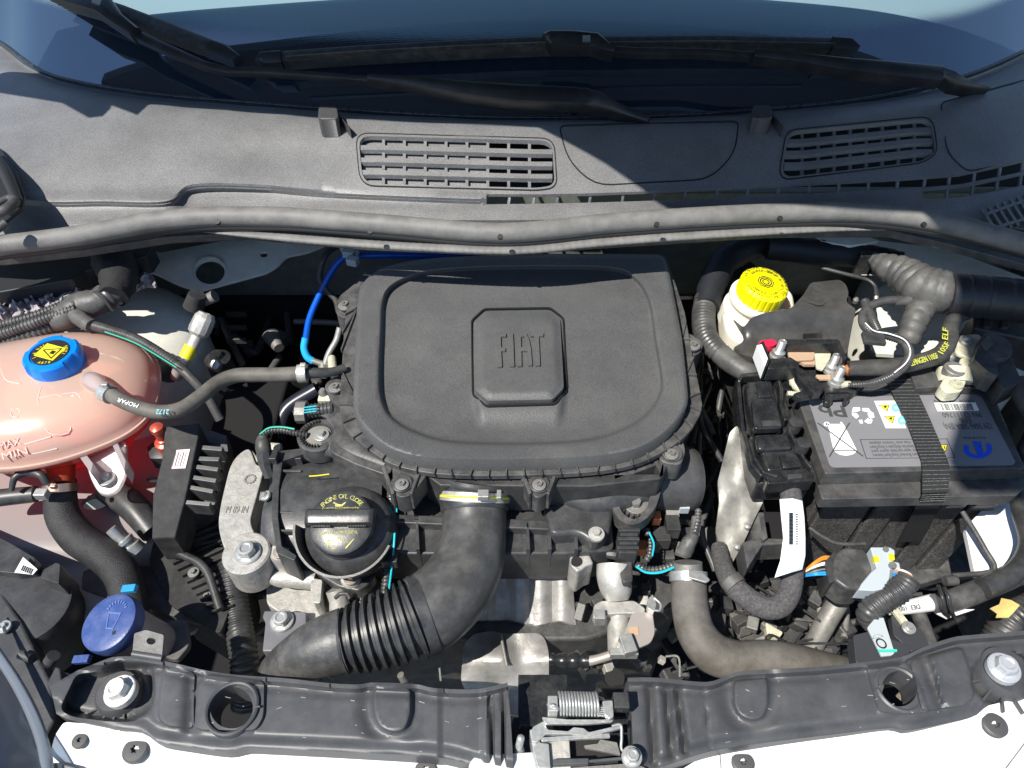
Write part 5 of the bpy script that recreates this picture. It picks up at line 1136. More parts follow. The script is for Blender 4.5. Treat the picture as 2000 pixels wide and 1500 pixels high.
# engine-front clutter in the gaps
cl_ = thing('front_machinery', 'dark pulleys, castings and wires glimpsed low down between hoses and radiator support', 'machinery', (1450, 1200, -.35))
rs = random.Random(5)
for k in range(70):
    x = rs.uniform(480, 1850); y = rs.uniform(1120, 1360); z = rs.uniform(-.45, -.27)
    if 1000 < x < 1080 and y < 1300: continue
    s = rs.uniform(.012, .05); m_ = rs.choice([DARKM, BLK, DARKM, GREYM, ALU, BLKD])
    if k % 3: box('casting', P(x, y, z), (s, s * rs.uniform(.4, 1.2), s), m_, cl_, nrm=(rs.uniform(-.4, .4), rs.uniform(-.4, .4), 1), xd=(1, rs.uniform(-.8, .8), 0), bevel=.003)
    else: tube('pipe', [(x, y, z, rs.uniform(4, 12)), (x + rs.uniform(-60, 60), y + rs.uniform(-30, 30), z + rs.uniform(-.03, .03), 7), (x + rs.uniform(-90, 90), y + rs.uniform(-60, 60), z - .02, 7)], m_, cl_, seg=10, n=4)
plate('gearbox_case', rnd([(1400, 1150), (1520, 1120), (1620, 1180), (1640, 1280), (1560, 1300), (1430, 1260)], 16), -.27, .1, DARKM, cl_, bevel=.008)
tube('case_boss', [(1605, 1190, -.24, 10), (1612, 1215, -.24, 12)], ALU, cl_)
tube('shift_rod', [(1640, 1170, -.2, 20), (1610, 1220, -.22, 20), (1580, 1280, -.25, 18)], GREYM, cl_, seg=16)
for k in range(60):
    x = rs.uniform(1395, 1640); y = rs.uniform(1130, 1300); q = rs.uniform(.006, .02)
    m_ = rs.choice([GREYM, GREYM, DARKM, DARKM, BLK, BLK])
    if k % 4: box('casting_boss', P(x, y, -.265 + rs.uniform(0, .03)), (q, q * rs.uniform(.5, 1.6), q), m_, cl_, nrm=(rs.uniform(-.3, .3), rs.uniform(-.3, .3), 1), xd=(1, rs.uniform(-1, 1), 0), bevel=.0015)
    else: tube('wire', [(x, y, -.23, 2.5), (x + rs.uniform(-50, 50), y + rs.uniform(-30, 30), -.21, 2.5), (x + rs.uniform(-90, 90), y + rs.uniform(-60, 60), -.24, 2.5)], rs.choice([BLK, GREYM, BLK]), cl_, seg=6, n=4)
for k in range(45):
    x = rs.uniform(900, 1310); y = rs.uniform(1085, 1330); q = rs.uniform(.004, .014)
    m_ = rs.choice([ALU, GREYM, DARKM, BLK, DARKM, BLK])
    if 890 < x < 1125: continue
    box('casting_boss', P(x, y, -.215 + rs.uniform(0, .02)), (q, q * rs.uniform(.5, 2), q), m_, cl_, nrm=(rs.uniform(-.4, .4), rs.uniform(-.4, .4), 1), xd=(1, rs.uniform(-1, 1), 0), bevel=.001)
plate('mud_patch', rnd([(1370, 1200), (1400, 1195), (1405, 1228), (1382, 1225)], 5), -.24, .01, LEAD, cl_, bevel=.002)
plate('mud_patch', rnd([(1495, 1215), (1530, 1235), (1520, 1248), (1498, 1240)], 5), -.24, .01, LEAD, cl_, bevel=.002)
tube('coarse_rod', [(782, 1318, -.15, 7), (790, 1330, -.16, 8)], GREYM, cl_); tube('wire', [(860, 1262, -.2, 1.2), (900, 1235, -.19, 1.2)], ZINC, cl_, seg=6)
tube('wire', [(858, 1300, -.2, 2), (861, 1330, -.2, 2)], ZINC, cl_, seg=6); tube('wire', [(1300, 1282, -.2, 2), (1325, 1284, -.2, 2), (1328, 1325, -.2, 2)], ZINC, cl_, seg=6)
# ============================================================ battery
bat = thing('battery', 'car battery with grey printed lid label and black ribbed case at the right', 'battery', (1790, 900, -.25))
ZB = -.062
BATM = mat('battery case', (.045, .045, .046), .42, bump=.25, bscale=250, dust=.22, dscale=35, mott=.15)
BATF = mat('moulded battery case', (.065, .064, .064), .38, grain=.6, gscale=420, bump=1, bscale=420, dust=.2, dscale=60)
plate('lid', rnd([(1548, 752), (1925, 742), (2003, 914), (1612, 925)], 5), ZB, .022, BATM, bat, bevel=.0015)
plate('terminal_deck', [(1538, 740), (1690, 732), (1810, 700), (1915, 742), (1920, 757), (1552, 764)], ZB + .004, .03, BATM, bat, bevel=.0015)
plate('terminal_deck', [(1775, 722), (1812, 705), (1845, 754), (1790, 758)], ZB + .012, .02, BATM, bat, bevel=.0015)
plate('lid_flange', rnd([(1596, 945), (1996, 932), (2004, 950), (1985, 968), (1606, 975)], 6), ZB - .022, .018, BATM, bat, bevel=.004)
plate('lid_side', [(1550, 760), (1932, 748), (2004, 922), (1614, 934)], ZB - .010, .035, BATM, bat, bevel=.001)
# case, tapering to its foot; the front carries vertical ribs
A_ = [P(1560, 780, ZB - .04), P(1935, 760, ZB - .04), P(1995, 935, ZB - .04), P(1612, 950, ZB - .04)]
cc = sum(A_, Vector()) / 4
Vb = [v for v in A_] + [cc + (v - cc) * .965 - Vector((0, 0, .215)) for v in A_]
mk('case', Vb, [[0, 1, 2, 3], [7, 6, 5, 4]] + [[i, (i + 1) % 4, 4 + (i + 1) % 4, 4 + i] for i in range(4)], BATF, bat, bevel=.003)
fa, fb = Vb[3], Vb[2]; ga, gb2 = Vb[7], Vb[6]; ndir = Vector((0, -1, 0))
for i, (t0, t1) in enumerate(((.02, .28), (.31, .44), (.66, .80), (.83, .98))):
    o = .004
    q = [fa.lerp(fb, t0), fa.lerp(fb, t1), ga.lerp(gb2, t1), ga.lerp(gb2, t0)]; q = [v + ndir * .001 - Vector((0, 0, .008)) * (1 if k < 2 else 0) for k, v in enumerate(q)]
    mk('case_rib', q + [v + ndir * .006 for v in q], [[0, 1, 2, 3], [7, 6, 5, 4]] + [[k, (k + 1) % 4, 4 + (k + 1) % 4, 4 + k] for k in range(4)], BATF, bat, bevel=.003)
for x in (1630, 1715, 1850, 1905):
    plate('lid_tab', rnd([(x, 975), (x + 42, 973), (x + 42, 983), (x + 2, 985)], 3), ZB - .042, .008, BATM, bat, bevel=.001)
# label and its print
LZ = ZB + .0006
lb = plate('label', rnd([(1577, 776), (1905, 770), (1918, 776), (1984, 903), (1978, 908), (1628, 913), (1620, 908)], 5), LZ, .0006, LAB, bat)
def hm(u, v):
    """u, v in the label's own upright picture box (0..2000, 0..880 of a close look)"""
    return (1500 + u / 4, 740 + v / 4)
def dz(name, pts, m, k=1, par=None): return plate(name, [hm(*p) for p in pts], LZ + .0003 * k, .0003, m, par or lb)
text('Pb', hm(592, 212), hm(380, 204), LZ, GPR, lb, hr=.019, bold=.02, ext=0, name='print')
def poly_ring(cx, cy, a0, a1, ro, ri, sx=1, sy=.8, n=14): return [(cx + sx * ro * math.cos(R(a0 + (a1 - a0) * i / n)), cy + sy * ro * math.sin(R(a0 + (a1 - a0) * i / n))) for i in range(n + 1)] + [(cx + sx * ri * math.cos(R(a1 - (a1 - a0) * i / n)), cy + sy * ri * math.sin(R(a1 - (a1 - a0) * i / n))) for i in range(n + 1)]
for pts in ([(665, 222), (715, 222), (722, 245), (690, 258), (655, 262)], [(655, 268), (690, 268), (712, 292), (690, 310), (658, 282)],
            [(735, 228), (785, 228), (800, 250), (815, 262), (790, 262), (765, 255), (740, 250)], [(778, 268), (822, 262), (832, 300), (800, 310), (785, 290)],
            [(708, 322), (735, 318), (742, 348), (720, 346)], [(752, 330), (785, 302), (785, 315), (818, 318), (808, 346), (782, 348)]):
    dz('recycling_arrow', pts, WPR)
dz('bin_body', [(468, 352), (590, 352), (695, 560), (515, 560), (495, 480)], WPR)
dz('bin_body', [(520, 566), (690, 566), (672, 585), (635, 596), (600, 598), (560, 590)], WPR)
dz('bin_wheel', [(458 + 23 * math.cos(a), 352 + 17 * math.sin(a)) for a in np.linspace(0, 6.283, 17)[:-1]], WPR)
dz('bin_wheel', [(458 + 9 * math.cos(a), 352 + 7 * math.sin(a)) for a in np.linspace(0, 6.283, 13)[:-1]], GPR, 2)
dz('bin_handle', [(565, 336), (578, 336), (582, 350), (570, 350)], WPR)
dz('cross_stroke', [(383, 343), (392, 341), (748, 602), (738, 604)], GPR, 2); dz('cross_stroke', [(632, 341), (643, 341), (486, 606), (474, 606)], GPR, 3)
dz('cross_stroke', [(505, 557), (700, 558), (700, 563), (505, 562)], GPR, 4)
dz('warning_panel', [(830, 172), (990, 170), (1080, 384), (920, 384)], WPR)
for a, b, c in (((862, 202), (950, 200), (932, 256)), ((905, 292), (992, 290), (976, 350))):
    dz('warning_triangle', [a, b, c], KPR, 2); m_ = [(a[0] + b[0] + c[0]) / 3, (a[1] + b[1] + c[1]) / 3]
    dz('warning_triangle', [(m_[0] + (q[0] - m_[0]) * .8, m_[1] + (q[1] - m_[1]) * .8) for q in (a, b, c)], YELP, 3)
    dz('warning_mark', [(m_[0] - 12, m_[1] - 8), (m_[0] + 14, m_[1] - 12), (m_[0] + 8, m_[1] + 8), (m_[0] - 4, m_[1] + 4)], KPR, 4)
for cx, cy in ((1000, 225), (1045, 325)):
    dz('round_mark', [(cx + 34 * math.cos(a), cy + 34 * math.sin(a)) for a in np.linspace(0, 6.283, 21)[:-1]], CPR, 2)
    dz('round_mark', [(cx + 14 * math.cos(a), cy + 8 * math.sin(a)) for a in np.linspace(0, 6.283, 11)[:-1]], WPR, 3)
dz('barcode_panel', [(1298, 186), (1620, 184), (1650, 246), (1325, 252)], WPR)
xx = 8; rs = random.Random(3)
while xx < 250:
    w_ = rs.choice([2, 3, 5]); u0 = 1328 + xx * 1.05; dz('barcode_bar', [(u0, 193), (u0 + w_, 193), (u0 + w_ + 22, 245), (u0 + 22, 245)], KPR, 2); xx += w_ + rs.choice([3, 4, 6])
text('PN 52111760', hm(1650, 262), hm(1352, 266), LZ, GPR, lb, hr=.0078, bold=.008, ext=0, name='print')
text('EFB', hm(1572, 306), hm(1486, 308), LZ, GPR, lb, hr=.0078, bold=.008, ext=0, name='print')
text('12V 50Ah 500A (EN)', hm(1730, 348), hm(1365, 352), LZ, GPR, lb, hr=.0092, bold=.008, ext=0, name='print')
text('MOPAR.', hm(1690, 452), hm(1508, 454), LZ, GPR, lb, hr=.0035, ext=0, name='print')
text('EXIDE', hm(1600, 164), hm(1485, 165), LZ, GPR, lb, hr=.004, ext=0, name='print'); text('LT EFB', hm(1415, 166), hm(1290, 167), LZ, GPR, lb, hr=.004, ext=0, name='print')
# blue M emblem: a round bowl with three prongs pointing up the label
dz('emblem_bowl', poly_ring(1640, 545, -38 + 0, 205, 112, 72, 1, .68, 26), BPR)
dz('emblem_prong', [(1600, 486), (1638, 486), (1672, 585), (1655, 600), (1640, 590)], BPR, 2)
dz('emblem_prong', [(1648, 488), (1662, 486), (1684, 575), (1672, 590)], BPR, 2)
dz('frame_line', [(718, 472), (1402, 466), (1404, 470), (722, 476)], GPR); dz('frame_line', [(718, 472), (724, 472), (772, 622), (766, 622)], GPR)
dz('frame_line', [(766, 619), (1462, 613), (1462, 616), (768, 623)], GPR); dz('frame_line', [(1396, 466), (1402, 466), (1462, 614), (1456, 614)], GPR)
for i, s_ in enumerate(('ricas avec Tension adaptee', 'baterias dedicada a Stop/Start', 'by appropriate spare part', 'Start Bonded Stop/Start battery')):
    text(s_, hm(1110 + i * 22, 488 + i * 31), hm(782 + i * 10 - (0 if i else -5), 492 + i * 32), LZ, GPR, lb, hr=.0048, ext=0, name='print')
dz('warning_triangle', [(1338, 514), (1405, 512), (1384, 574)], KPR, 1); dz('warning_triangle', [(1350, 518), (1398, 517), (1383, 564)], YELP, 2); dz('warning_mark', [(1372, 524), (1380, 524), (1384, 545), (1378, 545)], KPR, 3)
# strap ------------------------------------------------------------------------
sp_ = thing('battery_strap', 'wide black webbing strap running over the battery and down its front', 'strap', (1805, 870, -.06))
def ribbon(name, L_, R_, m, par, th=.0016, off=(0, 0, 0)):
    V = []; n = len(L_)
    L_ = [Vector(v) for v in L_]; R_ = [Vector(v) for v in R_]
    for i in range(n):
        a = L_[max(0, i - 1)]; b = L_[min(n - 1, i + 1)]; nn = (b - a).cross(R_[i] - L_[i]).normalized()
        if nn.z < 0 and abs(nn.z) > .1 or (abs(nn.z) <= .1 and nn.y > 0): nn = -nn
        V += [L_[i] + nn * th, R_[i] + nn * th, R_[i], L_[i]]
    F = [[0, 1, 2, 3], [4 * n - 1, 4 * n - 2, 4 * n - 3, 4 * n - 4]]
    for i in range(n - 1):
        for k in range(4): F.append([i * 4 + k, i * 4 + (k + 1) % 4, i * 4 + 4 + (k + 1) % 4, i * 4 + 4 + k])
    return mk(name, V, F, m, par, ang=30)
Yf = (P(1800, 920, ZB).y)
LL = [P(1729, 742, ZB + .006), P(1745, 776, ZB + .003), P(1768, 820, ZB + .003), P(1798, 900, ZB + .003)]
RRs = [P(1776, 740, ZB + .006), P(1795, 776, ZB + .003), P(1815, 820, ZB + .003), P(1849, 899, ZB + .003)]
def onfront(x, y, Y):
    d = FW + (x - 1000) / FPX * RT + (750 - y) / FPX * UP; t = Y / d[1]; return Vector(CP + d * t)
yfl = P(1800, 970, ZB - .022).y - .003; ycs = Vb[3].y - .008
LL += [onfront(1800, 914, P(1820, 918, ZB).y), onfront(1800, 938, P(1820, 940, ZB - .012).y - .001), onfront(1800, 962, yfl), onfront(1795, 978, yfl + .001), onfront(1786, 994, ycs), onfront(1770, 1025, ycs - .0), onfront(1752, 1056, ycs + .002)]
RRs += [onfront(1853, 913, P(1820, 918, ZB).y), onfront(1852, 937, P(1820, 940, ZB - .012).y - .001), onfront(1850, 960, yfl), onfront(1844, 976, yfl + .001), onfront(1834, 992, ycs), onfront(1816, 1025, ycs - .0), onfront(1797, 1056, ycs + .002)]
print('strap', yfl, ycs, [tuple(round(c, 3) for c in v) for v in LL])
stp = ribbon('webbing', LL, RRs, WEB, sp_, .002)
# woven cross ribs of the strap
THR = mat('webbing thread', (.05, .05, .05), .5, dust=.4, dscale=700, dcol=(.6, .6, .6))
for i in range(len(LL) - 4):
    L0, L1, R0, R1 = LL[i], LL[i + 1], RRs[i], RRs[i + 1]; n = max(1, int((L1 - L0).length / .0046))
    for k in range(n):
        a = L0.lerp(L1, (k + .5) / n); b = R0.lerp(R1, (k + .5) / n)
        nn = (L1 - L0).cross(R0 - L0).normalized(); nn = nn if nn.z > 0 or nn.y < -.5 else -nn
        if nn.y > .5: nn = -nn
        tube('weave_rib', [tuple(a + nn * .002), tuple(b + nn * .002)], THR, stp, r=.00045, world=True, seg=6)
# fuse terminal block -----------------------------------------------------------
fb_ = thing('fuse_terminal_block', 'open black fuse block with studs and a tan fuse plate on the battery positive post', 'fuse box', (1570, 690, -.05))
plate('base', [(1480, 705), (1600, 690), (1655, 715), (1640, 760), (1560, 752), (1500, 722)], -.048, .02, GLOSS, fb_, bevel=.002)
plate('back_wall', [(1520, 662), (1636, 662), (1638, 670), (1522, 670)], -.014, .03, GLOSS, fb_, bevel=.001)
plate('side_wall', [(1632, 662), (1640, 664), (1655, 698), (1646, 704)], -.014, .03, GLOSS, fb_, bevel=.001)
plate('front_wall', [(1496, 700), (1545, 697), (1562, 708), (1560, 718), (1500, 720)], -.026, .022, GLOSS, fb_, bevel=.0015)
plate('end_wall', [(1480, 672), (1492, 664), (1505, 700), (1498, 716)], -.02, .03, GLOSS, fb_, bevel=.001)
plate('white_tag', [(1478, 674), (1488, 672), (1500, 700), (1494, 716)], -.018, .022, WPR, fb_, bevel=.0005)
plate('red_cap', rnd([(1475, 680), (1485, 664), (1510, 662), (1520, 670), (1510, 676), (1490, 676), (1482, 690)], 6), -.026, .01, RED, fb_, bevel=.002)
plate('fuse_plate', rnd([(1538, 680), (1548, 675), (1582, 674), (1592, 684), (1590, 702), (1555, 704), (1540, 694)], 3), -.030, .004, TAN, fb_, bevel=.001)
plate('fuse_link', rnd([(1590, 690), (1612, 672), (1625, 678), (1622, 700), (1608, 722), (1595, 718)], 3), -.032, .004, LEAD, fb_, bevel=.001)
plate('tan_edge', [(1555, 702), (1590, 702), (1592, 712), (1572, 712)], -.034, .004, TAN, fb_)
def stud(par, x, y, z, r, hh=.022, tilt=(0.1, .15, 1)):
    n = Vector(tilt).normalized(); c = P(x, y, z); prof = [(r * 1.9, -.003), (r * 1.9, .001), (r * 1.6, .002), (r * 1.6, .007), (r * 1.2, .009)]
    h = .009
    while h < hh: prof += [(r, h), (r * .86, h + .0009)]; h += .0018
    prof += [(r * .8, hh), (r * .3, hh + .001)]
    return lathe('stud', c, prof, ZINC, par, nrm=n, seg=18)
stud(fb_, 1518, 695, -.034, .0052, .022); stud(fb_, 1622, 722, -.04, .0052, .022); stud(fb_, 1632, 746, -.045, .0052, .022)
plate('scoop_guard', [(1557, 712), (1565, 725), (1580, 733), (1600, 740), (1606, 765), (1590, 768), (1566, 745), (1556, 730)], -.028, .012, GLOSS, fb_, bevel=.001)
plate('front_tray', [(1600, 746), (1680, 742), (1690, 750), (1670, 764), (1612, 766)], -.046, .02, GLOSS, fb_, bevel=.001)
plate('clasp_arm', rnd([(1612, 762), (1622, 762), (1628, 782), (1620, 788), (1610, 784)], 3), -.050, .008, GLOSS, fb_, bevel=.001)
plate('clasp_arm', rnd([(1650, 760), (1660, 760), (1660, 780), (1654, 786), (1648, 780)], 3), -.050, .008, GLOSS, fb_, bevel=.001)
tube('clasp_bar', [(1618, 776, -.052), (1656, 774, -.052)], GLOSS, fb_, r=6)
plate('lower_arm', [(1550, 768), (1600, 752), (1612, 758), (1600, 768), (1560, 776)], -.036, .01, GLOSS, fb_, bevel=.001)
tube('post_clamp', [(1545, 736, -.05, 6), (1552, 750, -.05, 9), (1566, 760, -.05, 10), (1580, 764, -.05, 8)], LEAD, fb_, noise=.1)
tube('clamp_bolt', [(1538, 768, -.052, 5), (1562, 770, -.052, 6)], LEAD, fb_, ring=(.002, .0006))
tube('crimp', [(1622, 726, -.04, 9), (1655, 722, -.04, 12)], COPPER, fb_); box('crimp_plate', P(1610, 738, -.042), (.02, .008, .004), TAN, fb_)
tube('cable_lug', [(1640, 752, -.046, 8), (1660, 750, -.046, 6)], LEAD, fb_)
# cables
cb = thing('positive_cable', 'thick black battery cable with yellow green lettering looping up behind the battery', 'cable', (1760, 700, -.03))
cp = [(1655, 720, -.036, 15), (1700, 718, -.034, 16), (1740, 716, -.032, 16), (1790, 708, -.03, 16), (1835, 692, -.028, 16), (1854, 665, -.026, 15), (1856, 640, -.024, 15), (1868, 620, -.024, 14), (1890, 612, -.026, 12)]
tube('cable', cp, RUB, cb, seg=20)
YT = mat('yellow cable print', (.6, .62, .08), .6)
text('ELFINGEN 1105F', (1780, 715), (1834, 699), -.0185, YT, cb, hr=.0075, nrm=(0, -.35, .94), ext=.0001, name='print')
text('105F', (1842, 692), (1856, 672), -.0175, YT, cb, hr=.007, nrm=(-.1, -.2, .97), ext=.0001, name='print')
text('ELF', (1851, 664), (1852, 642), -.0145, YT, cb, hr=.007, nrm=(-.1, -.2, .97), ext=.0001, name='print')
cg = thing('ground_cable', 'thin grey cable curling over the battery strap to the fuse block', 'cable', (1770, 660, 0))
cgp = [(1658, 752, -.04, 5), (1690, 750, -.03, 7), (1715, 745, -.024, 8), (1745, 732, -.02, 9), (1768, 712, -.014, 9), (1776, 690, -.01, 9), (1765, 668, -.008, 9), (1735, 656, -.01, 9), (1705, 650, -.012, 9), (1688, 635, -.014, 9), (1686, 615, -.016, 9), (1700, 598, -.016, 9), (1730, 588, -.016, 9), (1765, 586, -.02, 9)]
tube('cable', cgp, LOOM, cg, ring=(.0028, .0008), seg=14, n=8)
tube('white_stripe', [(p[0] + 2, p[1] - 4, p[2] + .008, 1.3) for p in cgp[3:10]], WPR, cg, seg=6)
tube('corrugated_tube', [(1690, 590, -.02, 9), (1695, 605, -.015, 9), (1706, 628, -.01, 9), (1716, 648, -.01, 8)], LOOM, cg, ring=(.0032, .001), seg=12)
box('tape_flag', P(1706, 662, -.006), (.026, .018, .006), BLK, cg, xd=(1, -.15, 0))
# taped trunk at upper right
tr = thing('main_loom', 'thick crumpled taped loom with a black convoluted trunk at the upper right', 'wiring loom', (1830, 560, -.03))
tube('taped_trunk', [(1705, 505, -.02, 12), (1730, 520, -.015, 26), (1765, 535, -.012, 34), (1800, 560, -.01, 42), (1832, 570, -.008, 44), (1860, 575, -.008, 40)], TAPE, tr, seg=34, noise=.05, ring=(.013, .0024, [0, 0, .2, .5, 1, .3]))
tube('taped_branch', [(1812, 585, -.02, 30), (1795, 610, -.025, 26), (1782, 640, -.035, 24), (1772, 668, -.05, 22)], TAPE, tr, seg=24, noise=.05, ring=(.012, .0015, [0, 0, .2, .5, 1, .3]))
tube('taped_branch', [(1745, 590, -.02, 8), (1775, 588, -.02, 10), (1800, 580, -.018, 14)], TAPE, tr, seg=14, noise=.12)
tube('trunk_sleeve', [(1850, 575, -.005, 40), (1880, 577, -.004, 42), (1915, 580, -.003, 42), (1960, 584, 0, 42), (2010, 590, 0, 42), (2090, 600, 0, 42)], mat('convoluted sleeve', (.022, .023, .028), .4), tr, seg=30, ring=(.024, .0016, [0, 0, 0, 0, 0, 0, 0, 1]))
plate('duct', [(1905, 600), (2080, 615), (2080, 690), (2000, 660), (1900, 640)], -.04, .05, BLK, tr, bevel=.004)
for x in (1925, 1960): plate('duct_clip', rnd([(x, 612), (x + 16, 614), (x + 10, 640), (x - 4, 638)], 3), -.036, .02, BLK, tr, bevel=.001)
nb = thing('negative_terminal', 'corroded cream battery terminal with nut and a black current sensor at the right', 'battery terminal', (1880, 720, -.04))
plate('sensor_lug', rnd([(1862, 672), (1888, 652), (1915, 652), (1930, 690), (1945, 700), (1920, 712), (1895, 700), (1868, 690)], 8), -.034, .006, LEAD, nb, bevel=.002)
fast('small', nb, 1888, 664, -.03, 13, ZINC)
tube('clamp_ring', [(1862, 720, -.045, 30), (1862, 748, -.055, 34)], LEAD, nb, seg=22, noise=.06)
lathe('post', P(1864, 722, -.036), [(.013, -.01), (.0125, .002), (.0115, .003)], GREYM, nb, seg=24)
plate('clamp_ear', rnd([(1845, 735), (1880, 725), (1888, 745), (1878, 765), (1850, 768), (1835, 755)], 6), -.04, .016, LEAD, nb, bevel=.003)
fast('small', nb, 1868, 750, -.038, 13, LEAD)
plate('cream_arm', rnd([(1875, 700), (1900, 696), (1905, 712), (1890, 735), (1872, 722)], 6), -.036, .008, LEAD, nb, bevel=.002)
plate('sensor_body', rnd([(1902, 700), (1920, 652), (1938, 644), (1975, 668), (1978, 690), (1965, 700), (1945, 700), (1950, 735), (1930, 725)], 4), -.018, .03, BLKD, nb, bevel=.002)
plate('sensor_tail', rnd([(1930, 700), (1972, 690), (1990, 730), (1998, 745), (1962, 762)], 4), -.026, .03, BLK, nb, bevel=.002)
for k in range(9): bar('sensor_rib', [(1916 + k * 1.8, 668 - k * 1.5), (1926 + k * 1.8, 684 - k * 1.5)], 1.2, -.0172, .001, GREYM, nb, bevel=0)
tube('cable', [(1985, 745, -.035, 20), (2010, 790, -.04, 20), (2050, 840, -.05, 20)], RUB, nb, seg=16)
tube('cable', [(2040, 800, -.05, 14), (2000, 880, -.13, 14), (1990, 980, -.13, 15), (2010, 1060, -.13, 18), (1985, 1115, -.13, 20), (1920, 1150, -.135, 20)], BLK, nb, seg=16)
# brake fluid reservoir -----------------------------------------------------------
br = thing('brake_reservoir', 'cream brake fluid reservoir with a bright yellow screw cap', 'reservoir', (1470, 610, -.08))
bc = P(1495, 552, .004); bk_ = ppm(bc); bn = Vector((.10, -.10, .985)).normalized()
def bprof(*q): return [(a / bk_, b) for a, b in q]
lathe('neck', bc, bprof((58, -.075), (58, -.05), (50, -.045), (50, -.033), (56, -.032), (56, -.027), (46, -.024), (46, -.008)), POLY, br, nrm=bn, seg=40)
plate('body', rnd([(1408, 580), (1450, 555), (1550, 560), (1560, 640), (1480, 680), (1420, 650)], 22, 6), -.045, .07, POLY, br, bevel=.008, seg=3)
yc = lathe('screw_cap', bc, bprof((43, -.024), (46, -.022), (46, -.004), (43, 0), (40, .001), (15, .001)), YEL, br, label='bright yellow screw cap with black warning text', nrm=bn, seg=96, lobes=lambda a, j: 1 + (.035 if (a * 12 / math.pi) % 1 < .55 and j in (1, 2) else 0), ang=30)
bx, by, bz = basis(bn); tb = bc + bn * .0014; br0 = 46 / bk_
arctext('WARNING CLEAN FILLER CAP BEFORE', tb, br0 * .70, 215, 7.2, KPR, yc, br0 * .19, nrm=bn)
arctext('REMOVING USE ONLY DOT 4 BRAKE FLUID', tb, br0 * .87, 200, 6.2, KPR, yc, br0 * .17, nrm=bn)
arctext('NUR ORIGINAL BREMSFLUSSIGKEIT', tb, br0 * .87, 160, -5.6, KPR, yc, br0 * .17, nrm=bn)
arctext('VERWENDEN DOT 4', tb, br0 * .68, 140, -7, KPR, yc, br0 * .19, nrm=bn)
def crc(r, n=24): return [(r * math.cos(2 * math.pi * i / n), r * math.sin(2 * math.pi * i / n)) for i in range(n)]
ringpoly('octagon_mark', tb, crc(.36, 8), .12, KPR, yc, .0002, bx, br0, nrm=bn); ringpoly('ring_mark', tb, crc(.26), .2, KPR, yc, .0003, bx, br0, nrm=bn); ringpoly('ring_mark', tb, crc(.16), .3, KPR, yc, .0003, bx, br0, nrm=bn)
cv = thing('reservoir_cover', 'smooth black moulded cover embossed UP over the brake reservoir', 'cover', (1560, 620, -.05))
COV = mat('smooth cover plastic', (.045, .044, .042), .33, bump=.05, bscale=150, dust=.1, dscale=30, mott=.1)
def cvz(X, Y): return -.008 - .0 * X - .038 * sst(-30, 70, (Y - 612) + (X - 1560) * -.05) - .03 * sst(1460, 1410, X)
CV = [(1432, 622), (1452, 640), (1468, 620), (1490, 612), (1545, 602), (1570, 575), (1583, 552), (1640, 546), (1652, 555), (1658, 572), (1652, 590), (1672, 604), (1664, 640), (1655, 690), (1600, 700), (1480, 700), (1440, 690), (1424, 655)]
plate('cover', rnd(CV, 7), cvz, .03, COV, cv, grid=9, holes=[rnd([(1568, 652), (1606, 650), (1606, 660), (1568, 662)], 2)])
plate('cover_skirt', rnd([(1440, 640), (1660, 650), (1655, 700), (1560, 745), (1450, 730), (1428, 670)], 8), -.07, .06, COV, cv, bevel=.004)
plate('dark_base', rnd([(1380, 520), (1450, 500), (1480, 520), (1440, 600), (1410, 680), (1385, 640), (1378, 560)], 10), -.09, .05, GLOSS, cv, bevel=.004)
UPM = mat('embossed outline', (.06, .058, .055), .4)
text('UP', (1608, 600), (1624, 560), -.0078, UPM, cv, hr=.021, ext=.0006, name='embossed_letters')
tube('cover_line', [(1566, 603, -.012), (1600, 613, -.016), (1650, 629, -.024), (1664, 630, -.026)], UPM, cv, r=1, seg=6)
plate('cover_side', rnd([(1652, 572), (1662, 582), (1665, 610), (1650, 606)], 3), -.02, .05, GLOSS, cv, bevel=.001)
# left taped/corrugated trunk beside the reservoir
lt_ = thing('wiring_loom', 'taped corrugated loom curving down between air box and brake reservoir', 'wiring loom', (1400, 640, -.06))
tube('taped_top', [(1520, 470, -.04, 22), (1460, 485, -.04, 26), (1415, 510, -.045, 28), (1390, 560, -.05, 26), (1380, 600, -.055, 24)], mat('dark blue black tape', (.012, .014, .018), .6, bump=.6, bscale=200), lt_, noise=.08)
tube('corrugated_tube', [(1378, 585, -.055, 22), (1374, 620, -.058, 23), (1378, 655, -.06, 23), (1395, 680, -.06, 22), (1415, 698, -.06, 20)], LOOM, lt_, ring=(.0055, .0015), seg=22)
tube('taped_end', [(1408, 692, -.058, 21), (1430, 710, -.058, 21), (1455, 725, -.058, 20), (1480, 732, -.06, 18)], TAPE, lt_, noise=.06, seg=20)
tube('upper_trunk', [(1500, 480, -.03, 26), (1600, 492, -.03, 26), (1700, 500, -.03, 22), (1760, 510, -.03, 18)], MATS['dark blue black tape'], lt_, noise=.08)
rc_ = thing('relay', 'small glossy black relay clipped under the seal at the right', 'relay', (1696, 520, -.02))
plate('relay_body', [(1682, 490), (1710, 490), (1710, 500), (1682, 500)], -.012, .04, GLOSS, rc_, bevel=.001)
for x in (1688, 1703): box('relay_foot', P(x, 537, -.035), (.008, .002, .0015), ALUB, rc_)
pp_ = thing('brake_pipe', 'thin black pipe with silver tip behind the reservoir cover', 'pipe', (1700, 560, -.04))
tube('pipe', [(1600, 522, -.04), (1650, 535, -.04), (1690, 545, -.042), (1708, 558, -.045), (1711, 578, -.05)], BLK, pp_, r=4, seg=10)
tube('pipe_tip', [(1711, 575, -.05), (1712, 596, -.06)], ALUB, pp_, r=4.5, seg=10)
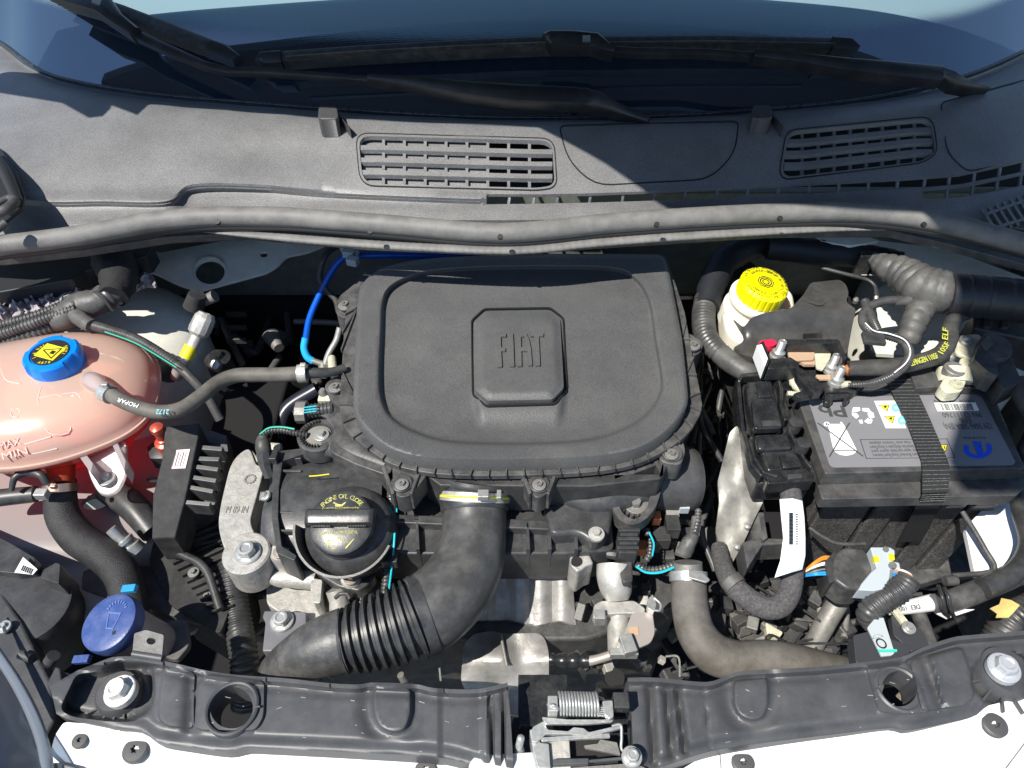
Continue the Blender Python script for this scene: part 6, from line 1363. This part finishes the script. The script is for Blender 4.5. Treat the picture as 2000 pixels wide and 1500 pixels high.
for i, (x, y) in enumerate(((1672, 585), (1665, 606))): lathe('pin', P(x, y, -.03), [(.003, -.006), (.004, 0), (.002, .003)], GREYM, pp_, seg=10)
# ECU connector carrier ------------------------------------------------------------
ec = thing('connector_carrier', 'black lever connector frame holding two plugs, between air box and battery', 'connector', (1510, 830, -.06))
ecz = lambda X, Y: -.052 - .00008 * (Y - 740)
plate('frame', rnd([(1440, 728), (1520, 724), (1530, 745), (1550, 830), (1590, 935), (1582, 945), (1480, 945), (1462, 890), (1445, 830)], 6), lambda X, Y: ecz(X, Y) - .012, .035, GLOSS, ec, bevel=.003)
for pts in ([(1443, 745), (1450, 732), (1480, 729), (1512, 729), (1523, 742), (1527, 760), (1527, 790), (1536, 820)], [(1443, 745), (1447, 790), (1452, 835), (1462, 870), (1470, 905), (1490, 928)]):
    bar('lever', pts, 8, lambda X, Y: ecz(X, Y) + .004, .014, GLOSS, ec, bevel=.002)
def plug(name, pts, zt, h): return plate(name, rnd(pts, 7, 4), zt, h, GLOSS, ec, bevel=.0035, seg=3)
plug('plug_body', [(1457, 745), (1508, 742), (1516, 780), (1526, 836), (1474, 838), (1462, 790)], lambda X, Y: ecz(X, Y) + .003, .02)
plug('plug_ridge', [(1468, 778), (1514, 777), (1529, 835), (1474, 838)], lambda X, Y: ecz(X, Y) + .009, .01)
plate('plug_slot', [(1478, 744), (1500, 743), (1506, 775), (1482, 776)], lambda X, Y: ecz(X, Y) + .0062, .006, GLOSS, ec, bevel=.0015)
plate('plug_plate', rnd([(1488, 821), (1524, 821), (1526, 831), (1490, 832)], 2), lambda X, Y: ecz(X, Y) + .0100, .002, BLK, ec, bevel=.0004)
plug('plug_body', [(1474, 848), (1538, 846), (1572, 915), (1500, 920), (1486, 880)], lambda X, Y: ecz(X, Y) + .002, .02)
plug('plug_ridge', [(1476, 850), (1538, 848), (1550, 875), (1482, 878)], lambda X, Y: ecz(X, Y) + .008, .01)
plate('plug_window', rnd([(1522, 886), (1552, 884), (1566, 910), (1530, 914)], 4), lambda X, Y: ecz(X, Y) + .007, .006, GLOSS, ec, bevel=.0015)
bar('lever', [(1466, 862), (1476, 895), (1492, 920), (1520, 930)], 6, lambda X, Y: ecz(X, Y) + .008, .01, GLOSS, ec, bevel=.0015)
bar('lever', [(1540, 835), (1556, 865), (1572, 895), (1586, 912)], 6, lambda X, Y: ecz(X, Y) + .006, .014, GLOSS, ec, bevel=.0015)
plate('end_cap', rnd([(1495, 920), (1572, 914), (1592, 925), (1590, 938), (1500, 945)], 4), lambda X, Y: ecz(X, Y) + .004, .02, GLOSS, ec, bevel=.002)
plate('end_tab', rnd([(1538, 926), (1566, 924), (1568, 933), (1540, 935)], 2), lambda X, Y: ecz(X, Y) + .007, .006, BLK, ec, bevel=.001)
for x, y in ((1553, 828), (1568, 868)): lathe('hinge_pin', P(x, y, -.05), [(.008, -.01), (.008, .004), (.005, .005)], BLK, ec, seg=14)
for k in range(5): bar('small_latch', [(1452 + k * 5, 845 + k * 17), (1462 + k * 5, 843 + k * 17)], 5, lambda X, Y: ecz(X, Y) + .002, .008, BLK, ec, bevel=.0008)
# metal shield left of it
ms_ = thing('ecu_shield', 'scratched bright metal shield plate hanging left of the lever connector', 'shield', (1440, 950, -.12))
plate('shield_plate', rnd([(1425, 845), (1440, 830), (1462, 900), (1482, 940), (1493, 975), (1478, 1005), (1452, 1060), (1425, 1110), (1415, 1105), (1398, 1035), (1405, 980), (1402, 940), (1412, 900)], 6), lambda X, Y: -.075 - .00035 * (Y - 840) - .0020 * np.abs(np.sin(Y * .03 + X * .05)) - .0012 * np.abs(np.sin(X * .09 - Y * .012)), .004, mat('scratched shield', (.30, .295, .27), .42, .4, bump=.5, bscale=70, dust=.3, dscale=40, dcol=(.16, .14, .11), mott=.3), ms_, grid=10)
for x, y in ((1460, 1028), (1440, 1068), (1422, 1092)): lathe('rivet', P(x, y, -.075 - .00035 * (y - 840) + .002), [(.004, -.002), (.004, .002), (.002, .004)], ZINC, ms_, seg=12)
eb = thing('ecu_box', 'open topped black plastic tray beneath the lever connector', 'tray', (1500, 1060, -.15))
plate('tray_wall', [(1482, 1000), (1492, 1000), (1500, 1050), (1490, 1056)], -.105, .07, BLKD, eb, bevel=.001)
plate('tray_front', [(1450, 1058), (1485, 1050), (1545, 1052), (1545, 1062), (1490, 1064), (1460, 1110)], -.112, .035, BLKD, eb, bevel=.0015)
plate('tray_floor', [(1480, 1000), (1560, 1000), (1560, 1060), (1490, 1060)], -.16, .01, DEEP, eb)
# felt sleeved loom with the white paper flag
fe = thing('felt_loom', 'fuzzy black felt sleeved loom making a U below the white paper tag', 'wiring loom', (1500, 1150, -.12))
tube('sleeve', [(1540, 940, -.085, 20), (1545, 970, -.09, 20), (1548, 1010, -.1, 20), (1550, 1060, -.11, 20), (1550, 1105, -.12, 20), (1544, 1150, -.13, 21), (1528, 1180, -.135, 22), (1500, 1188, -.138, 22), (1465, 1172, -.14, 22), (1430, 1140, -.14, 21), (1412, 1105, -.15, 18), (1405, 1070, -.16, 16)], FELT, fe, seg=24, noise=.04)
tube('taped_band', [(1426, 1132, -.137, 23), (1438, 1146, -.137, 23)], TAPE, fe, seg=20)
def fl_ribbon():
    L_ = [P(1523, 975, -.07), P(1526, 1010, -.075), P(1530, 1050, -.082), P(1524, 1095, -.09), P(1513, 1128, -.096)]
    R_ = [P(1567, 978, -.07), P(1571, 1010, -.074), P(1573, 1050, -.082), P(1573, 1085, -.09), P(1567, 1112, -.1)]
    M_ = [(a + b) / 2 + Vector((0, -.002, .006)) for a, b in zip(L_, R_)]
    V = []; n = 5
    for a, m_, b in zip(L_, M_, R_): V += [a, m_, b, b - Vector((0, 0, .001)), m_ - Vector((0, 0, .001)), a - Vector((0, 0, .001))]
    F = [[i * 6 + k, i * 6 + (k + 1) % 6, i * 6 + 6 + (k + 1) % 6, i * 6 + 6 + k] for i in range(4) for k in range(6)] + [[5, 4, 1, 0], [4, 3, 2, 1], [24, 25, 28, 29], [25, 26, 27, 28]]
    return mk('paper', V, F, PAPER, pt)
pt = thing('paper_tag', 'white paper tag with barcode wrapped round the felt sleeved loom', 'tag', (1548, 1050, -.08))
fl_ribbon()
for i in range(26):
    y = 1002 + i * 2.4; bar('tag_bar', [(1541, y), (1549, y + .4)], 1.2 if i % 3 else 2, -.0660 - .00012 * (y - 1000) * 1.6, .0003, KPR, pt, bevel=0)
    if i % 2: bar('tag_digit', [(1554, y), (1558, y)], 1.4, -.0665 - .00012 * (y - 1000) * 1.6, .0003, GPR, pt, bevel=0)
# grey multi-plug below the battery
gp = thing('multi_plug', 'black multi pin plug with pale grey locking bracket in front of the battery', 'connector', (1680, 1110, -.12))
plate('plug_shell', rnd([(1628, 1085), (1645, 1068), (1690, 1070), (1706, 1110), (1690, 1150), (1655, 1150), (1628, 1130)], 10), -.118, .04, BLKD, gp, bevel=.004, seg=3)
plate('plug_nose', rnd([(1612, 1095), (1634, 1072), (1640, 1130), (1620, 1140)], 6), -.122, .035, BLK, gp, bevel=.003)
plate('grey_lock', [(1700, 1068), (1738, 1068), (1748, 1074), (1749, 1083), (1740, 1085), (1744, 1096), (1757, 1098), (1760, 1112), (1740, 1112), (1738, 1130), (1726, 1150), (1706, 1154), (1676, 1152), (1682, 1140), (1700, 1118), (1712, 1108), (1706, 1090)], -.108, .02, LGREY, gp, bevel=.0015)
plate('yellow_seal', [(1706, 1086), (1716, 1086), (1718, 1096), (1708, 1096)], -.106, .006, YELP, gp); plate('yellow_seal', rnd([(1736, 1080), (1746, 1082), (1748, 1094), (1738, 1094)], 3), -.106, .006, YELP, gp)
lathe('lock_rivet', P(1743, 1105, -.106), [(.004, -.001), (.004, .002)], GREYM, gp, seg=14); lathe('lock_rivet', P(1730, 1073, -.106), [(.003, -.001), (.003, .0015)], GREYM, gp, seg=12)
for k, (m_, dy) in enumerate(((ORG, -6), (WPR, 2), (WPR, 6), (KPR, 8), (WIREB, 20), (WIREB, 24), (ORG, -10), (GREYM, 14))):
    tube('wire', [(1572, 1118 + dy * .3, -.14), (1590, 1106 + dy * .7, -.13), (1608, 1098 + dy, -.128), (1626, 1098 + dy, -.128)], m_, gp, r=2.3, seg=8)
for k, m_ in enumerate((WPR, ORG, WIREB, WIREB, KPR)):
    tube('wire', [(1745, 1112 + k * 4, -.115), (1762, 1114 + k * 4, -.108), (1778, 1122 + k * 2, -.11), (1782, 1132, -.12)], m_, gp, r=2.2, seg=8)
tray = thing('battery_tray', 'dusty black battery tray edge under the battery', 'tray', (1780, 1110, -.2))
plate('tray_floor', rnd([(1600, 1080), (1900, 1010), (1945, 1100), (1940, 1115), (1850, 1125), (1700, 1170), (1620, 1130)], 10), -.31, .02, BLKD, tray, bevel=.003)
tube('tray_rim', [(1580, 1030, -.14, 4), (1610, 1050, -.145, 4), (1640, 1062, -.15, 4), (1690, 1062, -.15, 4)], BLKD, tray, seg=8)
tube('tray_rim', [(1880, 1000, -.135, 5), (1905, 1040, -.138, 5), (1925, 1075, -.142, 5), (1942, 1105, -.145, 5), (1930, 1118, -.148, 5), (1860, 1124, -.15, 5)], BLKD, tray, seg=8)
tube('tray_rim', [(1628, 1145, -.16, 4), (1650, 1165, -.165, 4), (1700, 1168, -.17, 4), (1800, 1160, -.17, 4)], BLKD, tray, seg=8)
ct = thing('corrugated_hose', 'coiled grey corrugated tube with wires leaving its open end below the battery', 'hose', (1740, 1150, -.12))
tube('hose', [(1776, 1130, -.105, 22), (1762, 1148, -.11, 24), (1735, 1165, -.118, 25), (1710, 1182, -.125, 24), (1695, 1200, -.135, 22), (1705, 1222, -.15, 18)], LOOM, ct, ring=(.0042, .0012), seg=24, cap=False)
tube('hose_lining', [(1776, 1130, -.1052, 19), (1762, 1148, -.11, 20), (1735, 1165, -.118, 20)], KPR, ct, seg=20, cap=False)
bt = thing('black_hose', 'thick black hose with white ends clipped at the lower right', 'hose', (1880, 1160, -.15))
tube('hose', [(1830, 1182, -.15, 22), (1870, 1170, -.15, 22), (1920, 1150, -.15, 22), (1990, 1118, -.15, 23), (2060, 1080, -.15, 24)], BLKD, bt, seg=22)
for k, x in enumerate((1826, 1838)): tube('cable_tie', [(x + 6, 1145 + k * 4, -.125), (x + 14, 1165, -.115), (x + 20, 1192, -.13), (x + 26, 1205, -.15)], BLK, bt, r=4, seg=8)
tube('white_sleeve', [(1735, 1190, -.16, 11), (1765, 1187, -.16, 13), (1815, 1178, -.16, 16), (1825, 1176, -.16, 16)], PAPER, bt, seg=16)
text('DE3  1000', (1795, 1180), (1750, 1186), -.1465, GPR, bt, hr=.005, nrm=(0, -.2, .98), ext=0, name='print')
plate('white_flap', [(1830, 1198), (1880, 1190), (1904, 1190), (1850, 1208)], -.15, .002, PAPER, bt)
tube('rod', [(1845, 1135, -.15, 10), (1868, 1134, -.15, 10)], BLKD, bt)
lf = thing('dry_leaf', 'yellow dry leaf caught between hoses at the right edge', 'leaf', (1950, 1188, -.13))
plate('blade', [(1934, 1188), (1952, 1180), (1956, 1168), (1975, 1172), (1992, 1182), (1980, 1196), (1970, 1206), (1945, 1206), (1948, 1198)], lambda X, Y: -.135 + .0003 * (X - 1950), .0012, LEAF, lf)
tube('corrugated_bundle', [(2030, 1180, -.17, 30), (1975, 1215, -.18, 34), (1950, 1260, -.2, 34)], LOOM, lf if False else bt, ring=(.005, .0013), seg=22)
sb = thing('sensor_bracket', 'black bracket with silver plate and teal paint mark behind the right support', 'bracket', (1720, 1270, -.14))
plate('bracket_base', rnd([(1666, 1240), (1700, 1232), (1780, 1262), (1775, 1296), (1672, 1296)], 6), -.135, .02, mat('slate plastic', (.04, .043, .05), .45), sb, bevel=.002)
plate('silver_plate', rnd([(1694, 1225), (1712, 1204), (1726, 1206), (1748, 1275), (1742, 1280), (1722, 1282)], 3), -.128, .003, LGREY, sb, bevel=.0006)
ringpoly('plate_symbol', P(1721, 1257, -.1278), [(math.cos(a), math.sin(a) * 1.1) for a in np.linspace(0, 6.283, 25)[:-1]], .3, KPR, sb, .0005, (1, .5, 0), .0052)
ringpoly('plate_symbol', P(1719, 1253, -.1278), [(math.cos(a) * 1.5, math.sin(a) * 1.5) for a in np.linspace(.6, 2.6, 13)], .12, KPR, sb, .0006, (1, .2, 0), .0050)
plate('teal_paint', [(1715, 1268), (1752, 1268), (1752, 1273), (1716, 1273)], -.1265, .002, mat('teal paint', (.05, .55, .48), .5), sb)
plate('strut', rnd([(1740, 1200), (1800, 1230), (1830, 1290), (1800, 1290), (1745, 1240)], 6), -.145, .01, MATS['slate plastic'], sb, bevel=.002)
plate('pale_stay', [(1738, 1185), (1752, 1185), (1775, 1215), (1765, 1222)], -.14, .004, LEAD, sb)
fast('small', sb, 1775, 1226, -.135, 13, ZINC)
tube('stay_tube', [(1790, 1190, -.17, 14), (1810, 1240, -.17, 14), (1825, 1290, -.17, 14)], BLKD, sb)
# ============================================================ radiator support
rsup = thing('radiator_support', 'left half of the scuffed black plastic radiator support with a round hole', 'support', (600, 1400, -.12), 'radiator support halves')
def circ2(cx, cy, rx, ry, n=36, t=0): return [(cx + rx * math.cos(a) * math.cos(t) - ry * math.sin(a) * math.sin(t), cy + rx * math.cos(a) * math.sin(t) + ry * math.sin(a) * math.cos(t)) for a in np.linspace(0, 2 * math.pi, n + 1)[:-1]]
topL = interp_fn([(200, 1292), (215, 1284), (255, 1282), (300, 1288), (345, 1296), (395, 1308), (460, 1318), (560, 1325), (640, 1334), (700, 1337), (725, 1333), (810, 1336), (850, 1344), (930, 1346), (992, 1333), (1000, 1332)])
botL = interp_fn([(105, 1390), (130, 1404), (230, 1422), (270, 1426), (290, 1436), (310, 1450), (360, 1458), (440, 1467), (480, 1461), (520, 1462), (700, 1470), (860, 1480), (940, 1500), (1000, 1512)])
outL = [(x, float(topL(x))) for x in range(205, 992, 14)] + [(991, 1333), (997, 1400), (1002, 1480), (1003, 1512)] + [(x, float(botL(x))) for x in range(985, 120, -14)] + [(110, 1394), (98, 1340), (150, 1310)]
recB = rnd([(150, 1318), (205, 1312), (225, 1290), (270, 1298), (300, 1302, 12), (303, 1350), (298, 1385, 16), (262, 1408), (215, 1408), (140, 1398), (118, 1385)], 12)
recC = rnd([(400, 1316), (518, 1330), (516, 1400), (500, 1428), (395, 1427), (376, 1420), (376, 1360)], 12)
recA = rnd([(317, 1304), (382, 1312), (378, 1424), (325, 1418), (308, 1402)], 10)
tonL = rnd([(731, 1347), (801, 1347), (801, 1395, 30), (790, 1425, 30), (768, 1430, 24), (742, 1420, 28), (731, 1395, 24)], 6, 5)
hoL = circ2(452, 1382, 42, 41, 40)
def supz(X, Y, top, bot, feats):
    t = (Y - top(X)); b = (bot(X) - Y)
    z = -.100 + .008 * (1 - sst(8, 16, t)) - .002 * np.exp(-((t - 20) / 7) ** 2)
    z = z - .010 * (1 - sst(4, 30, b))
    for f in feats: z = z + f(X, Y)
    return z
fL = [lambda X, Y: -.022 * (1 - sst(-7, 3, sdist(X, Y, recB))), lambda X, Y: .004 * (1 - sst(-2.5, 1.5, sdist(X, Y, recC))), lambda X, Y: .004 * (1 - sst(-2.5, 1.5, sdist(X, Y, recA))),
      lambda X, Y: .005 * (1 - sst(-1, 3, sdist(X, Y, tonL))) - .004 * np.exp(-((sdist(X, Y, tonL) - 14) / 16) ** 2) * sst(0, 6, sdist(X, Y, tonL)),
      lambda X, Y: .006 * sst(880, 905, X) * (1 - sst(950, 955, X)) * 0 - .012 * np.exp(-((X - (958 + (Y - 1340) * .02)) / 3) ** 2) * sst(10, 20, Y - topL(X)) - .012 * np.exp(-((X - (981 + (Y - 1340) * .02)) / 2.2) ** 2) * sst(10, 20, Y - topL(X)),
      lambda X, Y: -.003 * sst(858, 862, X) * (1 - sst(940, 946, X)), lambda X, Y: -.005 * np.exp(-(sdist(X, Y, [(376, 1330), (372, 1425)], False) / 14) ** 2)]
plate('panel', outL, lambda X, Y: supz(X, Y, topL, botL, fL), .035, SUPP, rsup, holes=[hoL], grid=5.5, ang=55, lines=[(offs(resamp(q, 5), o), True) for q in (recB, recC, recA, tonL) for o in (2, 0, -2)] + [([(x, float(topL(x)) + o) for x in range(215, 985, 6)], False) for o in (8, 12, 16)])
lathe('hole_rim', P(452, 1382, -.093), [(.0215, -.02), (.0215, .0), (.0232, .001), (.0248, 0), (.025, -.008)], SUPP, rsup, seg=44, close=False)
bar('rim_tab', [(496, 1380), (508, 1379)], 4, -.092, .004, SUPP, rsup); 
text('L', (402, 1385), (409, 1385), -.0945, SUPP, rsup, hr=.004)
def seg_notch(x, y): bar('joint_line', [(x, y), (x + 1, y + 14)], 1.6, -.0905, .001, KPR, rsup, bevel=0)
for x, y in ((318, 1292), (518, 1323), (643, 1335), (862, 1345)): seg_notch(x, y)
# bolt with its big washer and radial ribs
bl0 = P(235, 1352, -.106)
lathe('bush', P(238, 1358, -.125), [(.024, -.01), (.022, .008), (.019, .012)], SUPP, rsup)
for k, a in enumerate((175, 205, 235, 262, 290)):
    c = P(238, 1360, -.116); d = Vector((math.cos(R(a)), math.sin(R(a)), 0)); box('radial_rib', c + d * .022 - Vector((0, 0, .010)), (.022, .002, .012), SUPP, rsup, xd=d, bevel=0)
fast('hex', rsup, 235, 1350, -.102, 31, mat('white zinc bolt', (.72, .71, .66), .4, .35, bump=.4, bscale=200), nrm=(-.10, -.02, 1), rot=.3)
plate('bolt_hood', rnd([(262, 1237), (285, 1230), (320, 1240), (316, 1285), (258, 1280)], 4), lambda X, Y: -.088 - .0 * X, .004, GREYM, rsup, bevel=.001, holes=[circ2(295, 1252, 9, 7, 14)])
tube('hood_fold', [(260, 1277, -.09), (318, 1286, -.09)], SUPP, rsup, r=7, seg=10)
# right half
rs2 = thing('radiator_support', 'right half of the scuffed black plastic radiator support with a round hole', 'support', (1500, 1400, -.12), 'radiator support halves')
topR = interp_fn([(1222, 1324), (1260, 1323), (1300, 1325), (1370, 1332), (1400, 1328), (1440, 1312), (1500, 1308), (1600, 1302), (1700, 1292), (1760, 1283), (1800, 1265), (1860, 1245), (1900, 1240), (1950, 1236), (2080, 1226)])
botR = interp_fn([(1236, 1515), (1300, 1496), (1386, 1468), (1500, 1450), (1650, 1432), (1740, 1422), (1772, 1427), (1850, 1412), (1905, 1398), (1935, 1375), (2000, 1362), (2080, 1350)])
outR = [(x, float(topR(x))) for x in range(1226, 2080, 14)] + [(x, float(botR(x))) for x in range(2076, 1236, -14)] + [(1238, 1515), (1234, 1400)]
tonR = rnd([(1435, 1331), (1497, 1325), (1499, 1375, 30), (1490, 1400, 28), (1470, 1407, 22), (1446, 1398, 28), (1434, 1375, 24)], 6, 5)
recD = rnd([(1690, 1300), (1770, 1290), (1800, 1345), (1815, 1392), (1760, 1396), (1715, 1390)], 8)
recE = rnd([(1775, 1290), (1878, 1262), (1895, 1310), (1903, 1362), (1885, 1378), (1800, 1390)], 12)
hoR = circ2(1757, 1345, 35, 35, 40, .6)
def groove(x0, sl, w_, dp): return lambda X, Y: -dp * np.exp(-((X - (x0 + (Y - 1335) * sl)) / w_) ** 2) * sst(12, 22, Y - topR(X)) * sst(6, 16, botR(X) - Y)
fR = [lambda X, Y: .005 * (1 - sst(-1, 3, sdist(X, Y, tonR))) - .004 * np.exp(-((sdist(X, Y, tonR) - 14) / 16) ** 2) * sst(0, 6, sdist(X, Y, tonR)),
      lambda X, Y: .003 * (1 - sst(-2.5, 1.5, sdist(X, Y, recD))), lambda X, Y: .005 * (1 - sst(-3, 1.5, sdist(X, Y, recE))),
      groove(1268, .06, 8, .010), groove(1300, .09, 7, .010), groove(1322, .12, 6, .010), groove(1374, .09, 1.6, .004),
      lambda X, Y: -.005 * np.exp(-(sdist(X, Y, [(1805, 1290), (1838, 1378)], False) / 10) ** 2) + .004 * np.exp(-(sdist(X, Y, [(1822, 1285), (1842, 1370)], False) / 5) ** 2),
      lambda X, Y: -.010 * (1 - sst(-4, 6, sdist(X, Y, circ2(1960, 1325, 62, 50, 24))))]
plate('panel', outR, lambda X, Y: supz(X, Y, topR, botR, fR), .035, SUPP, rs2, holes=[hoR], grid=5.5, ang=55, lines=[(offs(resamp(q, 5), o), True) for q in (tonR, recE, recD) for o in (2, 0, -2)] + [([(x, float(topR(x)) + o) for x in range(1236, 2070, 6)], False) for o in (8, 12, 16)])
lathe('hole_rim', P(1757, 1345, -.097), [(.0185, -.02), (.0185, 0), (.0205, .0012), (.0225, 0), (.023, -.006)], SUPP, rs2, seg=44, close=False)
bar('rim_tab', [(1798, 1340), (1810, 1344)], 3, -.094, .004, SUPP, rs2); bar('rim_tab', [(1708, 1346), (1716, 1344)], 4, -.095, .004, SUPP, rs2)
plate('tube_glimpse', rnd([(1755, 1352), (1790, 1320), (1796, 1370), (1775, 1368)], 5), -.14, .01, MUD, rs2, bevel=.001)
lathe('bush', P(1952, 1318, -.112), [(.027, -.01), (.026, .008), (.022, .014)], SUPP, rs2)
for a in (130, 160, 190, 220, 250, 280, 310):
    c = P(1955, 1320, -.105); d = Vector((math.cos(R(a)), math.sin(R(a)), 0)); box('radial_rib', c + d * .027 - Vector((0, 0, .006)), (.016, .002, .01), SUPP, rs2, xd=d, bevel=0)
fast('hex', rs2, 1960, 1305, -.088, 30, mat('grey zinc bolt', (.50, .52, .55), .4, .4, bump=.2), nrm=(-.06, 0, 1), rot=.1)
SCF = mat('scuff mark', (.3, .3, .3), .7)
for par, tp, bt_, ff, x0, x1 in ((rsup, topL, botL, fL, 330, 950), (rs2, topR, botR, fR, 1400, 1900)):
    for k in range(20):
        x = rs.uniform(x0, x1); t_ = rs.uniform(.15, .95); y = float(tp(x)) * (1 - t_) + float(bt_(x)) * t_; a_ = rs.uniform(-.5, .5); l_ = rs.uniform(2, 12)
        bar('scuff_mark', [(x, y), (x + l_ * math.cos(a_), y + l_ * math.sin(a_))], rs.uniform(.6, 1.5), lambda X, Y: supz(X, Y, tp, bt_, ff) + .0006, .0006, SCF, par, bevel=0)
# ============================================================ white front panel
fp = thing('front_bumper', 'glossy white painted bumper edge along the bottom of the picture', 'bumper', (1000, 1560, -.15))
def bz(X, Y): return -.118 - .00025 * np.clip(Y - 1430, -30, 400) - .004 * np.exp(-(sdist(X, Y, [(236, 1422), (200, 1500)], False) / 9) ** 2)
plate('bumper_skin', rnd([(98, 1470), (108, 1435), (125, 1410), (225, 1418), (262, 1424), (292, 1436), (330, 1452), (470, 1458), (900, 1480), (905, 1520), (1060, 1560), (1250, 1560), (1336, 1500), (1385, 1470), (1500, 1440), (1750, 1410), (1900, 1385), (2090, 1340), (2090, 1620), (130, 1620), (108, 1500)], 8), bz, .006, WHITE, fp, grid=14)
bar('panel_gap', [(1406, 1470), (1410, 1520)], 2, bz and (lambda X, Y: bz(X, Y) + .0006), .001, GREYM, fp, bevel=0)
bar('panel_gap', [(2010, 1440), (1950, 1520)], 3, lambda X, Y: bz(X, Y) + .0006, .001, GREYM, fp, bevel=0)
for x, y, r_ in ((156, 1446, 15), (265, 1464, 25), (832, 1504, 22), (1451, 1488, 22), (1943, 1415, 24)):
    fast('star', fp, x, y, float(bz(np.array([x]), np.array([y]))[0]) + .002, r_, mat('black screw', (.07, .07, .072), .45, .2, bump=.2, dust=.2))
plate('edge_trim', rnd([(60, 1500), (110, 1488), (150, 1500), (130, 1560), (60, 1560)], 8), -.125, .01, GREYM, fp, bevel=.002)
lp = thing('latch_cover', 'pale grey painted metal tongue left of the bonnet latch', 'cover', (980, 1490, -.1))
plate('tongue', rnd([(915, 1490, 14), (930, 1474), (1045, 1468), (1060, 1475), (1060, 1530), (915, 1530)], 6), -.108, .006, mat('pale grey paint', (.55, .58, .56), .4, dust=.15), lp, bevel=.0015)
# ============================================================ bonnet latch
la = thing('bonnet_latch', 'zinc plated bonnet latch with a coil spring at the bottom centre', 'latch', (1130, 1430, -.12))
n = 13; V = []
cpts = []
for i in range(n * 16 + 1):
    t = i / (n * 16); a = 2 * math.pi * n * t; c = P(1092 + 78 * t, 1374 + 2 * t, -.075)
    cpts.append(tuple(c + Vector((0, math.cos(a) * .0095, math.sin(a) * .0095))))
tube('coil_spring', cpts, ZINC, la, r=.0013, world=True, seg=8, n=1)
tube('spring_core', [(1085, 1374, -.078), (1215, 1380, -.08)], GLOSS, la, r=11)
box('spring_post', P(1079, 1382, -.075), (.009, .014, .022), ZINC, la); tube('spring_hook', [(1070, 1376, -.068, 3), (1082, 1378, -.062, 3), (1092, 1386, -.07, 3)], ZINC, la, seg=8)
box('adjuster', P(1212, 1372, -.078), (.014, .014, .014), BLK, la)
plate('spring_tab', rnd([(1176, 1368), (1197, 1367), (1199, 1400), (1190, 1405), (1180, 1395)], 4), -.068, .006, ZINC, la, bevel=.001)  # small tab in the same zinc as the latch
for k in range(5): bar('wire_end', [(1158 + k * 3, 1380 + k * 4), (1188, 1382 + k * 4)], 3, -.07, .003, ZINC, la, bevel=.0005)
plate('upper_lever', rnd([(1058, 1400), (1110, 1405), (1180, 1405), (1200, 1400), (1196, 1410), (1150, 1414), (1066, 1414)], 3), -.078, .004, ZINC, la, bevel=.001)
plate('mid_lever', rnd([(1040, 1420), (1062, 1408), (1070, 1425), (1110, 1428), (1120, 1420), (1140, 1422), (1150, 1430), (1210, 1416), (1214, 1422), (1150, 1438), (1115, 1434), (1066, 1434), (1048, 1450), (1038, 1448)], 3), -.083, .005, ZINC, la, bevel=.001)
plate('left_cheek', rnd([(1034, 1425), (1048, 1420), (1055, 1450), (1072, 1452), (1076, 1500), (1050, 1500), (1040, 1460)], 3), -.088, .03, ZINC, la, bevel=.001)
plate('front_plate', rnd([(1056, 1440), (1190, 1432), (1192, 1440), (1058, 1448)], 2), -.085, .004, ZINC, la, bevel=.0008)
plate('back_plate', rnd([(1072, 1444), (1112, 1442), (1116, 1500), (1075, 1500)], 3), -.095, .004, ALUB, la, bevel=.001)
plate('dark_slot', [(1112, 1446), (1170, 1444), (1205, 1465), (1208, 1500), (1114, 1500)], -.11, .004, KPR, la)
plate('catch', rnd([(1140, 1456), (1168, 1452), (1172, 1444), (1205, 1450), (1212, 1475), (1180, 1468), (1145, 1462)], 2), -.098, .004, GREYM, la, bevel=.0006)
tube('latch_wire', [(1195, 1418, -.08), (1212, 1416, -.08), (1214, 1440, -.085), (1215, 1465, -.09), (1238, 1470, -.09)], ZINC, la, r=3, seg=8)
plate('lower_bar', rnd([(1080, 1482), (1150, 1480), (1150, 1492), (1080, 1494)], 3), -.088, .008, SUPP, la, bevel=.001); bar('lower_rod', [(1150, 1486), (1240, 1478)], 5, -.09, .004, SUPP, la)
fast('hex', la, 1234, 1478, -.085, 20, ZINC)
plate('base_plate', rnd([(1100, 1500), (1240, 1490), (1262, 1500), (1262, 1560), (1060, 1560)], 6), -.10, .006, GREYM, la, bevel=.001)
stx = thing('threaded_stud', 'small threaded stud standing left of the bonnet latch', 'stud', (1011, 1455, -.12))
stud(stx, 1011, 1470, -.12, .0035, .03)
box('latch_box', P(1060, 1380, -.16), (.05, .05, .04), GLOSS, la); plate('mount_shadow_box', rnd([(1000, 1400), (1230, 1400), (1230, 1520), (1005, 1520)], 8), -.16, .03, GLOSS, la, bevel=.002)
for o in list(bpy.data.objects):
    if o.type == 'EMPTY': o.empty_display_size = .02
